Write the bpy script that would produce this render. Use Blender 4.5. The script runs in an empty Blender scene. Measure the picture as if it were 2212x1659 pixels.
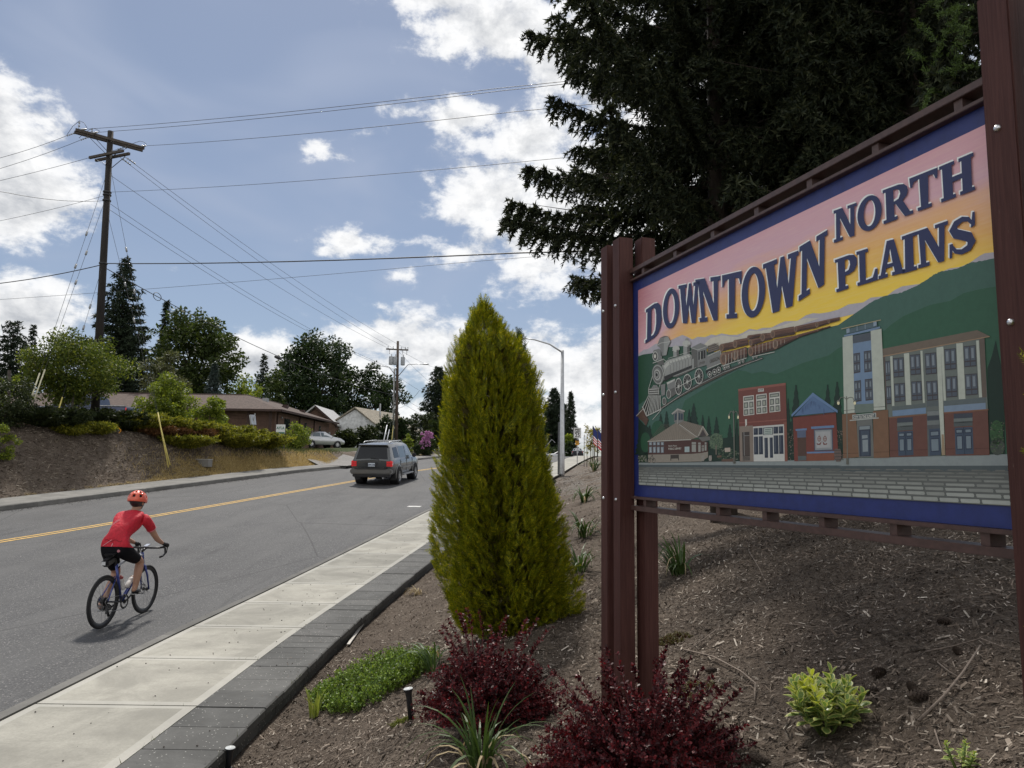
import bpy, math, random
import numpy as np
from mathutils import Vector, Matrix
from mathutils.geometry import tessellate_polygon
PI = math.pi
rad = math.radians
rnd = random.Random(11)
rng = np.random.default_rng(11)
scene = bpy.context.scene
col = scene.collection

# ------------------------------------------------------------------ camera
FPX, CX, CY, EYE = 1534.0, 1106.0, 829.5, 2.22
PITCH, ROLL = rad(6.7), rad(0.81)
CAMR = Matrix.Rotation(PI / 2 + PITCH, 3, 'X') @ Matrix.Rotation(ROLL, 3, 'Z')
cam = bpy.data.cameras.new('camera')
cam.sensor_width = 36.0
cam.lens = 36.0 * FPX / 2212.0
cam.clip_start, cam.clip_end = 0.05, 9000.0
camo = bpy.data.objects.new('camera', cam)
col.objects.link(camo)
camo.matrix_world = Matrix.Translation((0, 0, EYE)) @ CAMR.to_4x4()
scene.camera = camo

# ------------------------------------------------------------------ light
SUN_AZ, SUN_EL = rad(-12), rad(55)          # azimuth from +Y towards +X
SUN_DIR = Vector((math.sin(SUN_AZ) * math.cos(SUN_EL), math.cos(SUN_AZ) * math.cos(SUN_EL), math.sin(SUN_EL)))
sl = bpy.data.lights.new('sun', 'SUN')
sl.energy, sl.angle, sl.color = 3.0, rad(5.0), (1.0, 0.95, 0.87)
so = bpy.data.objects.new('sun', sl)
col.objects.link(so)
so.rotation_euler = SUN_DIR.to_track_quat('Z', 'Y').to_euler()
vs = scene.view_settings
vs.view_transform, vs.look, vs.exposure, vs.gamma = 'Standard', 'None', 0.45, 1.0
vs.use_curve_mapping = False
scene.cycles.max_bounces = 6
scene.cycles.transparent_max_bounces = 6
scene.cycles.use_denoising = True


class NT:
    """Tiny helper to wire shader nodes."""
    def __init__(s, tree):
        s.t = tree; s.n = tree.nodes; s.l = tree.links
    def new(s, typ, **kw):
        nd = s.n.new(typ)
        for k, v in kw.items(): setattr(nd, k, v)
        return nd
    def put(s, sock, val):
        if hasattr(val, 'is_output'): s.l.new(val, sock)
        else: sock.default_value = val
    def math(s, op, a, b=0.0, c=0.0, clamp=False):
        nd = s.new('ShaderNodeMath', operation=op, use_clamp=clamp)
        for i, x in enumerate((a, b, c)): s.put(nd.inputs[i], x)
        return nd.outputs[0]
    def vmath(s, op, a, b=None, scale=None):
        nd = s.new('ShaderNodeVectorMath', operation=op)
        s.put(nd.inputs[0], a)
        if b is not None: s.put(nd.inputs[1], b)
        if scale is not None: s.put(nd.inputs['Scale'], scale)
        return nd.outputs['Value'] if op in ('LENGTH', 'DOT_PRODUCT', 'DISTANCE') else nd.outputs[0]
    def noise(s, vec, scale, detail=4.0, rough=0.55, dist=0.0):
        nd = s.new('ShaderNodeTexNoise')
        if vec is not None: s.l.new(vec, nd.inputs['Vector'])
        nd.inputs['Scale'].default_value = scale; nd.inputs['Detail'].default_value = detail
        nd.inputs['Roughness'].default_value = rough; nd.inputs['Distortion'].default_value = dist
        return nd.outputs[0]
    def smooth(s, x, lo, hi, a=0.0, b=1.0):
        nd = s.new('ShaderNodeMapRange', interpolation_type='SMOOTHSTEP')
        s.put(nd.inputs[0], x); s.put(nd.inputs[1], lo); s.put(nd.inputs[2], hi)
        nd.inputs[3].default_value = a; nd.inputs[4].default_value = b
        return nd.outputs[0]
    def mix(s, f, a, b, mode='MIX'):
        nd = s.new('ShaderNodeMix', data_type='RGBA', blend_type=mode)
        s.put(nd.inputs[0], f)
        s.put(nd.inputs[6], a if hasattr(a, 'is_output') else (*a, 1)); s.put(nd.inputs[7], b if hasattr(b, 'is_output') else (*b, 1))
        return nd.outputs[2]
    def ramp(s, f, stops):
        nd = s.new('ShaderNodeValToRGB')
        s.put(nd.inputs[0], f)
        e = nd.color_ramp.elements
        while len(e) < len(stops): e.new(0.5)
        for el, (p, c) in zip(e, stops): el.position = p; el.color = (*c, 1)
        return nd.outputs[0]
    def bump(s, h, strength, dist):
        nd = s.new('ShaderNodeBump')
        s.l.new(h, nd.inputs['Height']); nd.inputs['Strength'].default_value = strength; nd.inputs['Distance'].default_value = dist
        return nd.outputs[0]
    def coord(s, which='Object'):
        return s.new('ShaderNodeTexCoord').outputs[which]
    def attr(s, name):
        return s.new('ShaderNodeAttribute', attribute_name=name).outputs['Fac']


def ray(px, py):
    """direction through a photo position (2212 x 1659 grid), scaled to y = 1"""
    d = CAMR @ Vector(((px - CX) / FPX, -(py - CY) / FPX, -1.0))
    return d / d.y
def at(px, py, y):
    """world point seen at that position at distance y"""
    d = ray(px, py)
    return Vector((d.x * y, y, EYE + d.z * y))

# ------------------------------------------------------------------ sky
world = bpy.data.worlds.new('World')
scene.world = world
world.use_nodes = True
W = NT(world.node_tree)
W.n.clear()
sky = W.new('ShaderNodeTexSky', sky_type='NISHITA')
sky.sun_disc = False
sky.sun_elevation, sky.sun_rotation = SUN_EL, SUN_AZ
sky.altitude, sky.air_density, sky.dust_density, sky.ozone_density = 60, 1.0, .35, 2.2
D = W.coord('Generated')
sep = W.new('ShaderNodeSeparateXYZ'); W.l.new(D, sep.inputs[0])
az = W.math('ARCTAN2', sep.outputs[0], sep.outputs[1])
el = W.math('ARCSINE', sep.outputs[2])
cmb = W.new('ShaderNodeCombineXYZ'); W.l.new(az, cmb.inputs[0]); W.l.new(el, cmb.inputs[1])
Q = cmb.outputs[0]
# cloud banks: centre and half extents in degrees of azimuth and elevation, weight
def ae(px, py):
    d = ray(px, py); return math.degrees(math.atan2(d.x, d.y)), math.degrees(math.atan2(d.z, math.hypot(d.x, d.y)))
banks = []
for px, py, rx, ry, wt in [
        (-40, 290, 210, 150, 1.15), (60, 420, 170, 130, 1.1), (-150, 420, 200, 190, 1.0), (230, 305, 75, 40, .55), (50, 690, 190, 110, 1.1), (-60, 640, 190, 100, 1.0), (40, 800, 190, 60, .9),
        (1080, 60, 230, 110, 1.05), (1220, 130, 150, 130, 1.05), (930, -5, 230, 55, .9), (1350, 60, 260, 170, 1.0),
        (1150, 300, 170, 95, 1.0), (1080, 420, 165, 105, 1.05), (1240, 470, 260, 190, 1.15), (1010, 255, 150, 60, .9), (960, 330, 90, 60, .6), (1500, 350, 380, 300, 1.1), (1010, 545, 200, 45, .75), (770, 525, 130, 40, .72), (880, 595, 52, 34, .6), (1180, 580, 150, 40, .8),
        (690, 322, 60, 42, .72), (740, 335, 50, 26, .62), (800, 290, 90, 34, .55), (880, 245, 80, 30, .6), (930, 390, 50, 40, .6), (640, 520, 40, 18, .55), (700, 540, 60, 24, .6), (470, 318, 14, 16, .40), (380, 578, 26, 18, .5), (820, 665, 55, 18, .5), (500, 625, 60, 16, .35), (700, 690, 60, 14, .6), (715, 635, 70, 14, .3),
        (830, 735, 220, 70, .95), (960, 760, 230, 90, 1.1), (1160, 790, 170, 100, 1.1), (1280, 810, 150, 100, 1.1), (800, 800, 140, 80, 1.0), (560, 785, 170, 65, 1.0), (1120, 890, 300, 80, 1.0), (1300, 940, 190, 60, .95), (850, 880, 100, 50, .6), (1300, 650, 120, 40, .8), (1900, 300, 500, 500, 1.0)]:
    a, e = ae(px, py); a2, _ = ae(px + rx * .5, py); a1, _ = ae(px - rx * .5, py); _, e2 = ae(px, py - ry * .5); _, e1 = ae(px, py + ry * .5)
    banks.append((rad(a), rad(e), rad(a2 - a1), rad(e2 - e1), wt))
base = None
for a, e, ra, re_, wt in banks:
    dv = W.vmath('SUBTRACT', Q, (a, e, 0)); dv = W.vmath('MULTIPLY', dv, (1 / ra, 1 / re_, 0))
    v = W.math('MULTIPLY', W.math('SUBTRACT', 1.0, W.math('MULTIPLY', W.vmath('LENGTH', dv), .62)), wt)
    base = v if base is None else W.math('MAXIMUM', base, v)
# rest of the sky, out of view: cloud made denser to brighten the sign
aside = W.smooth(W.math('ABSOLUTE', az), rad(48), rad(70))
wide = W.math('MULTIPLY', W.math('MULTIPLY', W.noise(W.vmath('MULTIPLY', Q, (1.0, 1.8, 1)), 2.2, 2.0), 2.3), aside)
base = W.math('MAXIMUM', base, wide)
NV = W.vmath('MULTIPLY', Q, (1.0, 1.55, 1.0))
def fbm(vec):
    big = W.noise(vec, 7.0, 3.0, .5, .2); fine = W.noise(vec, 18.0, 10.0, .64, .12)
    return W.math('ADD', W.math('MULTIPLY', big, .42), W.math('MULTIPLY', fine, .58))
n0 = fbm(NV)
n1 = fbm(W.vmath('ADD', NV, (0.006, 0.03, 0.0)))
field = W.math('ADD', W.math('MULTIPLY', W.math('SUBTRACT', base, .44), 1.15), W.math('MULTIPLY', W.math('SUBTRACT', n0, .5), 2.6))
dens = W.math('ADD', W.math('MULTIPLY', W.smooth(field, -.04, .30), .72), W.math('MULTIPLY', W.smooth(field, -.16, .62), .28))
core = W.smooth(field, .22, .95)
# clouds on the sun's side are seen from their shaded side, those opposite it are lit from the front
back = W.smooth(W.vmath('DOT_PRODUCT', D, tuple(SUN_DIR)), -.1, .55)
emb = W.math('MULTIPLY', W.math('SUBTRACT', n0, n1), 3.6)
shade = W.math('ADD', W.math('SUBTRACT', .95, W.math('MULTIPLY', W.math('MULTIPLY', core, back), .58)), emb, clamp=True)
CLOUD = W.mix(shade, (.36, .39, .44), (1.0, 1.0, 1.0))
veil = W.math('MULTIPLY', W.smooth(W.noise(W.vmath('MULTIPLY', Q, (1.0, 2.6, 1)), 3.0, 3.0, .5, .6), .42, .78), .34)
bg_sky = W.new('ShaderNodeBackground'); bg_cl = W.new('ShaderNodeBackground'); bg_ve = W.new('ShaderNodeBackground')
hs = W.new('ShaderNodeHueSaturation'); hs.inputs['Saturation'].default_value = 1.0
W.l.new(sky.outputs[0], hs.inputs['Color'])
W.l.new(hs.outputs[0], bg_sky.inputs[0]); bg_sky.inputs[1].default_value = 0.055
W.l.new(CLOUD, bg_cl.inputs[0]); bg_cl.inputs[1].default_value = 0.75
bg_ve.inputs[0].default_value = (.33, .375, .48, 1); bg_ve.inputs[1].default_value = 1.0
m1 = W.new('ShaderNodeMixShader'); W.l.new(W.math('ADD', veil, .38), m1.inputs[0]); W.l.new(bg_sky.outputs[0], m1.inputs[1]); W.l.new(bg_ve.outputs[0], m1.inputs[2])
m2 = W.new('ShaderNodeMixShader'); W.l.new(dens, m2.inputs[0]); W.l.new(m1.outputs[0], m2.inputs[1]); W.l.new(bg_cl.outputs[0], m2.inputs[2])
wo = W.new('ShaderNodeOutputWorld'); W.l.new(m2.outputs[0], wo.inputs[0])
world.cycles.sampling_method = 'MANUAL'; world.cycles.sample_map_resolution = 512

# ------------------------------------------------------------------ materials
def M(name, c, rough=.6, metal=0.0, var=.15, vscale=6.0, bump=0.0, bscale=40.0, bdist=.01, spec=.5, coat=0.0, stretch=None, c2=None, alpha=1.0):
    m = bpy.data.materials.new(name); m.use_nodes = True
    t = NT(m.node_tree); b = t.n['Principled BSDF']
    v = t.coord()
    if stretch: v = t.vmath('MULTIPLY', v, stretch)
    n = t.noise(v, vscale, 5.0, .6)
    lo = tuple(x * (1 - var) for x in c) if c2 is None else c
    hi = tuple(min(1, x * (1 + var)) for x in c) if c2 is None else c2
    t.l.new(t.mix(t.smooth(n, .3, .7), lo, hi), b.inputs['Base Color'])
    b.inputs['Roughness'].default_value = rough; b.inputs['Metallic'].default_value = metal
    b.inputs['Specular IOR Level'].default_value = spec; b.inputs['Coat Weight'].default_value = coat; b.inputs['Coat Roughness'].default_value = .08
    if bump: t.l.new(t.bump(t.noise(v, bscale, 4.0, .6), bump, bdist), b.inputs['Normal'])
    return m

def LEAF(name, c1, c2, trans=.35, tcol=None, rough=.5, spec=.25, mid=None):
    """leaf colours spread at random over the leaves, light passing through"""
    m = bpy.data.materials.new(name); m.use_nodes = True
    t = NT(m.node_tree); t.n.clear()
    g = t.new('ShaderNodeNewGeometry')
    stops = [(0, c1), (1, c2)] if mid is None else [(0, c1), (.6, mid), (1, c2)]
    c = t.ramp(g.outputs['Random Per Island'], stops)
    p = t.new('ShaderNodeBsdfPrincipled'); t.l.new(c, p.inputs['Base Color']); p.inputs['Roughness'].default_value = rough; p.inputs['Specular IOR Level'].default_value = spec
    tr = t.new('ShaderNodeBsdfTranslucent')
    t.l.new(t.mix(1.0, c, tcol or (1.0, 1.0, .55), 'MULTIPLY'), tr.inputs[0])
    mx = t.new('ShaderNodeMixShader'); mx.inputs[0].default_value = trans
    t.l.new(p.outputs[0], mx.inputs[1]); t.l.new(tr.outputs[0], mx.inputs[2])
    o = t.new('ShaderNodeOutputMaterial'); t.l.new(mx.outputs[0], o.inputs[0])
    return m

def GLASS(name, c=(.02, .025, .03), rough=.03):
    m = bpy.data.materials.new(name); m.use_nodes = True
    b = m.node_tree.nodes['Principled BSDF']
    b.inputs['Base Color'].default_value = (*c, 1); b.inputs['Roughness'].default_value = rough; b.inputs['Specular IOR Level'].default_value = .8
    return m

# ------------------------------------------------------------------ mesh helpers
class MB:
    def __init__(s): s.v = []; s.f = []
    def add(s, vs_, fs):
        o = len(s.v); s.v.extend(tuple(x) for x in vs_); s.f.extend(tuple(i + o for i in f) for f in fs); return s
    def box(s, c, size, rot=None, taper=1.0):
        hx, hy, hz = size[0] / 2, size[1] / 2, size[2] / 2
        pts = []
        for z in (-1, 1):
            k = taper if z > 0 else 1
            for x, y in ((-1, -1), (1, -1), (1, 1), (-1, 1)): pts.append(Vector((x * hx * k, y * hy * k, z * hz)))
        if rot is not None:
            rm = rot if isinstance(rot, Matrix) else Matrix.Rotation(rot, 3, 'Z')
            pts = [rm @ p for p in pts]
        c = Vector(c)
        return s.add([p + c for p in pts], [(3, 2, 1, 0), (4, 5, 6, 7), (0, 1, 5, 4), (1, 2, 6, 5), (2, 3, 7, 6), (3, 0, 4, 7)])
    def tube(s, pts, r, n=8, cap=True):
        pts = [Vector(p) for p in pts]; N = len(pts)
        rs = r if isinstance(r, (list, tuple)) else [r] * N
        up = None; rings = []
        for i, p in enumerate(pts):
            d = (pts[min(i + 1, N - 1)] - pts[max(i - 1, 0)])
            if d.length < 1e-9: d = Vector((0, 0, 1))
            d.normalize()
            if up is None: up = d.orthogonal().normalized()
            up = (up - d * up.dot(d))
            if up.length < 1e-6: up = d.orthogonal()
            up.normalize(); w = d.cross(up)
            rings.append([p + (up * math.cos(2 * PI * k / n) + w * math.sin(2 * PI * k / n)) * rs[i] for k in range(n)])
        fs = [(i * n + k, i * n + (k + 1) % n, (i + 1) * n + (k + 1) % n, (i + 1) * n + k) for i in range(N - 1) for k in range(n)]
        if cap: fs += [tuple(range(n))[::-1], tuple((N - 1) * n + k for k in range(n))]
        return s.add([q for rg in rings for q in rg], fs)
    def ell(s, c, r, nu=12, nv=8, rot=None):
        c = Vector(c); r = (r, r, r) if not hasattr(r, '__len__') else r
        pts = []
        for j in range(nv + 1):
            th = PI * j / nv
            for i in range(nu):
                ph = 2 * PI * i / nu
                p = Vector((r[0] * math.sin(th) * math.cos(ph), r[1] * math.sin(th) * math.sin(ph), r[2] * math.cos(th)))
                pts.append((rot @ p if rot is not None else p) + c)
        return s.add(pts, [(j * nu + i, (j + 1) * nu + i, (j + 1) * nu + (i + 1) % nu, j * nu + (i + 1) % nu) for j in range(nv) for i in range(nu)])
    def lathe(s, prof, n=24, mtx=None, cap=False):
        pts = [Vector((r * math.cos(2 * PI * k / n), r * math.sin(2 * PI * k / n), z)) for r, z in prof for k in range(n)]
        if mtx is not None: pts = [mtx @ p for p in pts]
        fs = [(i * n + k, i * n + (k + 1) % n, (i + 1) * n + (k + 1) % n, (i + 1) * n + k) for i in range(len(prof) - 1) for k in range(n)]
        if cap: fs += [tuple(range(n))[::-1], tuple((len(prof) - 1) * n + k for k in range(n))]
        return s.add(pts, fs)
    def torus(s, R, r, n=40, k=8, mtx=None):
        pts = [Vector(((R + r * math.cos(2 * PI * j / k)) * math.cos(2 * PI * i / n), (R + r * math.cos(2 * PI * j / k)) * math.sin(2 * PI * i / n), r * math.sin(2 * PI * j / k))) for i in range(n) for j in range(k)]
        if mtx is not None: pts = [mtx @ p for p in pts]
        return s.add(pts, [(i * k + j, ((i + 1) % n) * k + j, ((i + 1) % n) * k + (j + 1) % k, i * k + (j + 1) % k) for i in range(n) for j in range(k)])
    def prism(s, poly, d):
        """poly: list of 3-D points (planar), extruded along vector d"""
        n = len(poly); d = Vector(d)
        a = [Vector(p) for p in poly]
        tri = tessellate_polygon([a])
        s.add(a + [p + d for p in a], [tuple(t) for t in tri] + [tuple(i + n for i in t)[::-1] for t in tri] + [(i, (i + 1) % n, (i + 1) % n + n, i + n) for i in range(n)])
        return s

def link(name, me, mat=None, parent=None, world=True, smooth=False):
    if mat is not None and not me.materials: me.materials.append(mat)
    if smooth: me.polygons.foreach_set('use_smooth', np.ones(len(me.polygons), bool))
    o = bpy.data.objects.new(name, me); col.objects.link(o)
    if parent is not None:
        o.parent = parent
        if world: o.matrix_parent_inverse = WM(parent).inverted()
    return o
def WM(o):
    m = Matrix.LocRotScale(o.location, o.rotation_euler, o.scale)
    return (WM(o.parent) @ o.matrix_parent_inverse @ m) if o.parent else m
def obj(name, mb, mat, parent=None, world=True, smooth=False, bevel=0.0):
    me = bpy.data.meshes.new(name); me.from_pydata(mb.v, [], mb.f)
    if bevel:
        import bmesh
        bm = bmesh.new(); bm.from_mesh(me)
        bmesh.ops.bevel(bm, geom=[e for e in bm.edges if len(e.link_faces) == 2 and e.calc_face_angle(0) > .6], offset=bevel, segments=2, affect='EDGES')
        bm.to_mesh(me); bm.free()
    me.update()
    o = link(name, me, mat, parent, world, smooth)
    return o
def npmesh(name, P):
    """P: (N, k, 3) separate polygons of k corners"""
    N, k, _ = P.shape
    me = bpy.data.meshes.new(name)
    me.vertices.add(N * k); me.vertices.foreach_set('co', np.ascontiguousarray(P, np.float32).ravel())
    me.loops.add(N * k); me.loops.foreach_set('vertex_index', np.arange(N * k, dtype=np.int32))
    me.polygons.add(N); me.polygons.foreach_set('loop_start', np.arange(0, N * k, k, dtype=np.int32))
    try: me.polygons.foreach_set('loop_total', np.full(N, k, np.int32))
    except Exception: pass
    me.update(calc_edges=True); return me
def npshared(name, V, F):
    """V (n,3), F (m,k) shared vertices"""
    me = bpy.data.meshes.new(name); m, k = F.shape
    me.vertices.add(len(V)); me.vertices.foreach_set('co', np.ascontiguousarray(V, np.float32).ravel())
    me.loops.add(m * k); me.loops.foreach_set('vertex_index', np.ascontiguousarray(F, np.int32).ravel())
    me.polygons.add(m); me.polygons.foreach_set('loop_start', np.arange(0, m * k, k, dtype=np.int32))
    try: me.polygons.foreach_set('loop_total', np.full(m, k, np.int32))
    except Exception: pass
    me.update(calc_edges=True); return me
def tag(o, label=None, cat=None, group=None, kind=None):
    if label: o['label'] = label
    if cat: o['category'] = cat
    if group: o['group'] = group
    if kind: o['kind'] = kind
    return o
def thing(name, label, cat, loc=(0, 0, 0), rz=0.0, group=None):
    o = bpy.data.objects.new(name, None); o.empty_display_size = .2
    o.location = loc; o.rotation_euler = (0, 0, rz); col.objects.link(o)
    return tag(o, label, cat, group)
def copytree(o, parent=None):
    c = o.copy(); col.objects.link(c)
    if parent is not None: c.parent = parent
    for ch in list(o.children): copytree(ch, c)
    return c

# ------------------------------------------------------------------ lie of the land
def smooth_table(xy, lo, hi, step, width):
    g = np.arange(lo, hi, step); v = np.interp(g, [p[0] for p in xy], [p[1] for p in xy])
    k = int(width / step); pad = np.pad(v, k, mode='edge'); ker = np.hanning(2 * k + 1); ker /= ker.sum()
    return g, np.convolve(pad, ker, 'valid')
_zr = smooth_table([(-60, 0), (9, 0), (12.35, .06), (13.85, .15), (15.35, .23), (18.35, .39), (25, .82), (32, 1.28), (40, 1.8), (55, 2.48), (70, 3.15), (80, 3.5), (92, 3.72), (105, 3.7), (140, 3.3), (200, 2.2), (400, -3), (900, -16)], -60, 900, .25, 2.0)
_xs = smooth_table([(-60, -4.3), (9, -4.26), (12.35, -4.05), (13.85, -3.86), (15.35, -3.68), (18.35, -3.34), (23, -2.75), (30, -1.4), (40, .72), (55, 3.05), (75, 6.4), (90, 8.9), (120, 14), (900, 150)], -60, 900, .25, 2.0)
_xc = smooth_table([(-60, -26), (0, -20.6), (22, -15.86), (45, -10.4), (60, -7.9), (90, -3.2), (120, 2), (900, 138)], -60, 900, .25, 3.0)
def zr(y): return np.interp(y, *_zr)
def xs(y): return np.interp(y, *_xs)      # road edge of the near pavement
def xc(y): return np.interp(y, *_xc)      # far kerb
SWW = lambda y: 1.42 + .5 * np.clip((np.asarray(y) - 27) / 6, 0, 1)     # pavement width
PVW = .62
def xb(y): return xs(y) + .14 + SWW(y) + PVW * np.clip((28.0 - np.asarray(y)) / .2, 0, 1)   # start of the planting bed
_g = smooth_table([(-9, -.05), (0, -.05), (.6, .03), (1.3, .26), (2.2, .62), (3, .88), (4, 1.18), (5, 1.5), (6.5, 1.95), (8.5, 2.4), (12, 2.7), (20, 2.9), (60, 3.2)], -9, 90, .05, .4)
def P_left(y): return np.interp(y, [0, 20, 34, 40, 47, 56, 66, 100, 200, 900], [3.2, 3.5, 3.55, 3.35, 3.0, 3.3, 3.75, 4.3, 4.5, -10])
def vnoise(x, y, s, seed=0):
    """cheap smooth value noise"""
    x = np.asarray(x) / s + seed * 17.3; y = np.asarray(y) / s + seed * 9.1
    xi = np.floor(x); yi = np.floor(y); fx = x - xi; fy = y - yi
    fx = fx * fx * (3 - 2 * fx); fy = fy * fy * (3 - 2 * fy)
    h = lambda a, b: np.modf(np.abs(np.sin(a * 127.1 + b * 311.7 + seed) * 43758.5453))[0]
    return (h(xi, yi) * (1 - fx) + h(xi + 1, yi) * fx) * (1 - fy) + (h(xi, yi + 1) * (1 - fx) + h(xi + 1, yi + 1) * fx) * fy
def gz(x, y):
    x = np.asarray(x, float); y = np.asarray(y, float)
    z0 = zr(y)
    s = x - xb(y)
    right = z0 + np.interp(s, *_g) + (vnoise(x, y, .5, 1) - .5) * .08 * np.clip(s, 0, 1) + (vnoise(x, y, .19, 7) - .5) * .035 * np.clip(s, 0, .6) + (vnoise(x, y, 1.7, 2) - .5) * .12 * np.clip(s - .5, 0, 1)
    t = (xc(y) - x) * .97
    H = np.maximum(P_left(y) - z0 - .15, .25)
    u = np.clip((t - 1.95) / (.7 + .95 * H), 0, 1); u = u * u * (3 - 2 * u)
    left = z0 + .12 + H * u + (vnoise(x, y, 1.3, 3) - .5) * .16 * np.clip(t - 2, 0, 1) + (vnoise(x, y, 5, 4) - .5) * .3 * np.clip((t - 2.5) / 3, 0, 1)
    mid = z0 - .06
    return np.where(s > 0, right, np.where(t > 1.80, left, mid))
def gzf(x, y): return float(gz(x, y))
def hit(px, py, y0=1.2, y1=200.0):
    """where the line of sight through that photo position meets the land"""
    d = ray(px, py); ys = np.concatenate([np.arange(y0, 30, .02), np.arange(30, y1, .1)])
    below = EYE + d.z * ys <= gz(d.x * ys, ys)
    i = int(np.argmax(below)) if below.any() else len(ys) - 1
    return Vector((d.x * ys[i], ys[i], gzf(d.x * ys[i], ys[i])))

def onbank(px, t):
    """place on the far bank, t metres behind the kerb, on that line of sight"""
    d = ray(px, 940); ys = np.arange(15, 80, .02); i = int(np.argmin(np.abs(d.x * ys - (xc(ys) - t / .97))))
    return Vector((d.x * ys[i], ys[i], gzf(d.x * ys[i], ys[i])))

# ------------------------------------------------------------------ ground sheet
ys_ = np.concatenate([np.arange(-40, 1, 2.0), np.arange(1, 12, .12), np.arange(12, 40, .35), np.arange(40, 110, 1.0), np.arange(110, 300, 6.0), np.array([320, 360, 420, 500, 620, 760, 890])])
offr = np.concatenate([np.arange(0.0, 6.5, .12), np.arange(6.5, 14, .5), np.array([15, 18, 22, 28, 36, 48, 64, 90, 140, 230, 400, 700])])
offl = np.concatenate([np.arange(0.001, 9, .35), np.arange(9, 20, 1.0), np.array([22, 25, 30, 36, 44, 54, 66, 80, 110, 160, 240, 400, 700])])
rows = []
for y in ys_:
    b, c = float(xb(y)), float(xc(y))
    xsrow = np.concatenate([(c - offl / .97)[::-1], np.linspace(c + .02, b - .02, 6), b + offr + .0005])
    rows.append(np.stack([xsrow, np.full_like(xsrow, y), gz(xsrow, y)], 1))
G = np.stack(rows); nr, nc, _ = G.shape
idx = np.arange(nr * nc).reshape(nr, nc)
F = np.stack([idx[:-1, :-1], idx[:-1, 1:], idx[1:, 1:], idx[1:, :-1]], -1).reshape(-1, 4)
gm = npshared('ground', G.reshape(-1, 3), F)
gx, gy = G.reshape(-1, 3)[:, 0], G.reshape(-1, 3)[:, 1]
s_ = gx - xb(gy); t_ = (xc(gy) - gx) * .97
far = np.clip((gy - 80) / 20, 0, 1)
dry = np.where(t_ > 0, np.clip((gy - 31) / 4, 0, 1) * np.clip((3.5 - t_) / .9, 0, 1) * np.clip((50 - gy) / 4, 0, 1) + .75 * np.exp(-((t_ - 2.0) / .35) ** 2) * np.clip((gy - 20) / 10, 0, 1), 0)
green = np.where(t_ > 0, np.clip((gy - 38.5) / 3, 0, 1) * np.clip((t_ - 3.0) / 1.0, 0, 1) + np.clip((t_ - 16) / 5, 0, 1), np.where(s_ > 0, np.clip((s_ - 12) / 6, 0, 1), 0))
green = np.clip(np.maximum(green, far * (np.abs(s_) > .01)), 0, 1)
grav = np.where(t_ > 0, np.clip((3.6 - t_) / 1.2, 0, 1) * np.clip((24.5 - gy) / 3, 0, 1) + np.clip((gy - 53) / 3, 0, 1) * np.clip((9 - t_) / 3, 0, 1) + np.clip((gy - 40) / 2, 0, 1) * np.clip((t_ - 9) / 2, 0, 1) * np.clip((70 - gy) / 3, 0, 1) * .6, 0)
grav = np.maximum(grav, np.where(s_ > 0, np.clip((gy - 16) / 8, 0, 1) * .5, 0))
for nm, arr in (('dry', dry), ('green', green), ('gravel', np.clip(grav, 0, 1))):
    gm.attributes.new(nm, 'FLOAT', 'POINT').data.foreach_set('value', arr.astype(np.float32))
mg = bpy.data.materials.new('soil_and_mulch'); mg.use_nodes = True
t = NT(mg.node_tree); b = t.n['Principled BSDF']; v = t.coord()
nA = t.noise(v, 26, 7, .72, .6); nB = t.noise(v, 2.2, 4); nC = t.noise(v, 90, 3, .7)
mulch = t.ramp(t.math('ADD', t.math('MULTIPLY', nA, .6), t.math('MULTIPLY', nC, .4)), [(.30, (.028, .021, .016)), (.45, (.12, .094, .074)), (.58, (.22, .18, .145)), (.72, (.46, .40, .34))])
mulch = t.mix(t.smooth(nB, .3, .7, .0, .55), mulch, (.085, .064, .049), 'MIX')
dryc = t.ramp(nA, [(.3, (.13, .095, .04)), (.55, (.30, .22, .095)), (.8, (.42, .33, .17))])
grec = t.ramp(nA, [(.3, (.018, .028, .010)), (.55, (.05, .065, .022)), (.8, (.13, .13, .06))])
grvc = t.ramp(t.noise(v, 17, 5, .8), [(.36, (.06, .055, .05)), (.52, (.17, .15, .13)), (.66, (.42, .39, .35))])
wob = t.math('MULTIPLY', t.math('SUBTRACT', t.noise(v, 1.6, 5, .65), .5), 1.3)
c = t.mix(t.smooth(t.math('ADD', t.attr('gravel'), wob), .35, .65), mulch, grvc)
c = t.mix(t.smooth(t.math('ADD', t.attr('green'), wob), .35, .65), c, grec)
c = t.mix(t.smooth(t.math('ADD', t.attr('dry'), wob), .35, .65), c, dryc)
t.l.new(c, b.inputs['Base Color']); b.inputs['Roughness'].default_value = .95; b.inputs['Specular IOR Level'].default_value = .15
t.l.new(t.bump(t.math('ADD', nA, t.math('MULTIPLY', nC, .5)), .9, .05), b.inputs['Normal'])
g_ = link('ground', gm, mg, smooth=True); tag(g_, kind='structure')

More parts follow.
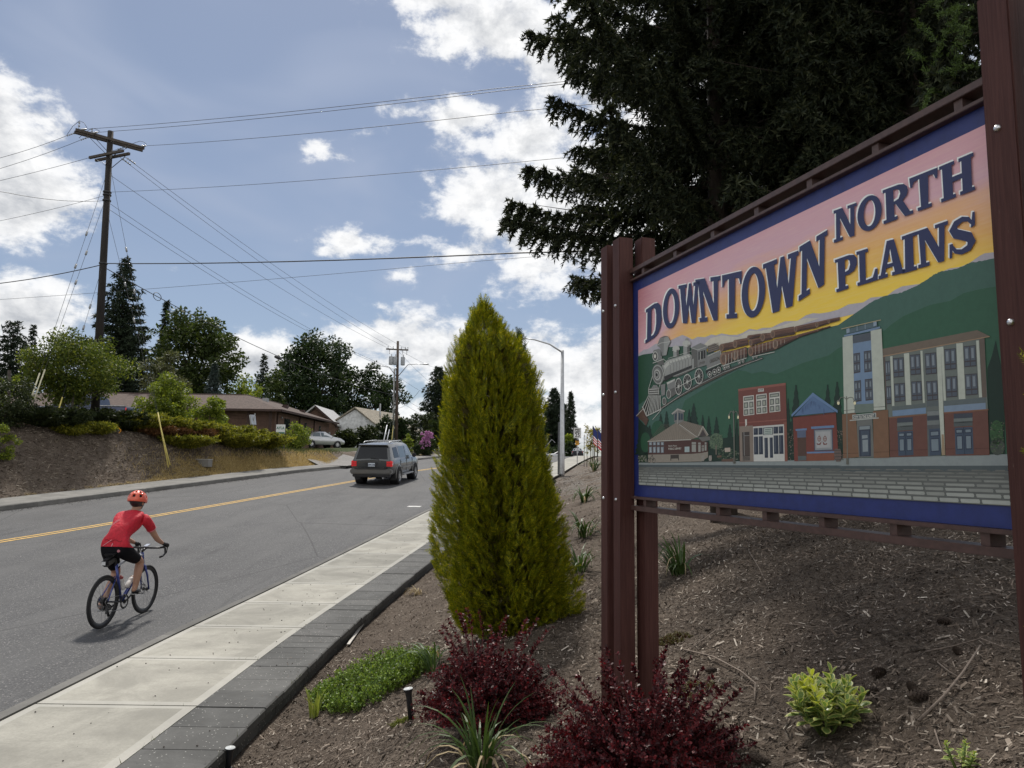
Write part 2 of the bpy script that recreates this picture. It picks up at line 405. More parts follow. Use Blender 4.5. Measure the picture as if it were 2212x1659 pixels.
# ------------------------------------------------------------------ road, kerbs, pavements
def strip(ya, yb, step, xl, xr, z, ncross=1):
    """sheet that follows the road between two edge functions"""
    yy = np.append(np.arange(ya, yb, step), yb); k = ncross + 1
    V = []
    for y in yy:
        a, b2 = float(xl(y)), float(xr(y))
        for i in range(k): V.append((a + (b2 - a) * i / ncross, y, float(z(y)) if not hasattr(z, 'xy') else 0))
    n = len(yy)
    return MB().add(V, [(j * k + i, j * k + i + 1, (j + 1) * k + i + 1, (j + 1) * k + i) for j in range(n - 1) for i in range(ncross)])
ma = bpy.data.materials.new('asphalt'); ma.use_nodes = True
t = NT(ma.node_tree); b = t.n['Principled BSDF']; v = t.coord()
ag = t.new('ShaderNodeTexVoronoi'); t.l.new(v, ag.inputs[0]); ag.inputs['Scale'].default_value = 75
sepc = t.new('ShaderNodeSeparateColor'); t.l.new(ag.outputs['Color'], sepc.inputs[0])
c = t.ramp(sepc.outputs[0], [(0, (.048, .048, .051)), (.7, (.078, .078, .081)), (.93, (.11, .11, .11)), (1, (.26, .25, .24))])
tracks = t.noise(t.vmath('MULTIPLY', v, (1.2, .10, 1)), 1.3, 4, .55)
c = t.mix(t.smooth(tracks, .35, .7, 0, .6), c, (.105, .104, .104))
c = t.mix(t.smooth(t.noise(t.vmath('MULTIPLY', v, (2.2, .25, 1)), 1.1, 6, .7, .6), .60, .72, 0, .55), c, (.036, .036, .038))
c = t.mix(t.smooth(t.noise(v, 3.5, 6, .75, 1.0), .68, .74, 0, .5), c, (.030, .030, .031))
c = t.mix(t.smooth(t.noise(v, .45, 5, .6), .45, .75, 0, .45), c, (.046, .046, .048))
ck = t.new('ShaderNodeTexVoronoi', feature='DISTANCE_TO_EDGE'); t.l.new(t.vmath('ADD', t.vmath('MULTIPLY', v, (.16, .09, 1)), t.vmath('SCALE', t.new('ShaderNodeTexNoise').outputs['Color'], scale=.0)), ck.inputs[0]); ck.inputs['Scale'].default_value = 1.0
c = t.mix(t.smooth(ck.outputs[0], .0012, .0035, .55, 0), c, (.025, .025, .026))
t.l.new(c, b.inputs['Base Color']); b.inputs['Roughness'].default_value = .82; b.inputs['Specular IOR Level'].default_value = .35
t.l.new(t.bump(ag.outputs['Distance'], .5, .006), b.inputs['Normal'])
tag(obj('road', strip(-40, 700, 1.0, lambda y: xc(y) - .03 if y < 700 else 0, lambda y: xs(y) + .02, zr, 8), ma), kind='structure')

def conc(name, c, spk=.18, fine=60, edge=None, speck=None):
    m = bpy.data.materials.new(name); m.use_nodes = True
    t = NT(m.node_tree); b = t.n['Principled BSDF']; v = t.coord()
    oi = t.new('ShaderNodeObjectInfo').outputs['Random']
    n = t.noise(v, 1.6, 6, .65, .5); n2 = t.noise(v, fine, 4, .7)
    cc = t.mix(t.smooth(n, .32, .72), tuple(x * (1 - spk) for x in c), tuple(min(1, x * (1 + spk)) for x in c))
    cc = t.mix(t.smooth(t.noise(t.vmath('MULTIPLY', v, (1, 6, 1)), 2.1, 6, .7), .5, .78, 0, .5), cc, tuple(x * .66 for x in c))
    cc = t.mix(t.smooth(n2, .3, .75, .0, .35), cc, tuple(x * .55 for x in c))
    if speck:
        vo = t.new('ShaderNodeTexVoronoi'); t.l.new(v, vo.inputs[0]); vo.inputs['Scale'].default_value = speck
        sp = t.new('ShaderNodeSeparateColor'); t.l.new(vo.outputs['Color'], sp.inputs[0])
        cc = t.mix(t.math('MULTIPLY', t.math('GREATER_THAN', sp.outputs[0], .93), t.smooth(vo.outputs['Distance'], .2, .4, 1, 0)), cc, (.42, .42, .40))
    cc = t.mix(1.0, cc, t.ramp(oi, [(0, (.84, .84, .83)), (1, (1.08, 1.07, 1.05))]), 'MULTIPLY')
    if edge:
        cc = t.mix(t.math('MULTIPLY', t.attr('rim'), .5), cc, edge)
    t.l.new(cc, b.inputs['Base Color']); b.inputs['Roughness'].default_value = .88; b.inputs['Specular IOR Level'].default_value = .3
    t.l.new(t.bump(n2, .35, .004), b.inputs['Normal'])
    return m
m_slab = conc('pavement_concrete', (.335, .325, .29), .22, 55, edge=(.44, .43, .395))
m_kerb = conc('kerb_concrete', (.15, .147, .14), .2, 40)
m_fkerb = conc('old_kerb_concrete', (.20, .195, .185), .22, 40)
m_pave = conc('dark_paver_concrete', (.112, .112, .110), .24, 70, speck=60)
m_joint = M('joint_sand', (.05, .045, .04), .95)

# near pavement: bedding sheet, slabs with trowelled rims
sw = tag(obj('pavement', strip(-8, 130, .5, lambda y: xs(y) + .13, lambda y: xs(y) + .14 + SWW(y) + .005, lambda y: zr(y) + .075), m_joint), kind='structure')
def slab(y0, y1):
    g = .010; rim = .085; yy = np.array([y0 + g, y0 + rim, (y0 + y1) / 2, y1 - rim, y1 - g])
    V = []; att = []
    us = [0, None, .5, None, 1]
    for lay in (1, 0):
        for j, y in enumerate(yy):
            a = float(xs(y)) + .15; w = float(SWW(y)) - .015
            for i, uf in enumerate((0, rim / w, .5, 1 - rim / w, 1)):
                e = (j in (0, 4)) or (i in (0, 4))
                V.append((a + uf * w, y, float(zr(y)) + (.12 - (.004 if e else 0) if lay else .06)))
                att.append(1.0 if e else 0.0)
    # rim band: double the inner edge so that the trowel mark has an edge
    Fs = [(j * 5 + i, j * 5 + i + 1, (j + 1) * 5 + i + 1, (j + 1) * 5 + i) for j in range(4) for i in range(4)]
    per = [i for i in range(5)] + [j * 5 + 4 for j in range(1, 5)] + [20 + i for i in (3, 2, 1, 0)] + [j * 5 for j in (3, 2, 1)]
    for k in range(len(per)):
        a2, b2 = per[k], per[(k + 1) % len(per)]
        Fs.append((b2, a2, a2 + 25, b2 + 25))
    me = bpy.data.meshes.new('slab'); me.from_pydata(V, [], Fs)
    rimf = np.array([1.0 if (f < 16 and ((f // 4) in (0, 3) or (f % 4) in (0, 3))) else 0.0 for f in range(len(Fs))], np.float32)
    me.attributes.new('rim', 'FLOAT', 'FACE').data.foreach_set('value', rimf)
    return link('slab', me, m_slab, sw)
y = 6.483 - 1.5 * 5
while y < 100: slab(y, y + 1.5); y += 1.5
# near kerb: dark strip, flush joints every 3 m
kb = tag(obj('kerb', strip(-8, 130, .5, lambda y: xs(y) - .0, lambda y: xs(y) + .14, lambda y: zr(y) + .03), m_joint), kind='structure')
def kerbstone(y0, y1, parent, m, fx, w, h, lip=.02, sgn=1):
    yy = np.linspace(y0 + .004, y1 - .004, 4); V = []
    for y in yy:
        a = float(fx(y)); z = float(zr(y))
        V += [(a, y, z - .05), (a + sgn * lip * .5, y, z + h - .02), (a + sgn * lip, y, z + h), (a + sgn * w, y, z + h + .004), (a + sgn * w, y, z - .05)]
    Fs = [(j * 5 + i, j * 5 + i + 1, (j + 1) * 5 + i + 1, (j + 1) * 5 + i) for j in range(3) for i in range(4)] + [(4, 3, 2, 1, 0), (15, 16, 17, 18, 19)]
    return obj('kerb_stone', MB().add(V, Fs), m, parent)
y = -6.0
while y < 100: kerbstone(y, y + 3, kb, m_kerb, xs, .138, .125); y += 3
# far kerb and pavement
fk = tag(obj('far_kerb', strip(6, 130, .5, lambda y: xc(y) - .15, lambda y: xc(y), lambda y: zr(y) + .03), m_joint), kind='structure')
y = 9.2
while y < 110:
    if not (44.5 < y + 1 < 51.5): kerbstone(y, y + 2.4, fk, m_fkerb, xc, .17, .16, sgn=-1)
    y += 2.4
fs_ = tag(obj('far_pavement', strip(4, 130, .5, lambda y: xc(y) - 1.85, lambda y: xc(y) - .16, lambda y: zr(y) + .05), m_joint), kind='structure')
m_far = conc('far_pavement_concrete', (.21, .205, .195), .2, 30)
y = 5.0
while y < 100:
    V = []
    for yy in (y + .008, y + .8, y + 1.592):
        a = float(xc(yy)) - .175; z = float(zr(yy))
        V += [(a - 1.65, yy, z + .175), (a, yy, z + .165), (a, yy, z + .05), (a - 1.65, yy, z + .05)]
    obj('slab', MB().add(V, [(0, 1, 5, 4), (4, 5, 9, 8), (1, 2, 6, 5), (5, 6, 10, 9), (3, 0, 4, 7), (7, 4, 8, 11), (0, 3, 2, 1), (8, 9, 10, 11)]), m_far, fs_); y += 1.6
# paint
m_yel = M('yellow_road_paint', (.52, .33, .09), .8, var=.25, vscale=9)
m_wht = M('white_road_paint', (.58, .58, .56), .8, var=.25, vscale=9)
yl = smooth_table([(-60, -32), (0, -16.2), (16.6, -12.1), (21.7, -10.75), (33.5, -7.85), (45, -5.2), (60, -2.3), (90, 2.6), (120, 7.5), (900, 140)], -60, 900, .25, 3.0)
fy_ = lambda y: np.interp(y, *yl)
zp = lambda y: zr(y) + .006
mk = strip(-20, 110, .5, lambda y: fy_(y) - .17, lambda y: fy_(y) - .06, zp)
k2 = strip(-20, 110, .5, lambda y: fy_(y) + .06, lambda y: fy_(y) + .17, zp); mk.add(k2.v, k2.f)
tag(obj('yellow_centre_line', mk, m_yel), kind='structure')
wl = MB()
for a, b2 in ((29.0, 36.5), (38.5, 46), (48, 56)):
    k2 = strip(a, b2, .5, lambda y: xs(y) - 1.62, lambda y: xs(y) - 1.5, zp); wl.add(k2.v, k2.f)
k2 = strip(24.9, 25.15, .2, lambda y: xs(y) - 1.2, lambda y: xs(y) - .75, zp); wl.add(k2.v, k2.f)
k2 = strip(34.0, 34.3, .2, lambda y: xs(y) - 1.3, lambda y: xs(y) - .6, zp); wl.add(k2.v, k2.f)
k2 = strip(35.2, 35.5, .2, lambda y: xs(y) - 1.2, lambda y: xs(y) - .7, zp); wl.add(k2.v, k2.f)
tag(obj('white_lane_line', wl, m_wht), kind='structure')
# driveway into the office yard
dv = MB(); V = []
for i in range(13):
    q = i / 12; x = float(xc(48)) - .2 - q * 24; yc = 48.0 + 17.0 * q ** 1.5
    for w in (-1, -.33, .33, 1):
        yy = yc + w * (2.6 + 1.6 * q) * (1 + .5 * max(0, .15 - q) / .15); V.append((x, yy, max(gzf(x, yy), float(zr(yy)) + .12) + .05 if i else float(zr(yy)) + .19))
dv.add(V, [(i * 4 + j, (i + 1) * 4 + j, (i + 1) * 4 + j + 1, i * 4 + j + 1) for i in range(12) for j in range(3)])
tag(obj('driveway', dv, M('driveway_gravel', (.20, .19, .18), .95, var=.3, vscale=14, bump=.5, bscale=30)), kind='structure')
# distant hills, the blue of haze put into their forest colour
V = []; n = 60
for i in range(n + 1):
    a = rad(-75 + 150 * i / n); h = 62 + 26 * math.sin(i * .55) + 14 * math.sin(i * 1.7 + 1) + rnd.uniform(-5, 5)
    V += [(2600 * math.sin(a), 2600 * math.cos(a), -30), (2750 * math.sin(a), 2750 * math.cos(a), h), (3600 * math.sin(a), 3600 * math.cos(a), -30)]
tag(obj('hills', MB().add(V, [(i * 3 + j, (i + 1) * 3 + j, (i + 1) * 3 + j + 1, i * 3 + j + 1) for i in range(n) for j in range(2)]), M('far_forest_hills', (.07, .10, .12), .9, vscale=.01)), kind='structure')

# ------------------------------------------------------------------ retaining edge of dark pavers
rw = thing('retaining_wall', 'low edging wall of dark concrete pavers between the pavement and planting bed', 'wall', (float(xs(10)) + 1.9, 10, 0))
obj('bedding', strip(0, 27.9, .5, lambda y: xs(y) + .15 + SWW(y), lambda y: xs(y) + .13 + SWW(y) + PVW - .05, lambda y: zr(y) + .07), m_joint, rw)
y = .4
while y < 27.6:
    L = rnd.choice((.24, .30, .36, .42, .46)); y1 = min(y + L, 27.8); h = rnd.uniform(-.004, .004); g = .006
    V = []
    for yy in (y + g, y1 - g):
        a = float(xs(yy)) + .147 + float(SWW(yy)); z = float(zr(yy)) + .122 + h; e = a + PVW - .01 + rnd.uniform(-.008, .008)
        V += [(a, yy, z - .07), (a, yy, z), (e - .012, yy, z), (e, yy, z - .012), (e, yy, z - .07)]
    obj('paver', MB().add(V, [(0, 1, 6, 5), (1, 2, 7, 6), (2, 3, 8, 7), (3, 4, 9, 8), (4, 3, 2, 1, 0), (5, 6, 7, 8, 9)]), m_pave, rw); y = y1
y = .5
while y < 27.6:
    y1 = min(y + .45, 27.8); V = []
    for yy in (y + .005, y1 - .005):
        e = float(xs(yy)) + .147 + float(SWW(yy)) + PVW - .045; z = float(zr(yy)) + .048
        V += [(e - .2, yy, z), (e, yy, z), (e, yy, z - .26), (e - .2, yy, z - .26)]
    obj('block', MB().add(V, [(0, 1, 5, 4), (1, 2, 6, 5), (0, 3, 2, 1), (4, 5, 6, 7)]), m_pave, rw); y = y1

# ================================================================== the painted town sign
SO = Vector((.783, 4.55, 2.052)); SU = Vector((.3133, -.9493, 0)).normalized(); SN = Vector((-SU.y * -1, 0, 0))
SN = Vector((SU.y, -SU.x, 0))                 # faces the path
PL, PH = 2.443, 1.38
def SP(u, v, w=0.0): return SO + SU * u + SN * w + Vector((0, 0, v))
def uv_of(px, py):
    d = ray(px, py); o = Vector((0, 0, EYE)); k = (SO - o).dot(SN) / d.dot(SN); p = o + d * k
    return (p - SO).dot(SU), p.z - SO.z
SC = 2212 / 2856
def K(ox, oy, sc): return lambda x, y: uv_of((ox + x / sc) * SC, (oy + y / sc) * SC)
K1, K2, K3, K4, K5 = K(1780, 700, 3.95), K(2300, 400, 3.686), K(1760, 900, 4.608), K(2340, 880, 3.77), K(1780, 1060, 3.568)
zsoil = lambda p: gzf(p.x, p.y)
sign = thing('town_sign', 'large painted wooden town sign reading downtown north plains on brown posts', 'sign', (SO.x, SO.y, zsoil(SO)), math.atan2(SU.y, SU.x))
def sbox(u0, u1, v0, v1, w0, w1):
    c = SP((u0 + u1) / 2, (v0 + v1) / 2, (w0 + w1) / 2)
    return MB().box(c, (u1 - u0, w1 - w0, v1 - v0), math.atan2(SU.y, SU.x))
def wood(name, c, c2):
    m = bpy.data.materials.new(name); m.use_nodes = True
    t = NT(m.node_tree); b = t.n['Principled BSDF']; v = t.coord()
    g = t.noise(t.vmath('MULTIPLY', v, (1, 1, .03)), 130, 6, .7, .2); k = t.noise(t.vmath('MULTIPLY', v, (1, 1, .12)), 14, 4, .6, 1.2)
    cc = t.mix(t.smooth(t.math('ADD', t.math('MULTIPLY', g, .7), t.math('MULTIPLY', k, .3)), .36, .66), c, c2)
    cc = t.mix(t.smooth(t.noise(t.vmath('MULTIPLY', v, (1, 1, .08)), 60, 5, .8), .66, .72, 0, .6), cc, (.24, .18, .16))
    t.l.new(cc, b.inputs['Base Color']); b.inputs['Roughness'].default_value = .65; b.inputs['Specular IOR Level'].default_value = .28
    t.l.new(t.bump(g, .5, .004), b.inputs['Normal'])
    return m
m_post = wood('brown_stained_wood', (.055, .020, .017), (.090, .036, .030))
m_rail = M('brown_painted_rail', (.075, .040, .034), .45, var=.2, vscale=30, stretch=(1, 1, 1))
ztop = .5 * (at(1365, 514, 4.55).z + at(1323, 527, 4.645).z) - SO.z
PW = .1
def u_at(px, py, w):
    d = ray(px, py); k = (SO + SN * w - Vector((0, 0, EYE))).dot(SN) / d.dot(SN); return (d * k + Vector((0, 0, EYE)) - SO).dot(SU)
UB, UA, UC, UR = u_at(1339, 800, .102), u_at(1312, 800, .102), u_at(1416, 560, -.136), u_at(2148, 600, .102)
for (u0, w0, nb, base) in ((UB - PW, .002, 1, 0), (UA - PW, .002, 1, 0), (UC - PW, -.036 - PW, 0, 0), (UR, .002, 1, 0), (UR + .164, .002, 1, 0), (UR, -.036 - PW, 0, 0)):
    p = SP(u0 + PW / 2, 0, w0 + PW / 2)
    tp = ztop + (0 if nb else .0)
    po = obj('post', sbox(u0, u0 + PW, zsoil(p) - .3 - SO.z, tp, w0, w0 + PW), m_post, sign, bevel=.004)
    if nb:
        for vz in ([1.06 + .17, .66, -.025] if u0 < 1 else [1.23, .62]):
            q = SP(u0 + PW * .42, vz, w0 + PW)
            rot = SN.to_track_quat('Z', 'Y').to_matrix().to_4x4()
            obj('bolt', MB().lathe([(.0001, .010), (.006, .009), (.010, .006), (.0115, .0)], 10, Matrix.Translation(q) @ rot), M('galvanised_bolt', (.55, .56, .57), .3, 1.0) if 'galvanised_bolt' not in bpy.data.materials else bpy.data.materials['galvanised_bolt'], po, smooth=True)
m_navy = M('navy_border_paint', (.017, .031, .160), .45, var=.12, vscale=20, bump=.15, bscale=120, bdist=.002)
panel = obj('panel', sbox(UB - .08, UR + .08, 0, PH, -.034, 0), m_navy, sign)
for v0, v1 in ((PH + .001, PH + .016), (PH + .056, PH + .084), (-.017, -.001), (-.088, -.058)):
    obj('rail', sbox(UB + .001, UR - .001, v0, v1, -.062, .03), m_rail, sign, bevel=.002)
for sx, sy in ((1803, 0), (1895, 0), (2004, 0), (2132, 0), (2288, 0), (2484, 0), (2734, 0)):
    u = uv_of(sx * SC, 850)[0]
    obj('spacer', sbox(u - .016, u + .016, PH + .0165, PH + .0555, -.05, .018), m_rail, sign)
    obj('spacer', sbox(u - .016, u + .016, -.0575, -.0175, -.05, .018), m_rail, sign)

# ---- the picture: thin coats of paint on the panel
m_art = bpy.data.materials.new('sign_paint'); m_art.use_nodes = True
t = NT(m_art.node_tree); b = t.n['Principled BSDF']; v = t.coord()
ac = t.new('ShaderNodeAttribute', attribute_name='paint').outputs['Color']
ac = t.mix(1.0, ac, (1.22, 1.22, 1.22), 'MULTIPLY')
t.l.new(t.mix(t.smooth(t.noise(v, 40, 5, .7), .3, .75, 0, .35), ac, t.mix(1.0, ac, (.66, .67, .68), 'MULTIPLY')), b.inputs['Base Color'])
b.inputs['Roughness'].default_value = .45; b.inputs['Specular IOR Level'].default_value = .35
t.l.new(t.bump(t.noise(v, 300, 3, .6), .12, .002), b.inputs['Normal'])
class Art:
    def __init__(s, name): s.name = name; s.v = []; s.f = []; s.c = []
    def uvpoly(s, pts, c, lvl, holes=()):
        loops = [[Vector((p[0], p[1], 0)) for p in pts]] + [[Vector((p[0], p[1], 0)) for p in h] for h in holes]
        flat = [p for lp in loops for p in lp]; o = len(s.v)
        tri = tessellate_polygon(loops)
        s.v += [SP(p.x, p.y, .0012 + .0006 * lvl) for p in flat]
        for a in tri:
            q = [flat[i] for i in a]
            ar = (q[1] - q[0]).cross(q[2] - q[0]).z
            if abs(ar) < 1e-12: continue
            s.f.append(tuple(i + o for i in (a if ar > 0 else a[::-1]))); s.c.append(c)
        return s
    def P(s, k, pts, c, lvl, holes=()): return s.uvpoly([k(*p) for p in pts], c, lvl, [[k(*p) for p in h] for h in holes])
    def L(s, k, pts, wpx, c, lvl):
        pts = [Vector(p) for p in pts]
        for a, b2 in zip(pts[:-1], pts[1:]):
            d = (b2 - a); 
            if d.length < 1e-6: continue
            d.normalize(); n = Vector((-d.y, d.x)) * wpx / 2; a2 = a - d * wpx * .2; b3 = b2 + d * wpx * .2
            s.P(k, [a2 + n, b3 + n, b3 - n, a2 - n], c, lvl)
        return s
    def E(s, k, cx, cy, rx, ry, c, lvl, n=20, ang=0, ring=None):
        ca, sa = math.cos(ang), math.sin(ang)
        el = lambda q: [(cx + rx * q * math.cos(2 * PI * i / n) * ca - ry * q * math.sin(2 * PI * i / n) * sa, cy + rx * q * math.cos(2 * PI * i / n) * sa + ry * q * math.sin(2 * PI * i / n) * ca) for i in range(n)]
        return s.P(k, el(1), c, lvl, [el(ring)] if ring else ())
    def Q(s, k, q, a, b2, c, lvl):
        """rectangle a..b2 (unit coordinates) inside the four-corner frame q = TL, TR, BR, BL"""
        f = lambda x, y: tuple(q[0][i] * (1 - x) * (1 - y) + q[1][i] * x * (1 - y) + q[2][i] * x * y + q[3][i] * (1 - x) * y for i in (0, 1))
        return s.P(k, [f(a[0], a[1]), f(b2[0], a[1]), f(b2[0], b2[1]), f(a[0], b2[1])], c, lvl)
    def done(s, mat=None):
        me = bpy.data.meshes.new(s.name); me.from_pydata([tuple(p) for p in s.v], [], s.f)
        me.attributes.new('paint', 'FLOAT_COLOR', 'FACE').data.foreach_set('color', np.array([(*c, 1) for c in s.c], np.float32).ravel())
        return link(s.name, me, mat or m_art, panel)
# sky of the picture
ms = bpy.data.materials.new('sign_sunset_paint'); ms.use_nodes = True
t = NT(ms.node_tree); b = t.n['Principled BSDF']; v = t.coord()
rel = t.vmath('SUBTRACT', v, tuple(SO)); uu = t.vmath('DOT_PRODUCT', rel, tuple(SU)); vv = t.vmath('DOT_PRODUCT', rel, (0, 0, 1))
st = t.new('ShaderNodeCombineXYZ'); t.l.new(t.math('MULTIPLY', uu, .55), st.inputs[0]); t.l.new(t.math('MULTIPLY', vv, 2.2), st.inputs[1])
fr = t.math('DIVIDE', t.math('SUBTRACT', 1.31, vv), 1.25)
fr = t.math('SUBTRACT', fr, t.math('MULTIPLY', t.smooth(uu, .02, .75, 1, 0), .23))
fr = t.math('ADD', fr, t.math('MULTIPLY', t.smooth(uu, .5, 1.4), .05)); fr = t.math('SUBTRACT', fr, t.math('MULTIPLY', t.smooth(uu, 1.7, 2.5), .05))
fr = t.math('ADD', fr, t.math('MULTIPLY', t.math('SUBTRACT', t.noise(st.outputs[0], 3.2, 5, .6, .5), .5), .17))
c = t.ramp(fr, [(0, (.62, .34, .38)), (.13, (.60, .37, .43)), (.2, (.70, .40, .24)), (.27, (.74, .42, .13)), (.36, (.80, .56, .07)), (.6, (.82, .60, .05))])
cor = t.vmath('LENGTH', t.vmath('SUBTRACT', rel, tuple(SP(.03, 1.3) - SO)))
c = t.mix(t.smooth(cor, .0, .42, .75, 0), c, (.36, .10, .14))
c = t.mix(t.smooth(t.noise(t.vmath('MULTIPLY', st.outputs[0], (1, 3, 1)), 14, 5, .7), .35, .8, 0, .16), c, (.85, .72, .55))
c = t.mix(1.0, c, (1.25, 1.25, 1.25), 'MULTIPLY')
t.l.new(c, b.inputs['Base Color']); b.inputs['Roughness'].default_value = .45; b.inputs['Specular IOR Level'].default_value = .35
t.l.new(t.bump(t.noise(v, 300, 3, .6), .12, .002), b.inputs['Normal'])
inner = [uv_of(1380, 621), uv_of(2131.7, 278.6), uv_of(2180, 1097), uv_of(1380, 1045.6)]
iu0, iu1, iv0, iv1 = (inner[0][0] + inner[3][0]) / 2, max(inner[1][0], inner[2][0]), (inner[2][1] + inner[3][1]) / 2, (inner[0][1] + inner[1][1]) / 2
A = Art('painted_sky'); A.uvpoly([(iu0, iv1), (iu1, iv1), (iu1, iv0), (iu0, iv0)], (1, 1, 1), 0); A.done(ms)
cl = lambda p: (min(max(p[0], iu0), iu1), min(max(p[1], iv0), iv1))
def big(name, pts, c, lvl):
    A = Art(name); A.uvpoly([cl(p) for p in pts], c, lvl); A.done()
seg = lambda k, L: [k(*p) for p in L]
big('painted_mountains', seg(K1, [(-10, 1260), (-10, 1140), (60, 1090), (110, 1080), (190, 1025), (360, 985), (420, 955), (490, 925), (540, 945), (600, 975), (660, 945), (740, 950), (810, 920), (860, 930), (920, 908), (1010, 925), (1090, 925), (1150, 905), (1230, 858), (1310, 870), (1370, 848), (1470, 845), (1560, 800), (1620, 775), (1760, 770), (1850, 710), (1930, 685), (2000, 690), (2100, 675), (2212, 645)]) + seg(K2, [(250, 1655), (400, 1635), (480, 1585), (640, 1570), (720, 1510), (800, 1470), (980, 1445), (1050, 1410), (1220, 1315), (1290, 1285), (1400, 1270), (1500, 1225), (1600, 1155), (1650, 1130), (1780, 1110), (1800, 1400)]), (.43, .41, .45), 1)
big('painted_mountains', seg(K1, [(700, 1060), (800, 960), (920, 930), (1100, 950), (1230, 880), (1360, 880), (1560, 830), (1650, 800), (1850, 740), (2000, 740), (1700, 850), (1300, 960), (900, 1060)]), (.56, .53, .44), 2)
rg = [(450, 1655), (520, 1615), (640, 1565), (800, 1535), (900, 1490), (960, 1465), (1060, 1400), (1130, 1350), (1200, 1320), (1330, 1300), (1440, 1260), (1500, 1230), (1600, 1215), (1790, 1175)]
rg2 = []
for (x0, y0), (x1, y1) in zip(rg[:-1], rg[1:]):
    for i in range(8): rg2.append((x0 + (x1 - x0) * i / 8, y0 + (y1 - y0) * i / 8 + rnd.uniform(-6, 2)))
big('painted_hill', seg(K1, [(-12, 1165), (60, 1140), (150, 1128), (340, 1060), (520, 1045), (700, 1100), (920, 1120), (1300, 1050), (1700, 960), (1950, 880), (2212, 815)]) + seg(K2, rg2) + seg(K4, [(1800, 1480)]) + seg(K5, [(-20, 830)]), (.055, .125, .098), 3)
big('painted_hill', seg(K1, [(-12, 1172), (60, 1142), (150, 1131), (340, 1063), (520, 1048), (640, 1110), (560, 1300), (300, 1500)]) + seg(K5, [(-20, 250)]), (.022, .075, .042), 4)
big('painted_hill', seg(K3, [(600, 1300), (700, 1000), (1100, 760), (1380, 610), (1480, 622), (1560, 655), (1700, 625), (1870, 660), (2050, 590), (2212, 520)]) + seg(K4, [(-100, 420), (0, 345), (200, 250), (480, 165), (560, 95), (690, 5)]) + seg(K2, [(1100, 1659), (1300, 1620), (1440, 1540), (1600, 1500), (1790, 1468)]) + seg(K4, [(1800, 1480)]) + seg(K5, [(100, 830)]), (.034, .105, .062), 5)
A = Art('painted_trees')
dk = (.012, .032, .022)
A.P(K5, [(8, 380), (60, 440), (180, 520), (330, 560), (650, 600), (1010, 560), (1560, 600), (2060, 560), (2060, 815), (8, 828)], dk, 6)
for x, yt, yb, w in ((40, 400, 760, 70), (120, 430, 760, 60), (230, 320, 600, 50), (288, 290, 600, 48), (515, 270, 600, 50), (560, 205, 600, 78), (650, 325, 640, 45), (710, 340, 640, 45), (787, 340, 720, 62), (920, 415, 800, 66), (990, 360, 800, 40), (1580, 5, 640, 85), (1500, 150, 640, 46), (1895, 0, 640, 80), (1990, -30, 640, 90)):
    pts = []
    n = 8
    for i in range(n): f = i / n; pts += [(x - w * f * .8, yt + (yb - yt) * f), (x - w * (f + .1) * 1.05, yt + (yb - yt) * (f + .07))]
    pts += [(2 * x - a, b2) for a, b2 in pts[::-1]]
    A.P(K5, pts[1:-1], dk, 6.6)
A.P(K4, [(1660, 260), (1690, 420), (1735, 600), (1760, 1460), (1590, 1460), (1570, 560), (1620, 420)], dk, 6)
for k, x, y, rx, ry, c in ((K5, 205, 500, 68, 98, (.022, .085, .045)), (K5, 80, 620, 50, 100, (.022, .080, .042)), (K5, 785, 610, 68, 82, (.10, .15, .095)), (K4, 1670, 1230, 70, 130, (.035, .09, .035)), (K4, 1680, 1380, 78, 90, (.06, .075, .06))): A.E(k, x, y, rx, ry, c, 7)
for i in range(160):
    x, y = rnd.uniform(725, 845), rnd.uniform(545, 680); A.E(K5, x, y, 7, 5, rnd.choice([(.14, .20, .12), (.06, .10, .065)]), 7.4, 5)
for i in range(90): A.E(K4, rnd.uniform(1610, 1750), rnd.uniform(1120, 1450), 9, 7, rnd.choice([(.06, .13, .05), (.11, .12, .09), (.03, .06, .03)]), 7.4, 5)
for i in range(60): A.E(K5, rnd.uniform(10, 110), rnd.uniform(750, 815), 8, 7, rnd.choice([(.28, .28, .24), (.06, .10, .05)]), 7.4, 5)
for i in range(70): A.E(K5, rnd.uniform(800, 1010), rnd.uniform(690, 790), 9, 7, rnd.choice([(.14, .16, .12), (.05, .09, .05)]), 7.4, 5)
for x0 in (1500, 1990):
    for i in range(50): A.E(K5, rnd.uniform(x0, x0 + 60), rnd.uniform(480, 800), 7, 6, rnd.choice([(.16, .13, .11), (.05, .06, .04)]), 7.4, 5)
A.L(K5, [(785, 740), (785, 650)], 12, (.16, .14, .11), 7.8)
A.done()
A = Art('painted_street')
A.P(K5, [(2, 826), (640, 822), (1010, 806), (1560, 800), (2060, 790)], (.2, .22, .22), 7)
swp = [cl(p) for p in seg(K5, [(-6, 822), (640, 820), (1010, 806), (1560, 800), (2040, 785)]) + seg(K4, [(60, 1500), (550, 1492), (1600, 1462), (1790, 1458), (1790, 1578), (0, 1582)]) + seg(K5, [(2040, 850), (1000, 848), (-6, 842)])]
A.uvpoly(swp, (.24, .275, .275), 7)
A.uvpoly([cl(p) for p in seg(K5, [(-6, 842), (1000, 848), (2040, 850)]) + seg(K4, [(0, 1582), (1790, 1578), (1790, 1640), (0, 1640)]) + seg(K5, [(2040, 890), (1000, 872), (-6, 866)])], (.075, .095, .10), 7.3)
A.done()
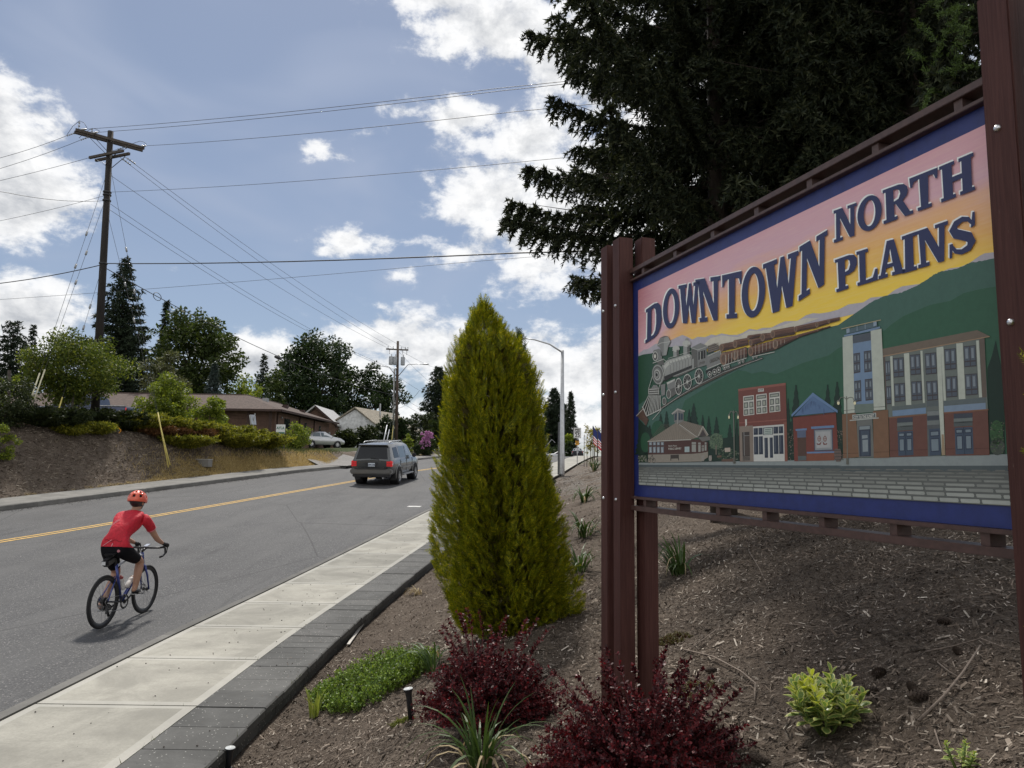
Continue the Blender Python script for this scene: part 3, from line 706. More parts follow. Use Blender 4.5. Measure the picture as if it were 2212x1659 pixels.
# stone paving of the picture
A = Art('painted_paving')
va = K5(500, 868)[1]; vb = iv0
A.uvpoly([(iu0, va), (iu1, va), (iu1, vb), (iu0, vb)], (.115, .125, .118), 6.5)
nrow = 8; vrow = va
hts = [.6, .7, .8, .95, 1.05, 1.15, 1.25, 1.35]; hs_ = sum(hts)
for r_ in range(nrow):
    h = (va - vb) * hts[r_] / hs_; u = iu0 - rnd.uniform(0, .08); sag = .0
    g0 = .125 + .028 * r_
    while u < iu1:
        wd = rnd.uniform(.075, .115); a, e = max(u + .003, iu0), min(u + wd - .003, iu1)
        if e - a > .01:
            k = g0 * rnd.uniform(.85, 1.15); sk = .012
            pts = [(a + .002, vrow - .004), (e - .003, vrow - .003), (e, vrow - h * .5), (e - .002, vrow - h + .003), (a + .003, vrow - h + .003), (a, vrow - h * .4)]
            A.uvpoly([cl(p) for p in pts], (k, k * 1.06, k * .98), 7.6)
            A.uvpoly([cl(p) for p in [(a + .01, vrow - h * .55), (e - .012, vrow - h * .5), (e - .01, vrow - h + .008), (a + .012, vrow - h + .008)]], (k * 1.14, k * 1.2, k * 1.1), 8)
        u += wd
    vrow -= h
A.done()

# lettering
GL = {
 'N': ([(0, 1), (.38, 1), (.72, .40), (.72, .90), (.60, .90), (.60, 1), (1, 1), (1, .9), (.90, .9), (.90, 0), (.70, 0), (.28, .70), (.28, .10), (.40, .10), (.40, 0), (0, 0), (0, .10), (.10, .10), (.10, .90), (0, .90)], []),
 'W': ([(0, 1), (.40, 1), (.40, .91), (.31, .91), (.385, .45), (.49, 1), (.60, 1), (.70, .45), (.78, .91), (.70, .91), (.70, 1), (1, 1), (1, .91), (.94, .91), (.79, 0), (.62, 0), (.515, .46), (.43, 0), (.25, 0), (.08, .91), (0, .91)], []),
 'D': ([(0, 1), (.55, 1), (.78, .95), (.93, .82), (1, .62), (1, .40), (.93, .20), (.78, .06), (.55, 0), (0, 0), (0, .1), (.10, .1), (.10, .9), (0, .9)], [[(.36, .89), (.5, .89), (.61, .82), (.66, .64), (.66, .38), (.61, .2), (.5, .11), (.36, .11)]]),
 'T': ([(0, 1), (1, 1), (1, .72), (.93, .72), (.86, .85), (.66, .88), (.66, .1), (.80, .1), (.80, 0), (.20, 0), (.20, .1), (.34, .1), (.34, .88), (.14, .85), (.07, .72), (0, .72)], []),
 'R': ([(0, 1), (.58, 1), (.78, .96), (.88, .86), (.90, .74), (.84, .60), (.68, .50), (.90, .1), (1, .1), (1, 0), (.72, 0), (.44, .46), (.38, .46), (.38, .1), (.48, .1), (.48, 0), (0, 0), (0, .1), (.10, .1), (.10, .9), (0, .9)], [[(.38, .89), (.50, .89), (.60, .82), (.62, .72), (.55, .59), (.38, .55)]]),
 'H': ([(0, 1), (.44, 1), (.44, .9), (.36, .9), (.36, .58), (.64, .58), (.64, .9), (.56, .9), (.56, 1), (1, 1), (1, .9), (.92, .9), (.92, .1), (1, .1), (1, 0), (.56, 0), (.56, .1), (.64, .1), (.64, .44), (.36, .44), (.36, .1), (.44, .1), (.44, 0), (0, 0), (0, .1), (.08, .1), (.08, .9), (0, .9)], []),
 'P': ([(0, 1), (.62, 1), (.86, .95), (.98, .82), (.98, .64), (.86, .48), (.62, .42), (.44, .42), (.44, .1), (.58, .1), (.58, 0), (0, 0), (0, .1), (.12, .1), (.12, .9), (0, .9)], [[(.44, .89), (.55, .89), (.65, .82), (.67, .70), (.60, .56), (.44, .53)]]),
 'L': ([(0, 1), (.56, 1), (.56, .9), (.42, .9), (.42, .1), (.75, .12), (.88, .34), (1, .34), (1, 0), (0, 0), (0, .1), (.12, .1), (.12, .9), (0, .9)], []),
 'A': ([(.32, 1), (.60, 1), (.92, .1), (1, .1), (1, 0), (.52, 0), (.52, .1), (.62, .1), (.58, .25), (.30, .25), (.26, .1), (.36, .1), (.36, 0), (0, 0), (0, .1), (.08, .1)], [[(.34, .36), (.54, .36), (.45, .76)]]),
 'I': ([(0, 1), (1, 1), (1, .9), (.80, .9), (.80, .1), (1, .1), (1, 0), (0, 0), (0, .1), (.20, .1), (.20, .9), (0, .9)], []),
}
GL['O'] = ([(.5 + .5 * math.cos(2 * PI * i / 32), .5 + .5 * math.sin(2 * PI * i / 32)) for i in range(32)], [[(.5 + .235 * math.cos(2 * PI * i / 26), .5 + .37 * math.sin(2 * PI * i / 26)) for i in range(26)]])
_sp = [(.84, .74), (.72, .86), (.5, .905), (.27, .84), (.175, .71), (.27, .585), (.5, .50), (.75, .40), (.83, .27), (.72, .135), (.47, .085), (.26, .14), (.13, .29)]
_sw = [.05, .07, .085, .11, .145, .15, .145, .15, .15, .11, .085, .07, .05]
_l, _r = [], []
for i, (x, y) in enumerate(_sp):
    a, b2 = _sp[max(i - 1, 0)], _sp[min(i + 1, len(_sp) - 1)]; dx, dy = b2[0] - a[0], b2[1] - a[1]; d = math.hypot(dx, dy); w = _sw[i]
    _l.append((x - dy / d * w, y + dx / d * w * .8)); _r.append((x + dy / d * w, y - dx / d * w * .8))
GL['S'] = (_l + _r[::-1], [])
LET = [(K1, 'D', (95, 648), (268, 525), (268, 905), (88, 1022)), (K1, 'O', (283, 448), (462, 383), (462, 818), (283, 888)), (K1, 'W', (455, 385), (688, 335), (700, 795), (440, 800)),
       (K1, 'N', (640, 318), (918, 275), (910, 763), (690, 787)), (K1, 'T', (935, 270), (1155, 220), (1143, 736), (945, 752)), (K1, 'O', (1152, 203), (1413, 148), (1413, 692), (1152, 775)),
       (K1, 'W', (1387, 150), (1780, -5), (1800, 575), (1395, 725)), (K1, 'N', (1789, -43), (2101, -233), (2095, 350), (1780, 557)),
       (K2, 'N', (105, 695), (343, 610), (345, 942), (108, 1027)), (K2, 'O', (350, 575), (602, 500), (602, 862), (350, 937)), (K2, 'R', (610, 485), (890, 382), (928, 720), (620, 835)), (K2, 'T', (883, 365), (1178, 248), (1165, 632), (925, 720)), (K2, 'H', (1190, 245), (1545, 95), (1562, 480), (1213, 612)),
       (K2, 'P', (118, 1200), (350, 1118), (350, 1462), (135, 1535)), (K2, 'L', (340, 1118), (555, 1050), (562, 1405), (352, 1470)), (K2, 'A', (565, 1030), (835, 955), (838, 1328), (568, 1402)), (K2, 'I', (808, 960), (948, 910), (965, 1298), (812, 1342)), (K2, 'N', (945, 912), (1283, 795), (1275, 1203), (978, 1290)), (K2, 'S', (1285, 790), (1572, 698), (1578, 1108), (1288, 1192))]
NAVY = (.030, .038, .105)
for k, g, TL, TR, BR, BL in LET:
    A = Art('painted_letter')
    f = lambda p: (TL[0] * (1 - p[0]) * p[1] + TR[0] * p[0] * p[1] + BR[0] * p[0] * (1 - p[1]) + BL[0] * (1 - p[0]) * (1 - p[1]), TL[1] * (1 - p[0]) * p[1] + TR[1] * p[0] * p[1] + BR[1] * p[0] * (1 - p[1]) + BL[1] * (1 - p[0]) * (1 - p[1]))
    out, hol = GL[g]; ox = -15.0 if k is K2 else -13.0; oy = -12.0 if k is K2 else -9.0
    sub = [(out, hol)]
    if g == 'S': sub = [(out, []), ([(.80, .62), (.955, .66), (.955, 1), (.87, 1)], []), ([(.04, 0), (.13, 0), (.17, .36), (.04, .36)], [])]
    for j, (o_, h_) in enumerate(sub):
        for q in (1.0, .66, .33):
            A.P(k, [(f(p)[0] + ox * q, f(p)[1] + oy * q) for p in o_], (.78, .80, .78), 8.2 + q * .5 + j * .12, [[(f(p)[0] + ox * q, f(p)[1] + oy * q) for p in h] for h in h_])
        A.P(k, [f(p) for p in o_], NAVY, 9.3 + j * .15, [[f(p) for p in h] for h in h_])
    A.done()

# locomotive with log train
A = Art('painted_train'); g1, g2, g3, g4, kk = (.30, .31, .29), (.20, .205, .195), (.115, .115, .105), (.46, .47, .43), (.025, .025, .022)
A.L(K3, [(120, 1140), (420, 1090), (650, 930), (900, 770), (1200, 620), (1700, 455)], 26, (.05, .055, .05), 8)
for i in range(56):
    f_ = i / 55; x = 330 + 1200 * f_; y = 1135 - 640 * f_ ** .86; A.P(K3, [(x, y), (x + 26, y - 14), (x + 34, y + 6), (x + 10, y + 20)], (.09, .075, .06), 8.2)
A.L(K3, [(380, 1120), (640, 940), (900, 790), (1200, 640), (1700, 458)], 5, (.45, .45, .42), 8.6)
A.P(K3, [(80, 1195), (160, 1085), (235, 1250), (205, 1330), (170, 1280)], (.10, .06, .045), 8.6); A.L(K3, [(80, 1200), (165, 1110)], 7, g4, 9); A.L(K3, [(290, 1245), (400, 1120)], 7, g4, 9); A.L(K3, [(145, 1190), (235, 1250)], 12, (.12, .07, .05), 9)
# logs
for q in [((1175, 275), (1345, 240), (1350, 330), (1180, 370)), ((1340, 225), (1510, 195), (1525, 285), (1365, 325)), ((1515, 165), (1680, 140), (1700, 180), (1530, 215)), ((1545, 215), (1715, 185), (1725, 245), (1560, 300)), ((1690, 140), (1810, 130), (1835, 215), (1725, 240)), ((1830, 100), (2110, 48), (2125, 150), (1845, 200)), ((2125, 50), (2400, -10), (2400, 70), (2140, 120)), ((1200, 385), (1345, 350), (1350, 480), (1210, 545)), ((1345, 350), (1500, 310), (1510, 440), (1355, 480)), ((1545, 310), (1850, 225), (1875, 350), (1560, 430)), ((1850, 215), (2150, 160), (2160, 200), (1890, 340)), ((2150, 155), (2420, 85), (2420, 115), (2160, 195)), ((2405, -8), (2560, -45), (2560, 15), (2405, 62)), ((2560, -44), (2700, -72), (2700, -28), (2560, 10)), ((2415, 84), (2580, 40), (2580, 58), (2420, 112))]:
    A.P(K3, q, (.125, .064, .044), 9)
    f2 = lambda x, y: tuple(q[0][i] * (1 - x) * (1 - y) + q[1][i] * x * (1 - y) + q[2][i] * x * y + q[3][i] * (1 - x) * y for i in (0, 1))
    A.P(K3, [f2(0, .68), f2(1, .68), f2(1, 1), f2(0, 1)], (.06, .034, .024), 9.4); A.P(K3, [f2(0, .08), f2(1, .08), f2(1, .28), f2(0, .28)], (.18, .10, .068), 9.4)
    for i in range(5): yv = rnd.uniform(.1, .95); x0 = rnd.uniform(0, .5); A.L(K3, [f2(x0, yv), f2(x0 + rnd.uniform(.2, .5), yv + rnd.uniform(-.04, .04))], 3, (.04, .024, .018), 9.8)
    A.E(K3, (q[0][0] + q[3][0]) / 2, (q[0][1] + q[3][1]) / 2, (q[3][1] - q[0][1]) * .3, (q[3][1] - q[0][1]) * .52, (.22, .14, .095), 10); A.E(K3, (q[0][0] + q[3][0]) / 2, (q[0][1] + q[3][1]) / 2, (q[3][1] - q[0][1]) * .18, (q[3][1] - q[0][1]) * .32, (.13, .085, .06), 10.3)
for i in range(7): x = 1230 + i * 40; A.L(K3, [(x, 415 - i * 14), (x, 535 - i * 11)], 6, (.42, .38, .32), 10.6)
for i in range(9): x = 1615 + i * 47; A.L(K3, [(x, 285 - i * 8), (x, 410 - i * 18)], 6, (.40, .34, .28), 10.6)
A.L(K3, [(1175, 560), (1500, 455)], 9, g4, 10.6); A.L(K3, [(1570, 440), (1860, 378)], 9, g4, 10.6)
for x, y, r in ((1220, 580, 28), (1265, 562, 26), (1410, 512, 22), (1455, 494, 22), (1590, 452, 16), (1628, 442, 16)):
    A.E(K3, x, y, r * .85, r, kk, 10.6); A.E(K3, x, y, r * .85, r, g4, 11, ring=.8); A.E(K3, x, y, r * .35, r * .4, g4, 11)
# tender, cab
A.P(K3, [(985, 420), (1165, 350), (1172, 520), (1000, 600), (985, 560)], g2, 9); A.P(K3, [(1000, 400), (1160, 340), (1160, 310), (1090, 265), (1000, 300)], (.10, .085, .07), 9)
for i in range(4): A.L(K3, [(1010, 375 - i * 25), (1140, 335 - i * 25)], 6, (.26, .22, .18), 9.4)
A.L(K3, [(985, 600), (1175, 520)], 10, g4, 9.6); A.L(K3, [(1000, 430), (1172, 352)], 7, g4, 9.6); A.L(K3, [(1168, 350), (1172, 525)], 7, g4, 9.6)
A.P(K3, [(970, 620), (1170, 540), (1170, 580), (980, 660)], kk, 9)
for x, y in ((1025, 665), (1087, 635), (1142, 607)):
    A.E(K3, x, y, 28, 40, kk, 9.6); A.E(K3, x, y, 28, 40, g4, 10, ring=.82); A.E(K3, x, y, 12, 16, g4, 10)
A.P(K3, [(785, 320), (905, 262), (995, 300), (870, 350)], g2, 9.6); A.L(K3, [(785, 322), (870, 352), (1000, 305)], 7, g4, 10)
A.P(K3, [(785, 330), (865, 352), (870, 580), (800, 560)], g3, 9.3); A.P(K3, [(865, 352), (985, 315), (985, 545), (870, 580)], g2, 9.3)
A.P(K3, [(880, 375), (970, 350), (970, 455), (880, 480)], kk, 9.7); A.L(K3, [(905, 375), (905, 475)], 8, g4, 10); A.L(K3, [(945, 360), (945, 462)], 6, g2, 10)
A.P(K3, [(800, 470), (822, 462), (822, 585), (800, 592)], g1, 10)
# boiler
A.P(K3, [(410, 545), (480, 480), (760, 395), (800, 430), (800, 580), (520, 690), (430, 740)], g1, 9)
A.P(K3, [(430, 560), (500, 490), (770, 405), (780, 440), (520, 520), (450, 600)], g4, 9.3); A.P(K3, [(440, 690), (800, 545), (800, 590), (560, 690), (440, 760)], kk, 9.3)
for i in range(8): x = 500 + i * 38; A.L(K3, [(x, 492 - i * 11), (x + 26, 560 - i * 12), (x + 22, 665 - i * 14)], 4, g3, 9.7)
A.P(K3, [(540, 690), (800, 575), (860, 580), (700, 660), (600, 700)], g3, 9.7); A.L(K3, [(560, 690), (850, 575)], 5, g4, 10)
A.L(K3, [(490, 460), (790, 365)], 5, g4, 10)
for x0, y0, w_, h_, cp in ((590, 300, 45, 130, 1), (725, 235, 52, 165, 1)):
    A.P(K3, [(x0 - w_ * .75, y0 + 40), (x0 + w_ * .85, y0 + 30), (x0 + w_ * .85, y0 + h_), (x0 - w_ * .75, y0 + h_ + 15)], g1, 9.7); A.E(K3, x0 + 2, y0 + 35, w_, 42, g4, 10); A.P(K3, [(x0 + w_ * .2, y0 + 50), (x0 + w_ * .85, y0 + 45), (x0 + w_ * .85, y0 + h_), (x0 + w_ * .2, y0 + h_)], g3, 10); A.L(K3, [(x0 - w_, y0 + 60), (x0 + w_ * 1.1, y0 + 42)], 7, g4, 10.3)
A.E(K3, 727, 225, 20, 26, g1, 9.6)
# chimney
A.P(K3, [(385, 195), (490, 175), (522, 245), (495, 300), (470, 420), (395, 430), (390, 330), (345, 295)], g2, 9.7); A.P(K3, [(440, 190), (490, 178), (520, 245), (490, 300), (468, 415), (430, 420)], g1, 10); A.L(K3, [(345, 293), (400, 262), (520, 245)], 8, g4, 10.3); A.P(K3, [(385, 196), (440, 172), (490, 176), (440, 192)], g3, 10.3)
# headlamp
A.P(K3, [(300, 355), (375, 335), (410, 375), (412, 470), (330, 490), (298, 470)], g2, 9.7); A.E(K3, 325, 432, 36, 62, g4, 10); A.E(K3, 325, 432, 28, 52, (.10, .10, .09), 10.3); A.E(K3, 322, 432, 13, 26, (.62, .60, .52), 10.6)
A.L(K3, [(295, 520), (430, 470)], 10, g4, 10); A.P(K3, [(345, 500), (430, 480), (440, 545), (360, 540)], g3, 9.5)
# smokebox front
for q, c_ in ((1, g3), (.93, g1), (.80, g3), (.66, g2), (.5, g4), (.4, g3), (.3, g1), (.17, kk)): A.E(K3, 362 - (1 - q) * 22, 665 + (1 - q) * 8, 80 * q, 135 * q, c_, 9.6 + (1 - q) * 2.2, 26, -.08)
A.L(K3, [(290, 690), (240, 850), (240, 920)], 6, g4, 11.5); A.L(K3, [(455, 600), (375, 830), (370, 920)], 6, g4, 11.5); A.L(K3, [(425, 465), (540, 555), (540, 600)], 6, g4, 11)
# running gear
A.P(K3, [(470, 770), (580, 720), (585, 830), (490, 870)], g2, 9.7); A.P(K3, [(470, 770), (580, 720), (575, 745), (480, 795)], g4, 10); A.P(K3, [(490, 870), (600, 820), (605, 910), (510, 975)], g3, 9.7); A.E(K3, 497, 918, 30, 60, g4, 10); A.E(K3, 497, 918, 24, 52, g3, 10.3)
A.P(K3, [(390, 800), (455, 785), (450, 930), (405, 945)], g2, 9.7); A.E(K3, 440, 1010, 28, 48, g3, 9.7); A.E(K3, 440, 1010, 28, 48, g4, 10, ring=.85)
for x, y, rx, ry in ((625, 820, 46, 110), (738, 762, 55, 102), (888, 688, 56, 100)):
    A.E(K3, x, y, rx, ry, kk, 9.8, 26); A.E(K3, x, y, rx, ry, g4, 10.1, 26, ring=.87)
    for i in range(11): a = 2 * PI * i / 11; A.L(K3, [(x, y), (x + rx * .88 * math.cos(a), y + ry * .88 * math.sin(a))], 4, (.34, .34, .31), 10.1)
    A.E(K3, x, y, 13, 20, g4, 10.4)
A.L(K3, [(600, 838), (895, 682)], 9, g4, 10.8)
# cowcatcher
A.P(K3, [(240, 840), (370, 830), (380, 930), (235, 935)], g3, 9.7)
for i in range(3): A.L(K3, [(238, 860 + i * 28), (375, 850 + i * 28)], 9, g4, 10)
A.P(K3, [(300, 800), (350, 805), (368, 850), (270, 850)], g2, 10)
A.P(K3, [(238, 935), (392, 930), (390, 1120), (215, 1205), (160, 1080)], kk, 9.7)
for i in range(11): f_ = i / 10; A.L(K3, [(240 + 150 * f_, 935), (165 + 225 * f_, 1085 + (1195 - 1085) * min(1, f_ * 4) if f_ < .25 else 1195 - 85 * (f_ - .25) / .75)], 8, g4, 10)
A.L(K3, [(160, 1080), (215, 1200), (395, 1115)], 12, g4, 10.4)
A.done()
def words(k, txt, x, y, dx, dy, hx, hy, c, lvl, name='painted_lettering', bold=0, par=None):
    """flat lettering with the built-in face: baseline start x,y; dx,dy whole run; hx,hy cap height vector (photo positions)"""
    cu = bpy.data.curves.new('text', 'FONT'); cu.body = txt; cu.size = 1.0; cu.resolution_u = 2; cu.offset = bold
    o = bpy.data.objects.new('text', cu); col.objects.link(o)
    me = o.to_mesh(); vs2 = [v_.co.copy() for v_ in me.vertices]; fs2 = [tuple(p_.vertices) for p_ in me.polygons]
    o.to_mesh_clear(); bpy.data.objects.remove(o); bpy.data.curves.remove(cu)
    wd = max(v_.x for v_ in vs2); ht = max(v_.y for v_ in vs2)
    A = Art(name)
    for v_ in vs2:
        a, b2 = v_.x / wd, v_.y / ht; u, w2 = k(x + dx * a + hx * b2, y + dy * a + hy * b2); A.v.append(SP(u, w2, .0012 + .0006 * lvl))
    for q in fs2: A.f.append(q); A.c.append(c)
    return A.done()
words(K3, 'OREGON', 1025, 525, 125, -48, 0, -48, (.09, .08, .065), 10.5, bold=.01)
words(K3, '1910', 882, 550, 80, -26, 0, -36, (.07, .06, .05), 10.5, bold=.01)

# library
A = Art('painted_building'); stone, brn, rf, cream = (.26, .235, .195), (.075, .036, .030), (.235, .205, .165), (.55, .55, .50)
A.P(K5, [(106, 612), (600, 590), (640, 600), (705, 620), (705, 720), (640, 742), (108, 746)], brn, 8.2)
A.P(K5, [(108, 742), (540, 735), (640, 726), (705, 712), (705, 768), (640, 810), (108, 822)], stone, 8.5)
A.P(K5, [(103, 608), (385, 425), (405, 440), (600, 570), (535, 592)], rf, 8.8); A.P(K5, [(405, 440), (455, 403), (655, 458), (600, 556), (595, 565)], (.20, .175, .14), 8.8)
for i in range(22): x = 120 + i * 21; A.L(K5, [(x, 606 - i * .8), (min(x * .55 + 178, 400) if x < 400 else 400 + (x - 400) * .5, 440 + max(0, (x - 400)) * .45)], 2.5, (.14, .12, .095), 9)
for i in range(12): f_ = i / 12; A.L(K5, [(455 + 200 * f_, 405 + 53 * f_), (410 + 185 * f_, 443 + 112 * f_)], 2.5, (.13, .11, .09), 9)
A.P(K5, [(600, 560), (655, 458), (708, 545), (700, 560)], rf, 9); A.P(K5, [(618, 560), (655, 490), (690, 556)], (.06, .05, .05), 9.3)
A.P(K5, [(605, 570), (722, 562), (732, 598), (650, 612)], (.19, .19, .175), 9.5)
for i in range(5): A.L(K5, [(610 + i * 6, 576 + i * 8), (722 + i * 2, 568 + i * 7)], 3, (.09, .09, .085), 9.8)
A.L(K5, [(103, 612), (535, 593)], 6, cream, 9.3); A.L(K5, [(420, 442), (600, 570), (655, 460), (708, 545)], 4, cream, 9.8)
A.P(K5, [(365, 335), (400, 300), (462, 318), (462, 405), (400, 440), (367, 415)], (.19, .19, .18), 9.3); A.P(K5, [(342, 334), (400, 282), (478, 305), (472, 320), (405, 300), (350, 345)], (.35, .34, .31), 9.6)
A.P(K5, [(372, 340), (395, 325), (395, 395), (372, 405)], (.04, .06, .08), 9.6); A.P(K5, [(412, 325), (455, 335), (455, 395), (412, 400)], (.04, .06, .08), 9.6); A.L(K5, [(433, 325), (433, 400)], 4, (.19, .19, .18), 9.9); A.L(K5, [(402, 300), (402, 440)], 5, (.35, .34, .31), 9.9)
for i in range(4):
    for y0, y1 in ((618, 650), (665, 725)): A.P(K5, [(118 + i * 39, y0), (147 + i * 39, y0 - 2), (147 + i * 39, y1 - 2), (118 + i * 39, y1)], (.18, .22, .25), 8.8); A.P(K5, [(124 + i * 39, y0 + 6), (134 + i * 39, y0 + 4), (140 + i * 39, y1 - 8), (126 + i * 39, y1 - 6)], (.36, .40, .42), 9)
for x0, x1, y0, y1 in ((543, 585, 618, 715), (608, 632, 622, 715), (643, 652, 650, 710), (656, 664, 648, 708), (672, 690, 620, 702)): A.P(K5, [(x0, y0), (x1, y0), (x1, y1), (x0, y1)], (.30, .31, .28), 8.8); A.L(K5, [(x0, y0 + 22), (x1, y0 + 22)], 4, brn, 9.1)
A.P(K5, [(472, 664), (520, 662), (520, 716), (472, 718)], (.34, .42, .42), 8.8)
A.P(K5, [(332, 745), (415, 742), (415, 800), (408, 800), (405, 780), (340, 782), (338, 802), (330, 802)], (.05, .042, .036), 9)
for x in (655, 728): A.P(K5, [(x - 14, 752), (x + 14, 750), (x + 16, 785), (x + 10, 806), (x - 12, 806), (x - 16, 785)], (.28, .26, .23), 9)
for x in (118, 165): A.E(K5, x, 800, 15, 26, kk, 9.2, ring=.82)
A.L(K5, [(118, 800), (150, 745), (165, 800), (130, 775)], 4, kk, 9.2)
A.P(K5, [(795, 752), (840, 748), (840, 770), (795, 772)], (.13, .09, .065), 9); A.P(K5, [(840, 790), (960, 782), (960, 812), (840, 812)], (.12, .075, .055), 9); A.P(K5, [(872, 676), (928, 672), (928, 714), (874, 717)], (.42, .36, .30), 9)
A.done()
words(K5, 'North Plains', 310, 664, 85, -3, 0, -16, cream, 9.2); words(K5, 'PUBLIC LIBRARY', 310, 694, 130, -4, 0, -20, cream, 9.2, bold=.01)
# brick hall
A = Art('painted_building'); q = ((1006, 90), (1480, 28), (1498, 808), (1022, 812)); br = (.165, .058, .045)
A.P(K5, q, br, 8.2); A.Q(K5, q, (0, 0), (1, .03), (.26, .10, .075), 8.6); A.Q(K5, q, (0, .46), (1, .475), (.24, .09, .07), 8.6); A.Q(K5, q, (.93, .5), (1, 1), (.22, .09, .065), 8.4)
for x in (1055, 1184, 1314):
    yo = (x - 1055) * -.13; w_ = ((x, 163 + yo), (x + 106, 150 + yo), (x + 112, 345 + yo), (x + 4, 357 + yo)); A.P(K5, w_, cream, 8.6)
    for a_, b_ in (((.06, .05), (.94, .24)), ((.06, .32), (.46, .62)), ((.56, .32), (.94, .62)), ((.06, .68), (.46, .96)), ((.56, .68), (.94, .96))): A.Q(K5, w_, a_, b_, (.13, .14, .13), 9); A.Q(K5, w_, (a_[0] + .08, a_[1] + .06), (b_[0] - .10, b_[1] - .05), (.33, .35, .29), 9.3)
A.P(K5, [(1203, 88), (1260, 84), (1261, 114), (1204, 119)], cream, 8.8)
A.P(K5, [(1018, 462), (1150, 452), (1158, 810), (1026, 810)], (.23, .19, .155), 8.5); A.P(K5, [(1044, 520), (1118, 514), (1124, 802), (1052, 806)], (.05, .042, .038), 8.8); A.P(K5, [(1066, 560), (1116, 556), (1118, 750), (1070, 752)], (.075, .058, .048), 9.1); A.L(K5, [(1064, 520), (1068, 752)], 6, (.25, .25, .24), 9.3); A.L(K5, [(1066, 555), (1118, 551)], 5, (.25, .25, .24), 9.3)
for i in range(4): A.L(K5, [(1052, 765 + i * 12), (1124, 762 + i * 12)], 5, (.20, .18, .155), 9.3)
sf = ((1153, 464), (1462, 440), (1470, 808), (1160, 810)); A.P(K5, sf, (.52, .53, .50), 8.6)
for a_, b_ in (((.02, .05), (.16, .24)), ((.18, .05), (.31, .24)), ((.66, .05), (.81, .24)), ((.83, .05), (.97, .24)), ((.02, .29), (.16, .80)), ((.18, .29), (.31, .80)), ((.66, .29), (.81, .80)), ((.83, .29), (.97, .80)), ((.36, .34), (.47, .90)), ((.53, .34), (.63, .90)), ((.33, .05), (.64, .26))): A.Q(K5, sf, a_, b_, (.030, .040, .062), 9); A.Q(K5, sf, (a_[0] + .02, a_[1] + .02), (a_[0] + (b_[0] - a_[0]) * .5, b_[1] - .06), (.07, .085, .11), 9.3)
A.Q(K5, sf, (.36, .07), (.62, .25), (.40, .46, .42), 9.6)
for i in range(3): A.Q(K5, sf, (.39, .10 + i * .05), (.59, .125 + i * .05), (.15, .19, .18), 9.9)
A.P(K5, [(1074, 392), (1092, 390), (1094, 445), (1078, 465)], cream, 9)
A.done(); words(K5, 'KTP', 1208, 113, 46, -4, 0, -20, (.04, .05, .07), 9.2, bold=.02)
# blue gabled shop
A = Art('painted_building'); bl = (.13, .215, .36); rd = (.165, .048, .036)
A.P(K5, [(1552, 370), (1980, 322), (2000, 690), (1960, 800), (1565, 808)], rd, 8.2); A.P(K5, [(1690, 730), (1965, 722), (1965, 800), (1690, 805)], (.20, .075, .045), 8.5)
A.P(K5, [(1536, 345), (1750, 125), (1998, 302), (1996, 328), (1750, 160), (1540, 368)], bl, 9); A.P(K5, [(1562, 358), (1750, 160), (1975, 318)], (.10, .17, .30), 8.6)
for i in range(30): x = rnd.uniform(1640, 1880); y = 200 + abs(x - 1750) * .75; A.L(K5, [(x, y), (x, y + rnd.uniform(20, 70))], 2.5, (.06, .10, .19), 8.9)
A.L(K5, [(1555, 372), (1982, 332)], 5, (.07, .02, .016), 8.6)
A.P(K5, [(1578, 488), (1690, 480), (1690, 500), (1580, 507)], bl, 8.9); A.P(K5, [(1592, 510), (1680, 503), (1682, 570), (1596, 574)], (.10, .125, .19), 8.6); A.P(K5, [(1596, 574), (1682, 570), (1685, 755), (1600, 757)], (.085, .050, .038), 8.6); A.P(K5, [(1600, 757), (1685, 755), (1686, 800), (1602, 803)], (.095, .115, .115), 8.6)
A.P(K5, [(1732, 465), (1962, 450), (1962, 474), (1735, 488)], bl, 8.9); A.P(K5, [(1690, 715), (1966, 708), (1966, 724), (1690, 732)], bl, 8.9)
w_ = ((1760, 492), (1946, 482), (1952, 702), (1766, 708)); A.P(K5, w_, (.07, .09, .13), 8.7); A.Q(K5, w_, (.05, .05), (.95, .95), (.26, .28, .29), 9); A.Q(K5, w_, (.12, .12), (.88, .86), (.36, .37, .37), 9.3)
for cx_ in (1815, 1872): A.E(K5, cx_, 585, 18, 28, (.17, .06, .05), 9.6); A.E(K5, cx_, 585, 13, 22, (.36, .33, .31), 9.9); A.L(K5, [(cx_ - 14, 585), (cx_ + 14, 583)], 4, (.17, .06, .05), 10.1); A.L(K5, [(cx_, 545), (cx_, 610)], 3, (.17, .06, .05), 10.1)
A.P(K5, [(1788, 628), (1812, 636), (1840, 608), (1826, 646), (1794, 644)], (.16, .05, .04), 9.6); A.P(K5, [(1895, 626), (1872, 636), (1846, 608), (1858, 646), (1890, 642)], (.16, .05, .04), 9.6)
A.P(K5, [(1966, 690), (1985, 684), (2025, 686), (2036, 720), (2036, 770), (2026, 808), (1985, 812), (1968, 780), (1962, 730)], (.14, .105, .09), 9.6)
for y in (700, 730, 765, 795): A.L(K5, [(1964, y), (2036, y - 3)], 6, (.05, .05, .05), 9.9)
A.done()
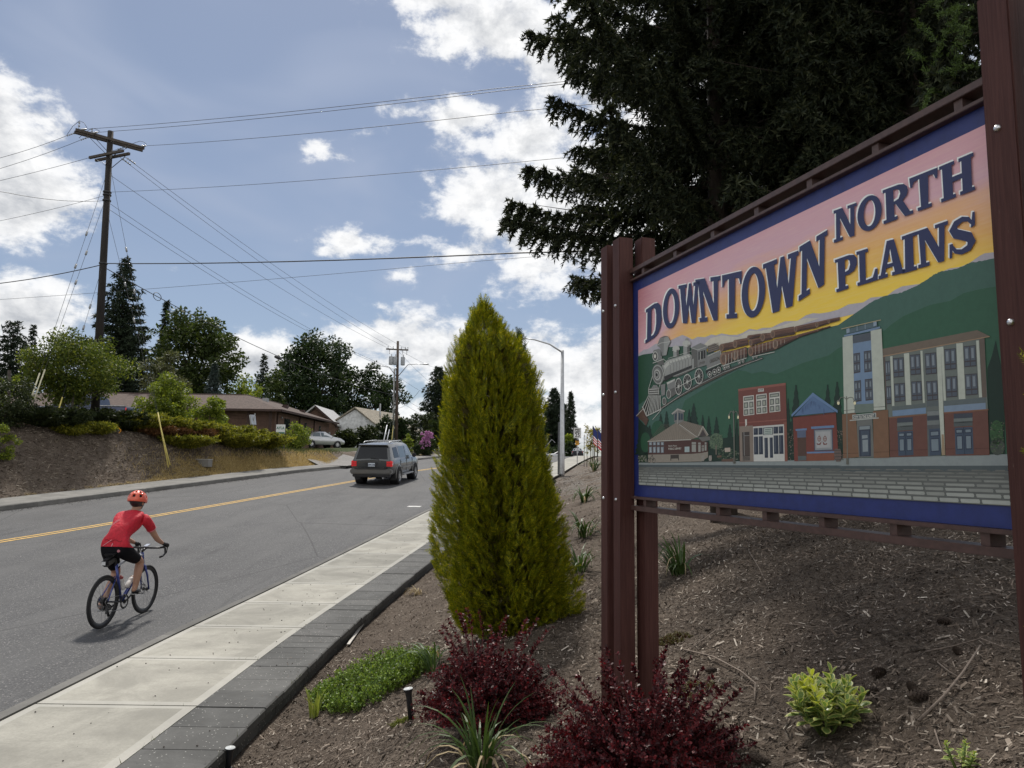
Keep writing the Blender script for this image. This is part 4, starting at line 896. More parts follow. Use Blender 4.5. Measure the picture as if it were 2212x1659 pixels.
# corner block with tower
A = Art('painted_building'); mint, blu, gry, glz, brk, tan = (.44, .475, .41), (.165, .245, .36), (.14, .165, .15), (.085, .105, .13), (.135, .062, .048), (.185, .105, .062)
def win(q, rows_=2, lvl=9.2):
    A.P(K4, q, (.06, .055, .06), lvl); c_ = [((.05, .04), (.47, .70)), ((.55, .04), (.95, .70)), ((.05, .77), (.47, .95)), ((.55, .77), (.95, .95))] if rows_ == 2 else [((.07, .05), (.47, .47)), ((.55, .05), (.94, .47)), ((.07, .53), (.47, .94)), ((.55, .53), (.94, .94))]
    for a_, b_ in c_: A.Q(K4, q, a_, b_, glz, lvl + .3); A.Q(K4, q, (a_[0] + .08, a_[1] + .08), (b_[0] - .12, b_[1] - .10), (.20, .235, .265), lvl + .6)
A.P(K4, [(470, 360), (1545, 240), (1580, 990), (520, 1070)], gry, 8.2)
A.P(K4, [(470, 352), (1468, 155), (1598, 218), (480, 430)], (.155, .125, .095), 8.6); A.L(K4, [(480, 430), (1598, 222)], 11, (.30, .21, .13), 9)
A.P(K4, [(1490, 250), (1545, 240), (1568, 860), (1522, 865)], (.13, .105, .085), 8.6); A.P(K4, [(480, 435), (500, 432), (518, 985), (508, 990)], (.10, .08, .07), 8.6)
for q in (((552, 430), (577, 428), (597, 950), (572, 952)), ((697, 402), (750, 395), (775, 940), (720, 942)), ((870, 372), (892, 370), (918, 918), (898, 920)), ((1085, 330), (1112, 328), (1140, 895), (1115, 897)), ((1248, 295), (1316, 290), (1345, 878), (1275, 882)), ((1457, 265), (1486, 262), (1520, 860), (1488, 862))): A.P(K4, q, mint, 8.8)
for q in (((500, 482), (552, 475), (558, 680), (508, 690)), ((512, 745), (562, 740), (566, 930), (518, 935)), ((580, 450), (695, 440), (700, 645), (590, 655)), ((592, 718), (708, 708), (712, 900), (602, 912)), ((760, 415), (868, 405), (876, 620), (770, 630)), ((775, 695), (882, 688), (892, 890), (783, 898)), ((915, 400), (1035, 388), (1045, 612), (928, 624)), ((930, 692), (1050, 684), (1058, 888), (943, 898)), ((1122, 355), (1244, 345), (1250, 565), (1132, 576)), ((1138, 645), (1256, 636), (1262, 855), (1145, 864)), ((1325, 325), (1452, 312), (1462, 535), (1335, 545)), ((1340, 618), (1468, 610), (1478, 832), (1350, 842))): win(q)
A.P(K4, [(572, 960), (925, 925), (928, 965), (575, 1000)], (.11, .135, .135), 8.8); A.P(K4, [(576, 1002), (928, 968), (930, 1030), (578, 1060)], blu, 8.8); A.P(K4, [(1115, 900), (1555, 862), (1557, 915), (1118, 950)], (.11, .135, .14), 8.8); A.P(K4, [(1118, 952), (1557, 918), (1560, 985), (1120, 1020)], (.19, .255, .34), 8.8)
A.L(K4, [(538, 1075), (935, 1040)], 12, (.20, .10, .06), 9); A.L(K4, [(1120, 1025), (1585, 990)], 14, (.20, .10, .06), 9)
A.P(K4, [(538, 1078), (940, 1045), (950, 1480), (548, 1490)], brk, 8.5); A.P(K4, [(1120, 1028), (1580, 995), (1598, 1468), (1135, 1475)], brk, 8.5)
A.P(K4, [(935, 900), (1065, 895), (1085, 1475), (950, 1480)], (.10, .12, .125), 8.7)
for y, c_ in ((960, (.13, .15, .14)), (1010, (.18, .20, .20)), (1060, (.05, .06, .075)), (1110, (.16, .18, .175)), (1155, (.09, .10, .105))): A.P(K4, [(942, y), (1066, y - 8), (1068, y + 36), (944, y + 44)], c_, 9)
for x, x2 in ((626, 790), (1222, 1420)):
    yo = (x - 626) * -.075
    for y, c_ in ((1080, (.05, .06, .08)), (1128, (.15, .175, .17)), (1165, (.085, .10, .10))): A.P(K4, [(x, y + yo), (x2, y - 12 + yo), (x2, y + 40 + yo), (x, y + 50 + yo)], c_, 8.9)
A.P(K4, [(1040, 338), (1086, 332), (1132, 1468), (1096, 1472), (1068, 1000)], mint, 9.2); A.P(K4, [(1094, 1250), (1118, 1250), (1132, 1468), (1096, 1472)], (.30, .23, .15), 9.4)
def door(q, two=True):
    A.P(K4, q, (.055, .078, .115), 9.1)
    for a_, b_ in ([((.06, .06), (.44, .22)), ((.56, .06), (.94, .22)), ((.08, .30), (.42, .82)), ((.58, .30), (.92, .82))] if two else [((.12, .08), (.88, .28)), ((.14, .36), (.86, .86))]): A.Q(K4, q, a_, b_, (.025, .035, .06), 9.4); A.Q(K4, q, (a_[0] + .04, a_[1] + .03), (b_[0] - .04, b_[1] - .03), (.17, .215, .25), 9.7)
    if two: A.Q(K4, q, (.49, 0), (.51, 1), (.02, .03, .045), 10)
door(((632, 1222), (792, 1212), (798, 1468), (640, 1475))); door(((962, 1195), (1078, 1188), (1088, 1465), (970, 1475)), False); door(((1232, 1180), (1420, 1172), (1432, 1455), (1242, 1462)))
# tower
A.P(K4, [(155, 285), (350, 180), (378, 925), (182, 1025)], blu, 9.2); A.P(K4, [(155, 215), (350, 178), (350, 262), (158, 296)], (.08, .095, .115), 9.5)
A.P(K4, [(66, 208), (445, 116), (448, 135), (350, 165), (70, 225)], blu, 9.8); A.P(K4, [(90, 150), (415, 65), (418, 118), (94, 195)], (.085, .13, .15), 9.5); A.L(K4, [(42, 142), (455, 48)], 9, (.36, .31, .20), 10)
for x in (92, 376): A.P(K4, [(x, 142 - (x - 92) * .26), (x + 32, 134 - (x - 92) * .26), (x + 34, 178 - (x - 92) * .26), (x + 2, 190 - (x - 92) * .26)], (.24, .31, .38), 9.8)
for x in (205, 290): A.L(K4, [(x, 112 - (x - 205) * .26), (x, 165 - (x - 205) * .26)], 6, (.24, .31, .36), 9.8)
A.P(K4, [(52, 232), (158, 208), (180, 1022), (68, 1034)], mint, 9.8); A.P(K4, [(348, 162), (462, 140), (502, 988), (382, 1000)], mint, 9.8)
for q in (((166, 402), (236, 390), (240, 598), (170, 612)), ((275, 378), (352, 366), (360, 590), (282, 600)), ((175, 690), (246, 680), (252, 900), (182, 912)), ((285, 672), (365, 662), (372, 888), (294, 898))): win(q, 3, 9.5)
A.P(K4, [(178, 935), (378, 925), (380, 1015), (185, 1028)], (.145, .19, .165), 9.5); A.L(K4, [(68, 1000), (180, 990)], 4, kk, 10.1); A.L(K4, [(382, 965), (500, 958)], 4, kk, 10.1)
A.P(K4, [(48, 1040), (190, 1025), (225, 1490), (60, 1502)], tan, 9.8); A.P(K4, [(372, 1008), (532, 990), (545, 1495), (380, 1498)], tan, 9.8)
for x0, x1, y in ((60, 215, 1452), (384, 542, 1438)): A.L(K4, [(x0, y), (x1, y - 5)], 4, (.07, .035, .02), 10.1)
for x0, x1, y in ((640, 642, 0), (545, 640, 1420), (808, 945, 1415), (1140, 1236, 1405), (1440, 1595, 1400)): A.L(K4, [(x0, y), (x1, y - 5)], 3, (.06, .025, .02), 9.6) if y else None
A.P(K4, [(200, 1085), (365, 1075), (382, 1488), (215, 1495)], (.14, .15, .14), 9.5); A.P(K4, [(222, 1165), (345, 1155), (352, 1478), (232, 1482)], (.04, .05, .075), 9.8); A.P(K4, [(230, 1168), (340, 1160), (340, 1195), (230, 1202)], (.22, .26, .27), 10.1); A.P(K4, [(246, 1215), (330, 1210), (334, 1470), (252, 1474)], (.06, .08, .11), 10.1); A.P(K4, [(258, 1260), (316, 1255), (318, 1290), (258, 1296)], (.24, .28, .30), 10.4); A.P(K4, [(262, 1310), (320, 1305), (322, 1430), (266, 1435)], (.24, .28, .30), 10.4)
A.P(K4, [(155, 1045), (405, 1022), (408, 1072), (158, 1092)], (.40, .43, .40), 10.2); A.P(K4, [(166, 1053), (396, 1030), (398, 1068), (168, 1088)], (.10, .12, .13), 10.5); A.L(K4, [(130, 1104), (432, 1078)], 10, (.40, .43, .40), 10.5)
A.done(); words(K4, 'CITY TO THE SUNSET', 172, 1090, 212, -22, 0, -30, (.70, .70, .62), 10.9, bold=.008)
# street lamps of the picture
for k, x, yt, yb, s in ((K5, 962, 305, 830, 45), (K5, 2089, 165, 838, 82)):
    A = Art('painted_street_lamp')
    A.L(k, [(x, yt), (x + 8, yb)], 10, (.16, .165, .14), 10.5); A.P(k, [(x - 4, yb - 60), (x + 16, yb - 60), (x + 20, yb), (x - 6, yb)], (.14, .14, .12), 10.5)
    for sg in (-1, 1):
        A.L(k, [(x + sg * s * f_, yt + 28 - 22 * math.sin(PI * f_) + (30 * max(0, f_ - .8) / .2)) for f_ in (0, .25, .5, .75, .9, 1)], 7, (.16, .165, .14), 10.5)
        A.E(k, x + sg * s, yt + 52, s * .16 + 3, 18, (.16, .165, .14), 10.8); A.E(k, x + sg * s, yt + 66, s * .12 + 3, 16, (.75, .70, .45), 11.1)
    A.done()

# ================================================================== growing things
def nrm(a): return a / np.maximum(np.linalg.norm(a, axis=-1, keepdims=True), 1e-9)
def frames(d, r):
    """rotation matrices whose third column is d"""
    d = nrm(d); ref = r.normal(size=d.shape); x = nrm(ref - d * (ref * d).sum(-1, keepdims=True)); y = np.cross(d, x)
    return np.stack([x, y, d], -1)
def inst(T, R, S, P):
    """T (m,k,3) pieces put at P (n,3) with rotation R (n,3,3) and size S (n,)"""
    A = np.einsum('nij,mkj->nmki', R * S[:, None, None], T) + P[:, None, None, :]
    return A.reshape(-1, T.shape[1], 3)
def tufts(base, d, L, w, r):
    """needle tufts / blades: triangles at base along d"""
    d = nrm(d); ref = r.normal(size=d.shape); s = nrm(np.cross(d, ref)) * (w[:, None] if hasattr(w, 'shape') else w)
    L = L[:, None] if hasattr(L, 'shape') else L
    return np.stack([base - s * .5, base + s * .5, base + d * L], 1)
def leaves(P, d, n, L, w):
    """diamond leaves: at P, along d, facing n"""
    d = nrm(d); s = nrm(np.cross(d, n)); L = L[:, None]; w = w[:, None]
    return np.stack([P, P + d * L * .45 + s * w * .5, P + d * L, P + d * L * .45 - s * w * .5], 1)
def limb(mb, a, b2, r0, r1, sag=.0, n=6, k=4, wob=.0):
    a, b2 = Vector(a), Vector(b2); pts = []
    for i in range(k + 1):
        f = i / k; p = a.lerp(b2, f); p.z += sag * f * (1 - f) * 4
        if 0 < i < k: p += Vector((rnd.uniform(-wob, wob), rnd.uniform(-wob, wob), 0))
        pts.append(p)
    return mb.tube(pts, [r0 + (r1 - r0) * i / k for i in range(k + 1)], n)

bark = M('bark', (.055, .041, .032), .9, var=.35, vscale=8, bump=.8, bscale=25, bdist=.03, stretch=(1, 1, .3))
bark_grey = M('grey_bark', (.16, .14, .12), .9, var=.3, vscale=8, bump=.6, bscale=30, bdist=.02, stretch=(1, 1, .3))
stem_red = M('red_stem', (.13, .022, .026), .6)

def conifer(name, label, base, H, R, mat, cat='tree', group=None, z0=.08, nb=110, ts=.3, step=.3, droop=.25, up=.18, prof=None, lean=(0, 0), seed=1, hang=.5, twig=.22, trunk=.0, only=None, bare=0.0, dens=1.0, clothe=False):
    r = np.random.default_rng(seed); base = Vector(base)
    th = thing(name, label, cat, base, 0, group)
    tr = trunk or H * .016
    ax = lambda z: np.array([base.x + lean[0] * z, base.y + lean[1] * z, base.z + z * H])
    mb = MB().tube([Vector(ax(q)) for q in (-.02, .2, .5, .8, 1.0)], [tr, tr * .85, tr * .55, tr * .25, tr * .04], 9)
    tuf = []
    for i in range(nb):
        q = z0 + (1 - z0) * ((i + r.uniform(0, .8)) / nb) ** .92
        phi = i * 2.39996 + r.uniform(-.4, .4)
        if only and not only(phi): continue
        pf = (1 - q) ** .85 if prof is None else np.interp(q, *prof)
        Lb = R * pf * r.uniform(.72, 1.12) + .02 * R
        o = np.array([math.cos(phi), math.sin(phi), 0.0]); sd = np.array([-o[1], o[0], 0.0]); b0 = ax(q)
        dr = droop * (1.2 - q) * r.uniform(.7, 1.3)
        n = max(3, int(Lb / step)); s = (np.arange(n) + r.uniform(0, 1, n)) / n
        s = s[s > bare]
        cur = lambda s_: b0 + np.outer(s_ * Lb, o) + np.outer(-dr * Lb * s_ + up * Lb * s_ ** 2.2, [0, 0, 1])
        P = cur(s)
        mb.tube([Vector(b0), Vector(cur(np.array([.5]))[0]), Vector(cur(np.array([1.0]))[0])], [max(.005, tr * .12 * pf + .003), max(.003, tr * .06 * pf), .001], 4, False) if True else 0
        for sg in ((-1, 1, 0, 2) if clothe else (-1, 1, 0)):
            m = len(P)
            lt = twig * Lb * (1.05 - .75 * s) * r.uniform(.6, 1.3, m) + ts * .8
            td = nrm(np.outer(r.uniform(.5, .9, m), o) + np.outer(sg * r.uniform(.5, 1.0, m), sd) + np.outer(-hang * r.uniform(.3, 1.6, m) * (1.25 if sg == 0 else 1), [0, 0, 1.0]))
            if sg == 2: td = nrm(np.outer(np.ones(m), o) * 1.2 + r.normal(size=(m, 3)) * .45 + [0, 0, .12]); lt = lt * .55
            kmax = max(2, int(np.ceil(lt.max() / (ts * .55) * dens)))
            f = (np.arange(kmax) + .5) / kmax
            TP = P[:, None, :] + td[:, None, :] * (lt[:, None] * f[None])[:, :, None] + np.array([0, 0, -1.0]) * (hang * .35 * lt[:, None] * f[None] ** 2)[:, :, None]
            TD = np.repeat(td[:, None, :], kmax, 1) * .7 + r.normal(size=TP.shape) * .55
            TP, TD = TP.reshape(-1, 3), TD.reshape(-1, 3)
            for rep in range(2):
                tuf.append(tufts(TP, TD + r.normal(size=TD.shape) * .4, ts * r.uniform(.8, 1.5, len(TP)), ts * r.uniform(.30, .55, len(TP)), r))
    tt = np.concatenate(tuf)
    obj('trunk', mb, bark, th, smooth=True)
    link('crown', npmesh('crown', tt), mat, th)
    return th

def broadleaf(name, label, base, H, rx, rz, mat, cz=None, cat='tree', group=None, ncl=60, nl=9000, ls=.25, tr=.15, stems=1, seed=1, shell=.55, clr=.3, flat=.8, trunkmat=None, ry=None, limbs=14, spread=.3, dead=0):
    """H height; crown an uneven cloud of leafy clumps carried by limbs"""
    r = np.random.default_rng(seed); base = Vector(base); th = thing(name, label, cat, base, 0, group)
    ry = ry or rx; cz = cz if cz is not None else H - rz
    C = []
    for i in range(ncl):
        d = nrm(r.normal(size=(1, 3)))[0]; q = r.uniform(shell, 1.0)
        lump = 1 + .22 * math.sin(3.1 * math.atan2(d[1], d[0]) + seed) + .18 * r.normal()
        C.append([base.x + d[0] * rx * q * lump, base.y + d[1] * ry * q * lump, base.z + cz + d[2] * rz * q * (1 + .10 * r.normal())])
    C = np.array(C); C[:, 2] = np.maximum(C[:, 2], base.z + .12 * H)
    rad_ = clr * rx * r.uniform(.6, 1.25, ncl)
    w = rad_ ** 2 / (rad_ ** 2).sum(); k = r.choice(ncl, nl, p=w)
    dd = nrm(r.normal(size=(nl, 3))); rr = r.uniform(0, 1, nl) ** .45
    P = C[k] + dd * (rad_[k] * rr)[:, None] * np.array([1, 1, flat])
    d = nrm(dd + r.normal(size=(nl, 3)) * .7 + np.array([0, 0, -.25])); n = nrm(dd * .6 + np.array([0, 0, .8]) + r.normal(size=(nl, 3)) * .6)
    L = ls * r.uniform(.6, 1.3, nl)
    link('crown', npmesh('crown', leaves(P, d, n, L, L * r.uniform(.5, .75, nl))), mat, th)
    mb = MB()
    forks = []
    for s_ in range(stems):
        a = s_ * 2.4 + seed; off = Vector((math.cos(a), math.sin(a), 0)) * (0 if stems == 1 else rx * spread)
        b0 = base + off * .12; top = base + off + Vector((rnd.uniform(-.06, .06) * rx, rnd.uniform(-.06, .06) * rx, cz * (.95 if stems == 1 else .75)))
        limb(mb, b0 - Vector((0, 0, .15)), top, tr, tr * .45, n=8, k=5, wob=tr * .6); forks.append((b0, top))
    for i in r.choice(ncl, min(limbs, ncl), replace=False):
        b0, top = forks[int(i) % stems]; f = r.uniform(.45, 1.0); limb(mb, b0.lerp(top, f), C[i], tr * .38, tr * .07, sag=-.05 * rx, n=5, k=4, wob=.05 * rx)
    obj('trunk', mb, trunkmat or bark, th, smooth=True)
    return th

# ------------------------------------------------------------------ golden arborvitae and the dark one behind it
def spray():
    T = []
    for i in range(8):
        z = .08 + .11 * i
        for sg in (-1, 1):
            l = .42 * (1.05 - z * .75); a = .75
            T.append([(0, -.012, z - .02), (0, .012, z + .05), (sg * l * math.sin(a), 0, z + l * math.cos(a))])
            T.append([(sg * l * .35 * math.sin(a), 0, z + l * .33 * math.cos(a)), (sg * l * .45 * math.sin(a), .01, z + l * .5 * math.cos(a)), (sg * l * .62 * math.sin(a) * .6, 0, z + l * .95)])
    T += [[(-.012, 0, 0), (.012, 0, 0), (0, 0, 1.05)]]
    return np.array(T)
SPRAY = spray()
def arborvitae(name, label, base, prof, mat, n=8000, s0=.13, lean=0.0, seed=3, wisp=30, lob=.10, cat='shrub', cut=None):
    """prof: (heights, radii)"""
    r = np.random.default_rng(seed); base = Vector(base); th = thing(name, label, cat, base)
    hz = np.array(prof[0]); hr = np.array(prof[1]); H = hz[-1]
    zz = np.linspace(0, H, 400); pr = np.interp(zz, hz, hr); cdf = np.cumsum(pr + .03); cdf /= cdf[-1]
    z = np.interp(r.uniform(0, 1, n), cdf, zz); th_ = r.uniform(0, 2 * PI, n)
    if cut: ok = cut(th_); z, th_ = z[ok], th_[ok]; n = len(z)
    R = np.interp(z, hz, hr) * (1 + lob * np.sin(3 * th_ + z * 1.3 + seed) + lob * .8 * np.sin(7 * th_ - z * 2.1) + .06 * np.sin(13 * th_ + 5 * z))
    q = 1 - .38 * r.uniform(0, 1, n) ** 2.2
    o = np.stack([np.cos(th_), np.sin(th_), np.zeros(n)], 1)
    P = o * (R * q)[:, None] + np.stack([base.x + lean * z, np.full(n, base.y), base.z + z], 1)
    steep = np.interp(z / H, [0, .15, .6, 1], [.45, .7, 1.1, 2.0])
    d = nrm(o * r.uniform(.5, .95, n)[:, None] + np.outer(steep, [0, 0, 1.0]) + r.normal(size=(n, 3)) * .26)
    S = s0 * r.uniform(.55, 1.0, n) * np.where(r.uniform(0, 1, n) < .12, 1.9, 1.15)
    # sprays stand edge-on to the trunk, like vertical fans
    x = nrm(np.cross(d, np.cross(d, o) * .5 + r.normal(size=(n, 3)) * .8) + r.normal(size=(n, 3)) * .1); x = nrm(x - d * (x * d).sum(1, keepdims=True))
    RM = np.stack([x, np.cross(d, x), d], -1)
    A = [inst(SPRAY, RM, S, P - d * (S * .5)[:, None])]
    ni = n // 3; zi = np.interp(r.uniform(0, .93, ni), cdf, zz); ti = r.uniform(0, 2 * PI, ni); oi = np.stack([np.cos(ti), np.sin(ti), np.zeros(ni)], 1)
    Pi = oi * (np.interp(zi, hz, hr) * r.uniform(.25, .62, ni))[:, None] + np.stack([base.x + lean * zi, np.full(ni, base.y), base.z + zi], 1)
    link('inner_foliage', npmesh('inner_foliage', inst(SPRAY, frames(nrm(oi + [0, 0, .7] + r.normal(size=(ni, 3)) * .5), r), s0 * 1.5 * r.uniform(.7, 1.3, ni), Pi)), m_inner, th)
    if wisp:
        zz2 = H * r.uniform(.55, 1.0, wisp); o2 = nrm(r.normal(size=(wisp, 3)) * np.array([1, 1, 0])); P2 = o2 * (np.interp(zz2, hz, hr))[:, None] + np.stack([base.x + lean * zz2, np.full(wisp, base.y), base.z + zz2], 1)
        d2 = nrm(o2 * .35 + np.array([0, 0, 1.3]) + r.normal(size=(wisp, 3)) * .18); A.append(inst(SPRAY, frames(d2, r), s0 * r.uniform(1.0, 1.7, wisp), P2 - d2 * s0 * .5))
    link('foliage', npmesh('foliage', np.concatenate(A)), mat, th)
    mb = MB().tube([base - Vector((0, 0, .1)), base + Vector((lean * H * .5, 0, H * .5)), base + Vector((lean * H, 0, H * .97))], [.05, .03, .006], 8)
    for i in range(40):
        zq = rnd.uniform(.05, .9) * H; a = rnd.uniform(0, 2 * PI); rr = float(np.interp(zq, hz, hr)) * .75
        b0 = base + Vector((lean * zq, 0, zq)); limb(mb, b0, b0 + Vector((math.cos(a) * rr, math.sin(a) * rr, rr * .8)), .012, .004, n=4, k=2)
    obj('stem', mb, bark, th, smooth=True)
    return th
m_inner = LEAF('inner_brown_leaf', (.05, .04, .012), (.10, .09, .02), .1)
m_gold = LEAF('golden_arborvitae_leaf', (.085, .115, .010), (.56, .48, .018), .48, (1.0, .95, .22), mid=(.23, .265, .013))
bA = hit(1085, 1370); dA = bA.y
pz, prr = [], []
for yc_, w_ in ((1650, 150), (1620, 190), (1550, 310), (1450, 345), (1350, 352), (1250, 338), (1100, 318), (950, 296), (800, 262), (600, 213), (450, 180), (300, 128), (225, 96), (150, 60), (110, 34), (75, 10)):
    py = (800 + yc_ / 1.659) * SC; pz.append(max(at(1085, py, dA).z - bA.z, -.02)); prr.append(w_ / 1.659 * SC / FPX * dA * float(np.interp(yc_, [100, 300, 560, 815, 1243, 1500], [.95, 1.2, 1.04, .89, .76, .78])))
bA2 = at(1112, 1365, dA); leanA = (at(1042, 640, dA).x - bA2.x) / (pz[-1] - pz[0])
arborvitae('golden_arborvitae', 'tall yellow green cone shaped arborvitae beside the pavement, behind the red bushes', (bA2.x, dA + .1, gzf(bA2.x, dA + .1) - .02), (pz, prr), m_gold, n=15000, s0=.125, lean=leanA, wisp=90, lob=.17)
m_dkarb = LEAF('dark_arborvitae_leaf', (.012, .030, .010), (.05, .085, .025), .3)
bD = hit(1128, 1230); 
topd = at(1095, 715, bD.y + 1.2).z - bD.z
arborvitae('dark_arborvitae', 'dark green wispy conifer half hidden behind the golden arborvitae', (at(1120, 900, bD.y + 1.2).x, bD.y + 1.2, gzf(at(1120, 900, bD.y + 1.2).x, bD.y + 1.2)), ([0, .5, 1.4, 2.4, 3.2, topd - .4, topd], [.5, .62, .58, .40, .24, .10, .02]), m_dkarb, n=2600, s0=.2, wisp=60, lob=.2, seed=9)
arborvitae('golden_arborvitae', 'golden arborvitae whose sprigs poke past the right edge of the sign post', (1.825, 1.635, gzf(1.825, 1.635)), ([0, .5, 1.2, 1.8, 2.2], [.40, .46, .43, .36, .05]), m_gold, n=4200, s0=.085, wisp=20, seed=5)

# ------------------------------------------------------------------ red barberries, ground cover
def twiggy(name, label, base, rx, ry, H, mat, smat, nst=380, nodes=30, leaf=.024, seed=2, cat='shrub', low=.0, tall=0, carpet=False, perk=1.0, fill=True):
    r = np.random.default_rng(seed); base = Vector(base); th = thing(name, label, cat, base)
    mb = MB(); LP, LD, LN, LS = [], [], [], []
    for i in range(nst + tall):
        a = r.uniform(0, 2 * PI)
        if carpet:
            q = math.sqrt(r.uniform(0, 1)) * (1 + .15 * math.sin(3 * a + seed)); sx, sy = base.x + rx * q * math.cos(a), base.y + ry * q * math.sin(a)
            p0 = np.array([sx, sy, gzf(sx, sy) - .01]); hh = H * (1.05 - .55 * q * q) * r.uniform(.55, 1.1)
            p2 = p0 + np.array([r.normal() * .35 * hh, r.normal() * .35 * hh, hh]); f0 = .15
        else:
            e = math.asin(r.uniform(low, 1)) if i < nst else r.uniform(.9, 1.4); k = r.uniform(.80, 1.06) if i < nst else r.uniform(1.15, 1.6)
            lump = 1 + .13 * math.sin(3 * a + seed) + .10 * math.sin(5 * a + 2 * seed)
            p2 = np.array([base.x + rx * k * lump * math.cos(e) * math.cos(a), base.y + ry * k * lump * math.cos(e) * math.sin(a), base.z + H * (.12 + .88 * math.sin(e)) * k])
            p0 = np.array([base.x, base.y, base.z]) + (p2 - np.array([base.x, base.y, base.z])) * np.array([.35, .35, .25]) * r.uniform(.3, 1.0); f0 = .28
            if i >= nst: p0 = p2 - (p2 - p0) * .55
        mid = (p0 + p2) / 2 + r.normal(size=3) * .06 * H + np.array([0, 0, .10 * H]); 
        f = np.sort(r.uniform(f0, 1, nodes)) if not carpet else np.linspace(f0, 1, nodes)
        cu = lambda f_: np.outer((1 - f_) ** 2, p0) + np.outer(2 * f_ * (1 - f_), mid) + np.outer(f_ ** 2, p2)
        P = cu(f); D = nrm(np.outer(2 * (1 - f), mid - p0) + np.outer(2 * f, p2 - mid))
        mb.tube([Vector(x) for x in cu(np.array([0, .5, 1.0]))], [.004, .003, .0012], 3, False)
        for j in range(3):
            o = nrm(r.normal(size=P.shape)); o = nrm(o - D * (o * D).sum(1, keepdims=True) * .8)
            LP.append(P); LD.append(nrm(o * .9 + D * r.uniform(.3, 1.0, len(P))[:, None] * perk)); LN.append(nrm(D + o * .2 + r.normal(size=P.shape) * .3)); LS.append(leaf * r.uniform(.6, 1.2, len(P)) * (1.15 - .35 * f))
    P, D_, N_, S_ = np.concatenate(LP), np.concatenate(LD), np.concatenate(LN), np.concatenate(LS)
    d = nrm(D_); s = nrm(np.cross(d, N_)); L = S_[:, None]; up_ = np.cross(s, d)
    # obovate, slightly cupped: five corners
    LV = np.stack([P, P + d * L * .6 - s * L * .26 + up_ * L * .05, P + d * L * .93 - s * L * .16, P + d * L * .93 + s * L * .16, P + d * L * .6 + s * L * .26 + up_ * L * .05], 1)
    link('foliage', npmesh('foliage', LV), mat, th); tag(obj('stems', mb, smat, th), kind='stuff')
    return th
m_barb = LEAF('barberry_leaf', (.026, .012, .015), (.21, .024, .030), .28, (1, .45, .45), .45, .32, mid=(.082, .017, .021))
m_barb2 = m_barb
b1 = hit(1058, 1575)
twiggy('barberry_bush', 'dark red barberry bush in front of the golden arborvitae', (b1.x - .02, b1.y + .12, b1.z), .49, .45, .48, m_barb, stem_red, 560, 26, .027, 2, tall=26)
b2_ = hit(1405, 1690)
twiggy('barberry_bush', 'wide dark red barberry bush at the foot of the left sign post', (b2_.x, b2_.y + .05, b2_.z - .03), .56, .42, .40, m_barb, stem_red, 580, 26, .026, 4, tall=46)
m_cov = LEAF('bearberry_leaf', (.055, .10, .022), (.30, .40, .06), .34, None, .45, .25, mid=(.15, .24, .038))
c1 = hit(805, 1488)
twiggy('bearberry_mat', 'low mat of glossy green bearberry beside the dark paver edge', c1, .55, .66, .25, m_cov, M('green_stem', (.10, .11, .03)), 900, 9, .030, 6, carpet=True, cat='ground cover plant')
c2 = hit(868, 1562)
twiggy('moss_stonecrop', 'small bright green stonecrop tuft at the foot of the garden light', c2, .09, .05, .04, LEAF('stonecrop_leaf', (.10, .13, .02), (.28, .30, .05), .25), M('stonecrop_stem', (.12, .12, .03)), 160, 7, .009, 8, carpet=True, cat='plant')
for px, py, rx, lab in ((1475, 1725 - 220, .20, 'low olive moss patch on the mulch right of the left sign post'), (1455, 1385, .12, 'small dry moss tuft beside the left sign post')):
    c_ = hit(px, py); twiggy('moss_patch', lab, c_, rx, rx * .8, .05, LEAF('dry_moss_leaf', (.07, .065, .02), (.17, .15, .05), .2) if 'dry_moss_leaf' not in bpy.data.materials else bpy.data.materials['dry_moss_leaf'], stem_red, 150, 7, .012, 9, carpet=True, cat='plant')

# ------------------------------------------------------------------ strap leaved clumps: every blade its own part
def blade_mesh(name, L, w, bend, fold=.25, seg=8, tip=.75):
    V, Fs = [], []
    for i in range(seg + 1):
        f = i / seg; a = bend * f ** 1.5; 
        x = L * (math.sin(bend * f ** 1.6) * f) * .8; z = L * f * math.cos(a * .85)
        ww = w * (1 - f ** 3) * (.6 + .4 * min(1, f * 4)) * .5 + .0006
        V += [(x + ww * fold, -ww, z), (x, 0, z - ww * fold * .6), (x + ww * fold, ww, z)]
    for i in range(seg): Fs += [(i * 3, i * 3 + 1, i * 3 + 4, i * 3 + 3), (i * 3 + 1, i * 3 + 2, i * 3 + 5, i * 3 + 4)]
    me = bpy.data.meshes.new(name); me.from_pydata(V, [], Fs); me.update(); return me
m_strap = LEAF('strap_leaf', (.030, .065, .016), (.12, .17, .045), .25, None, .45, .3, mid=(.055, .095, .025))
m_strapy = LEAF('young_strap_leaf', (.13, .19, .03), (.33, .36, .08), .35, None, .4)
m_strapd = LEAF('dry_strap_leaf', (.28, .21, .11), (.46, .38, .24), .25, (1, .9, .7), .7)
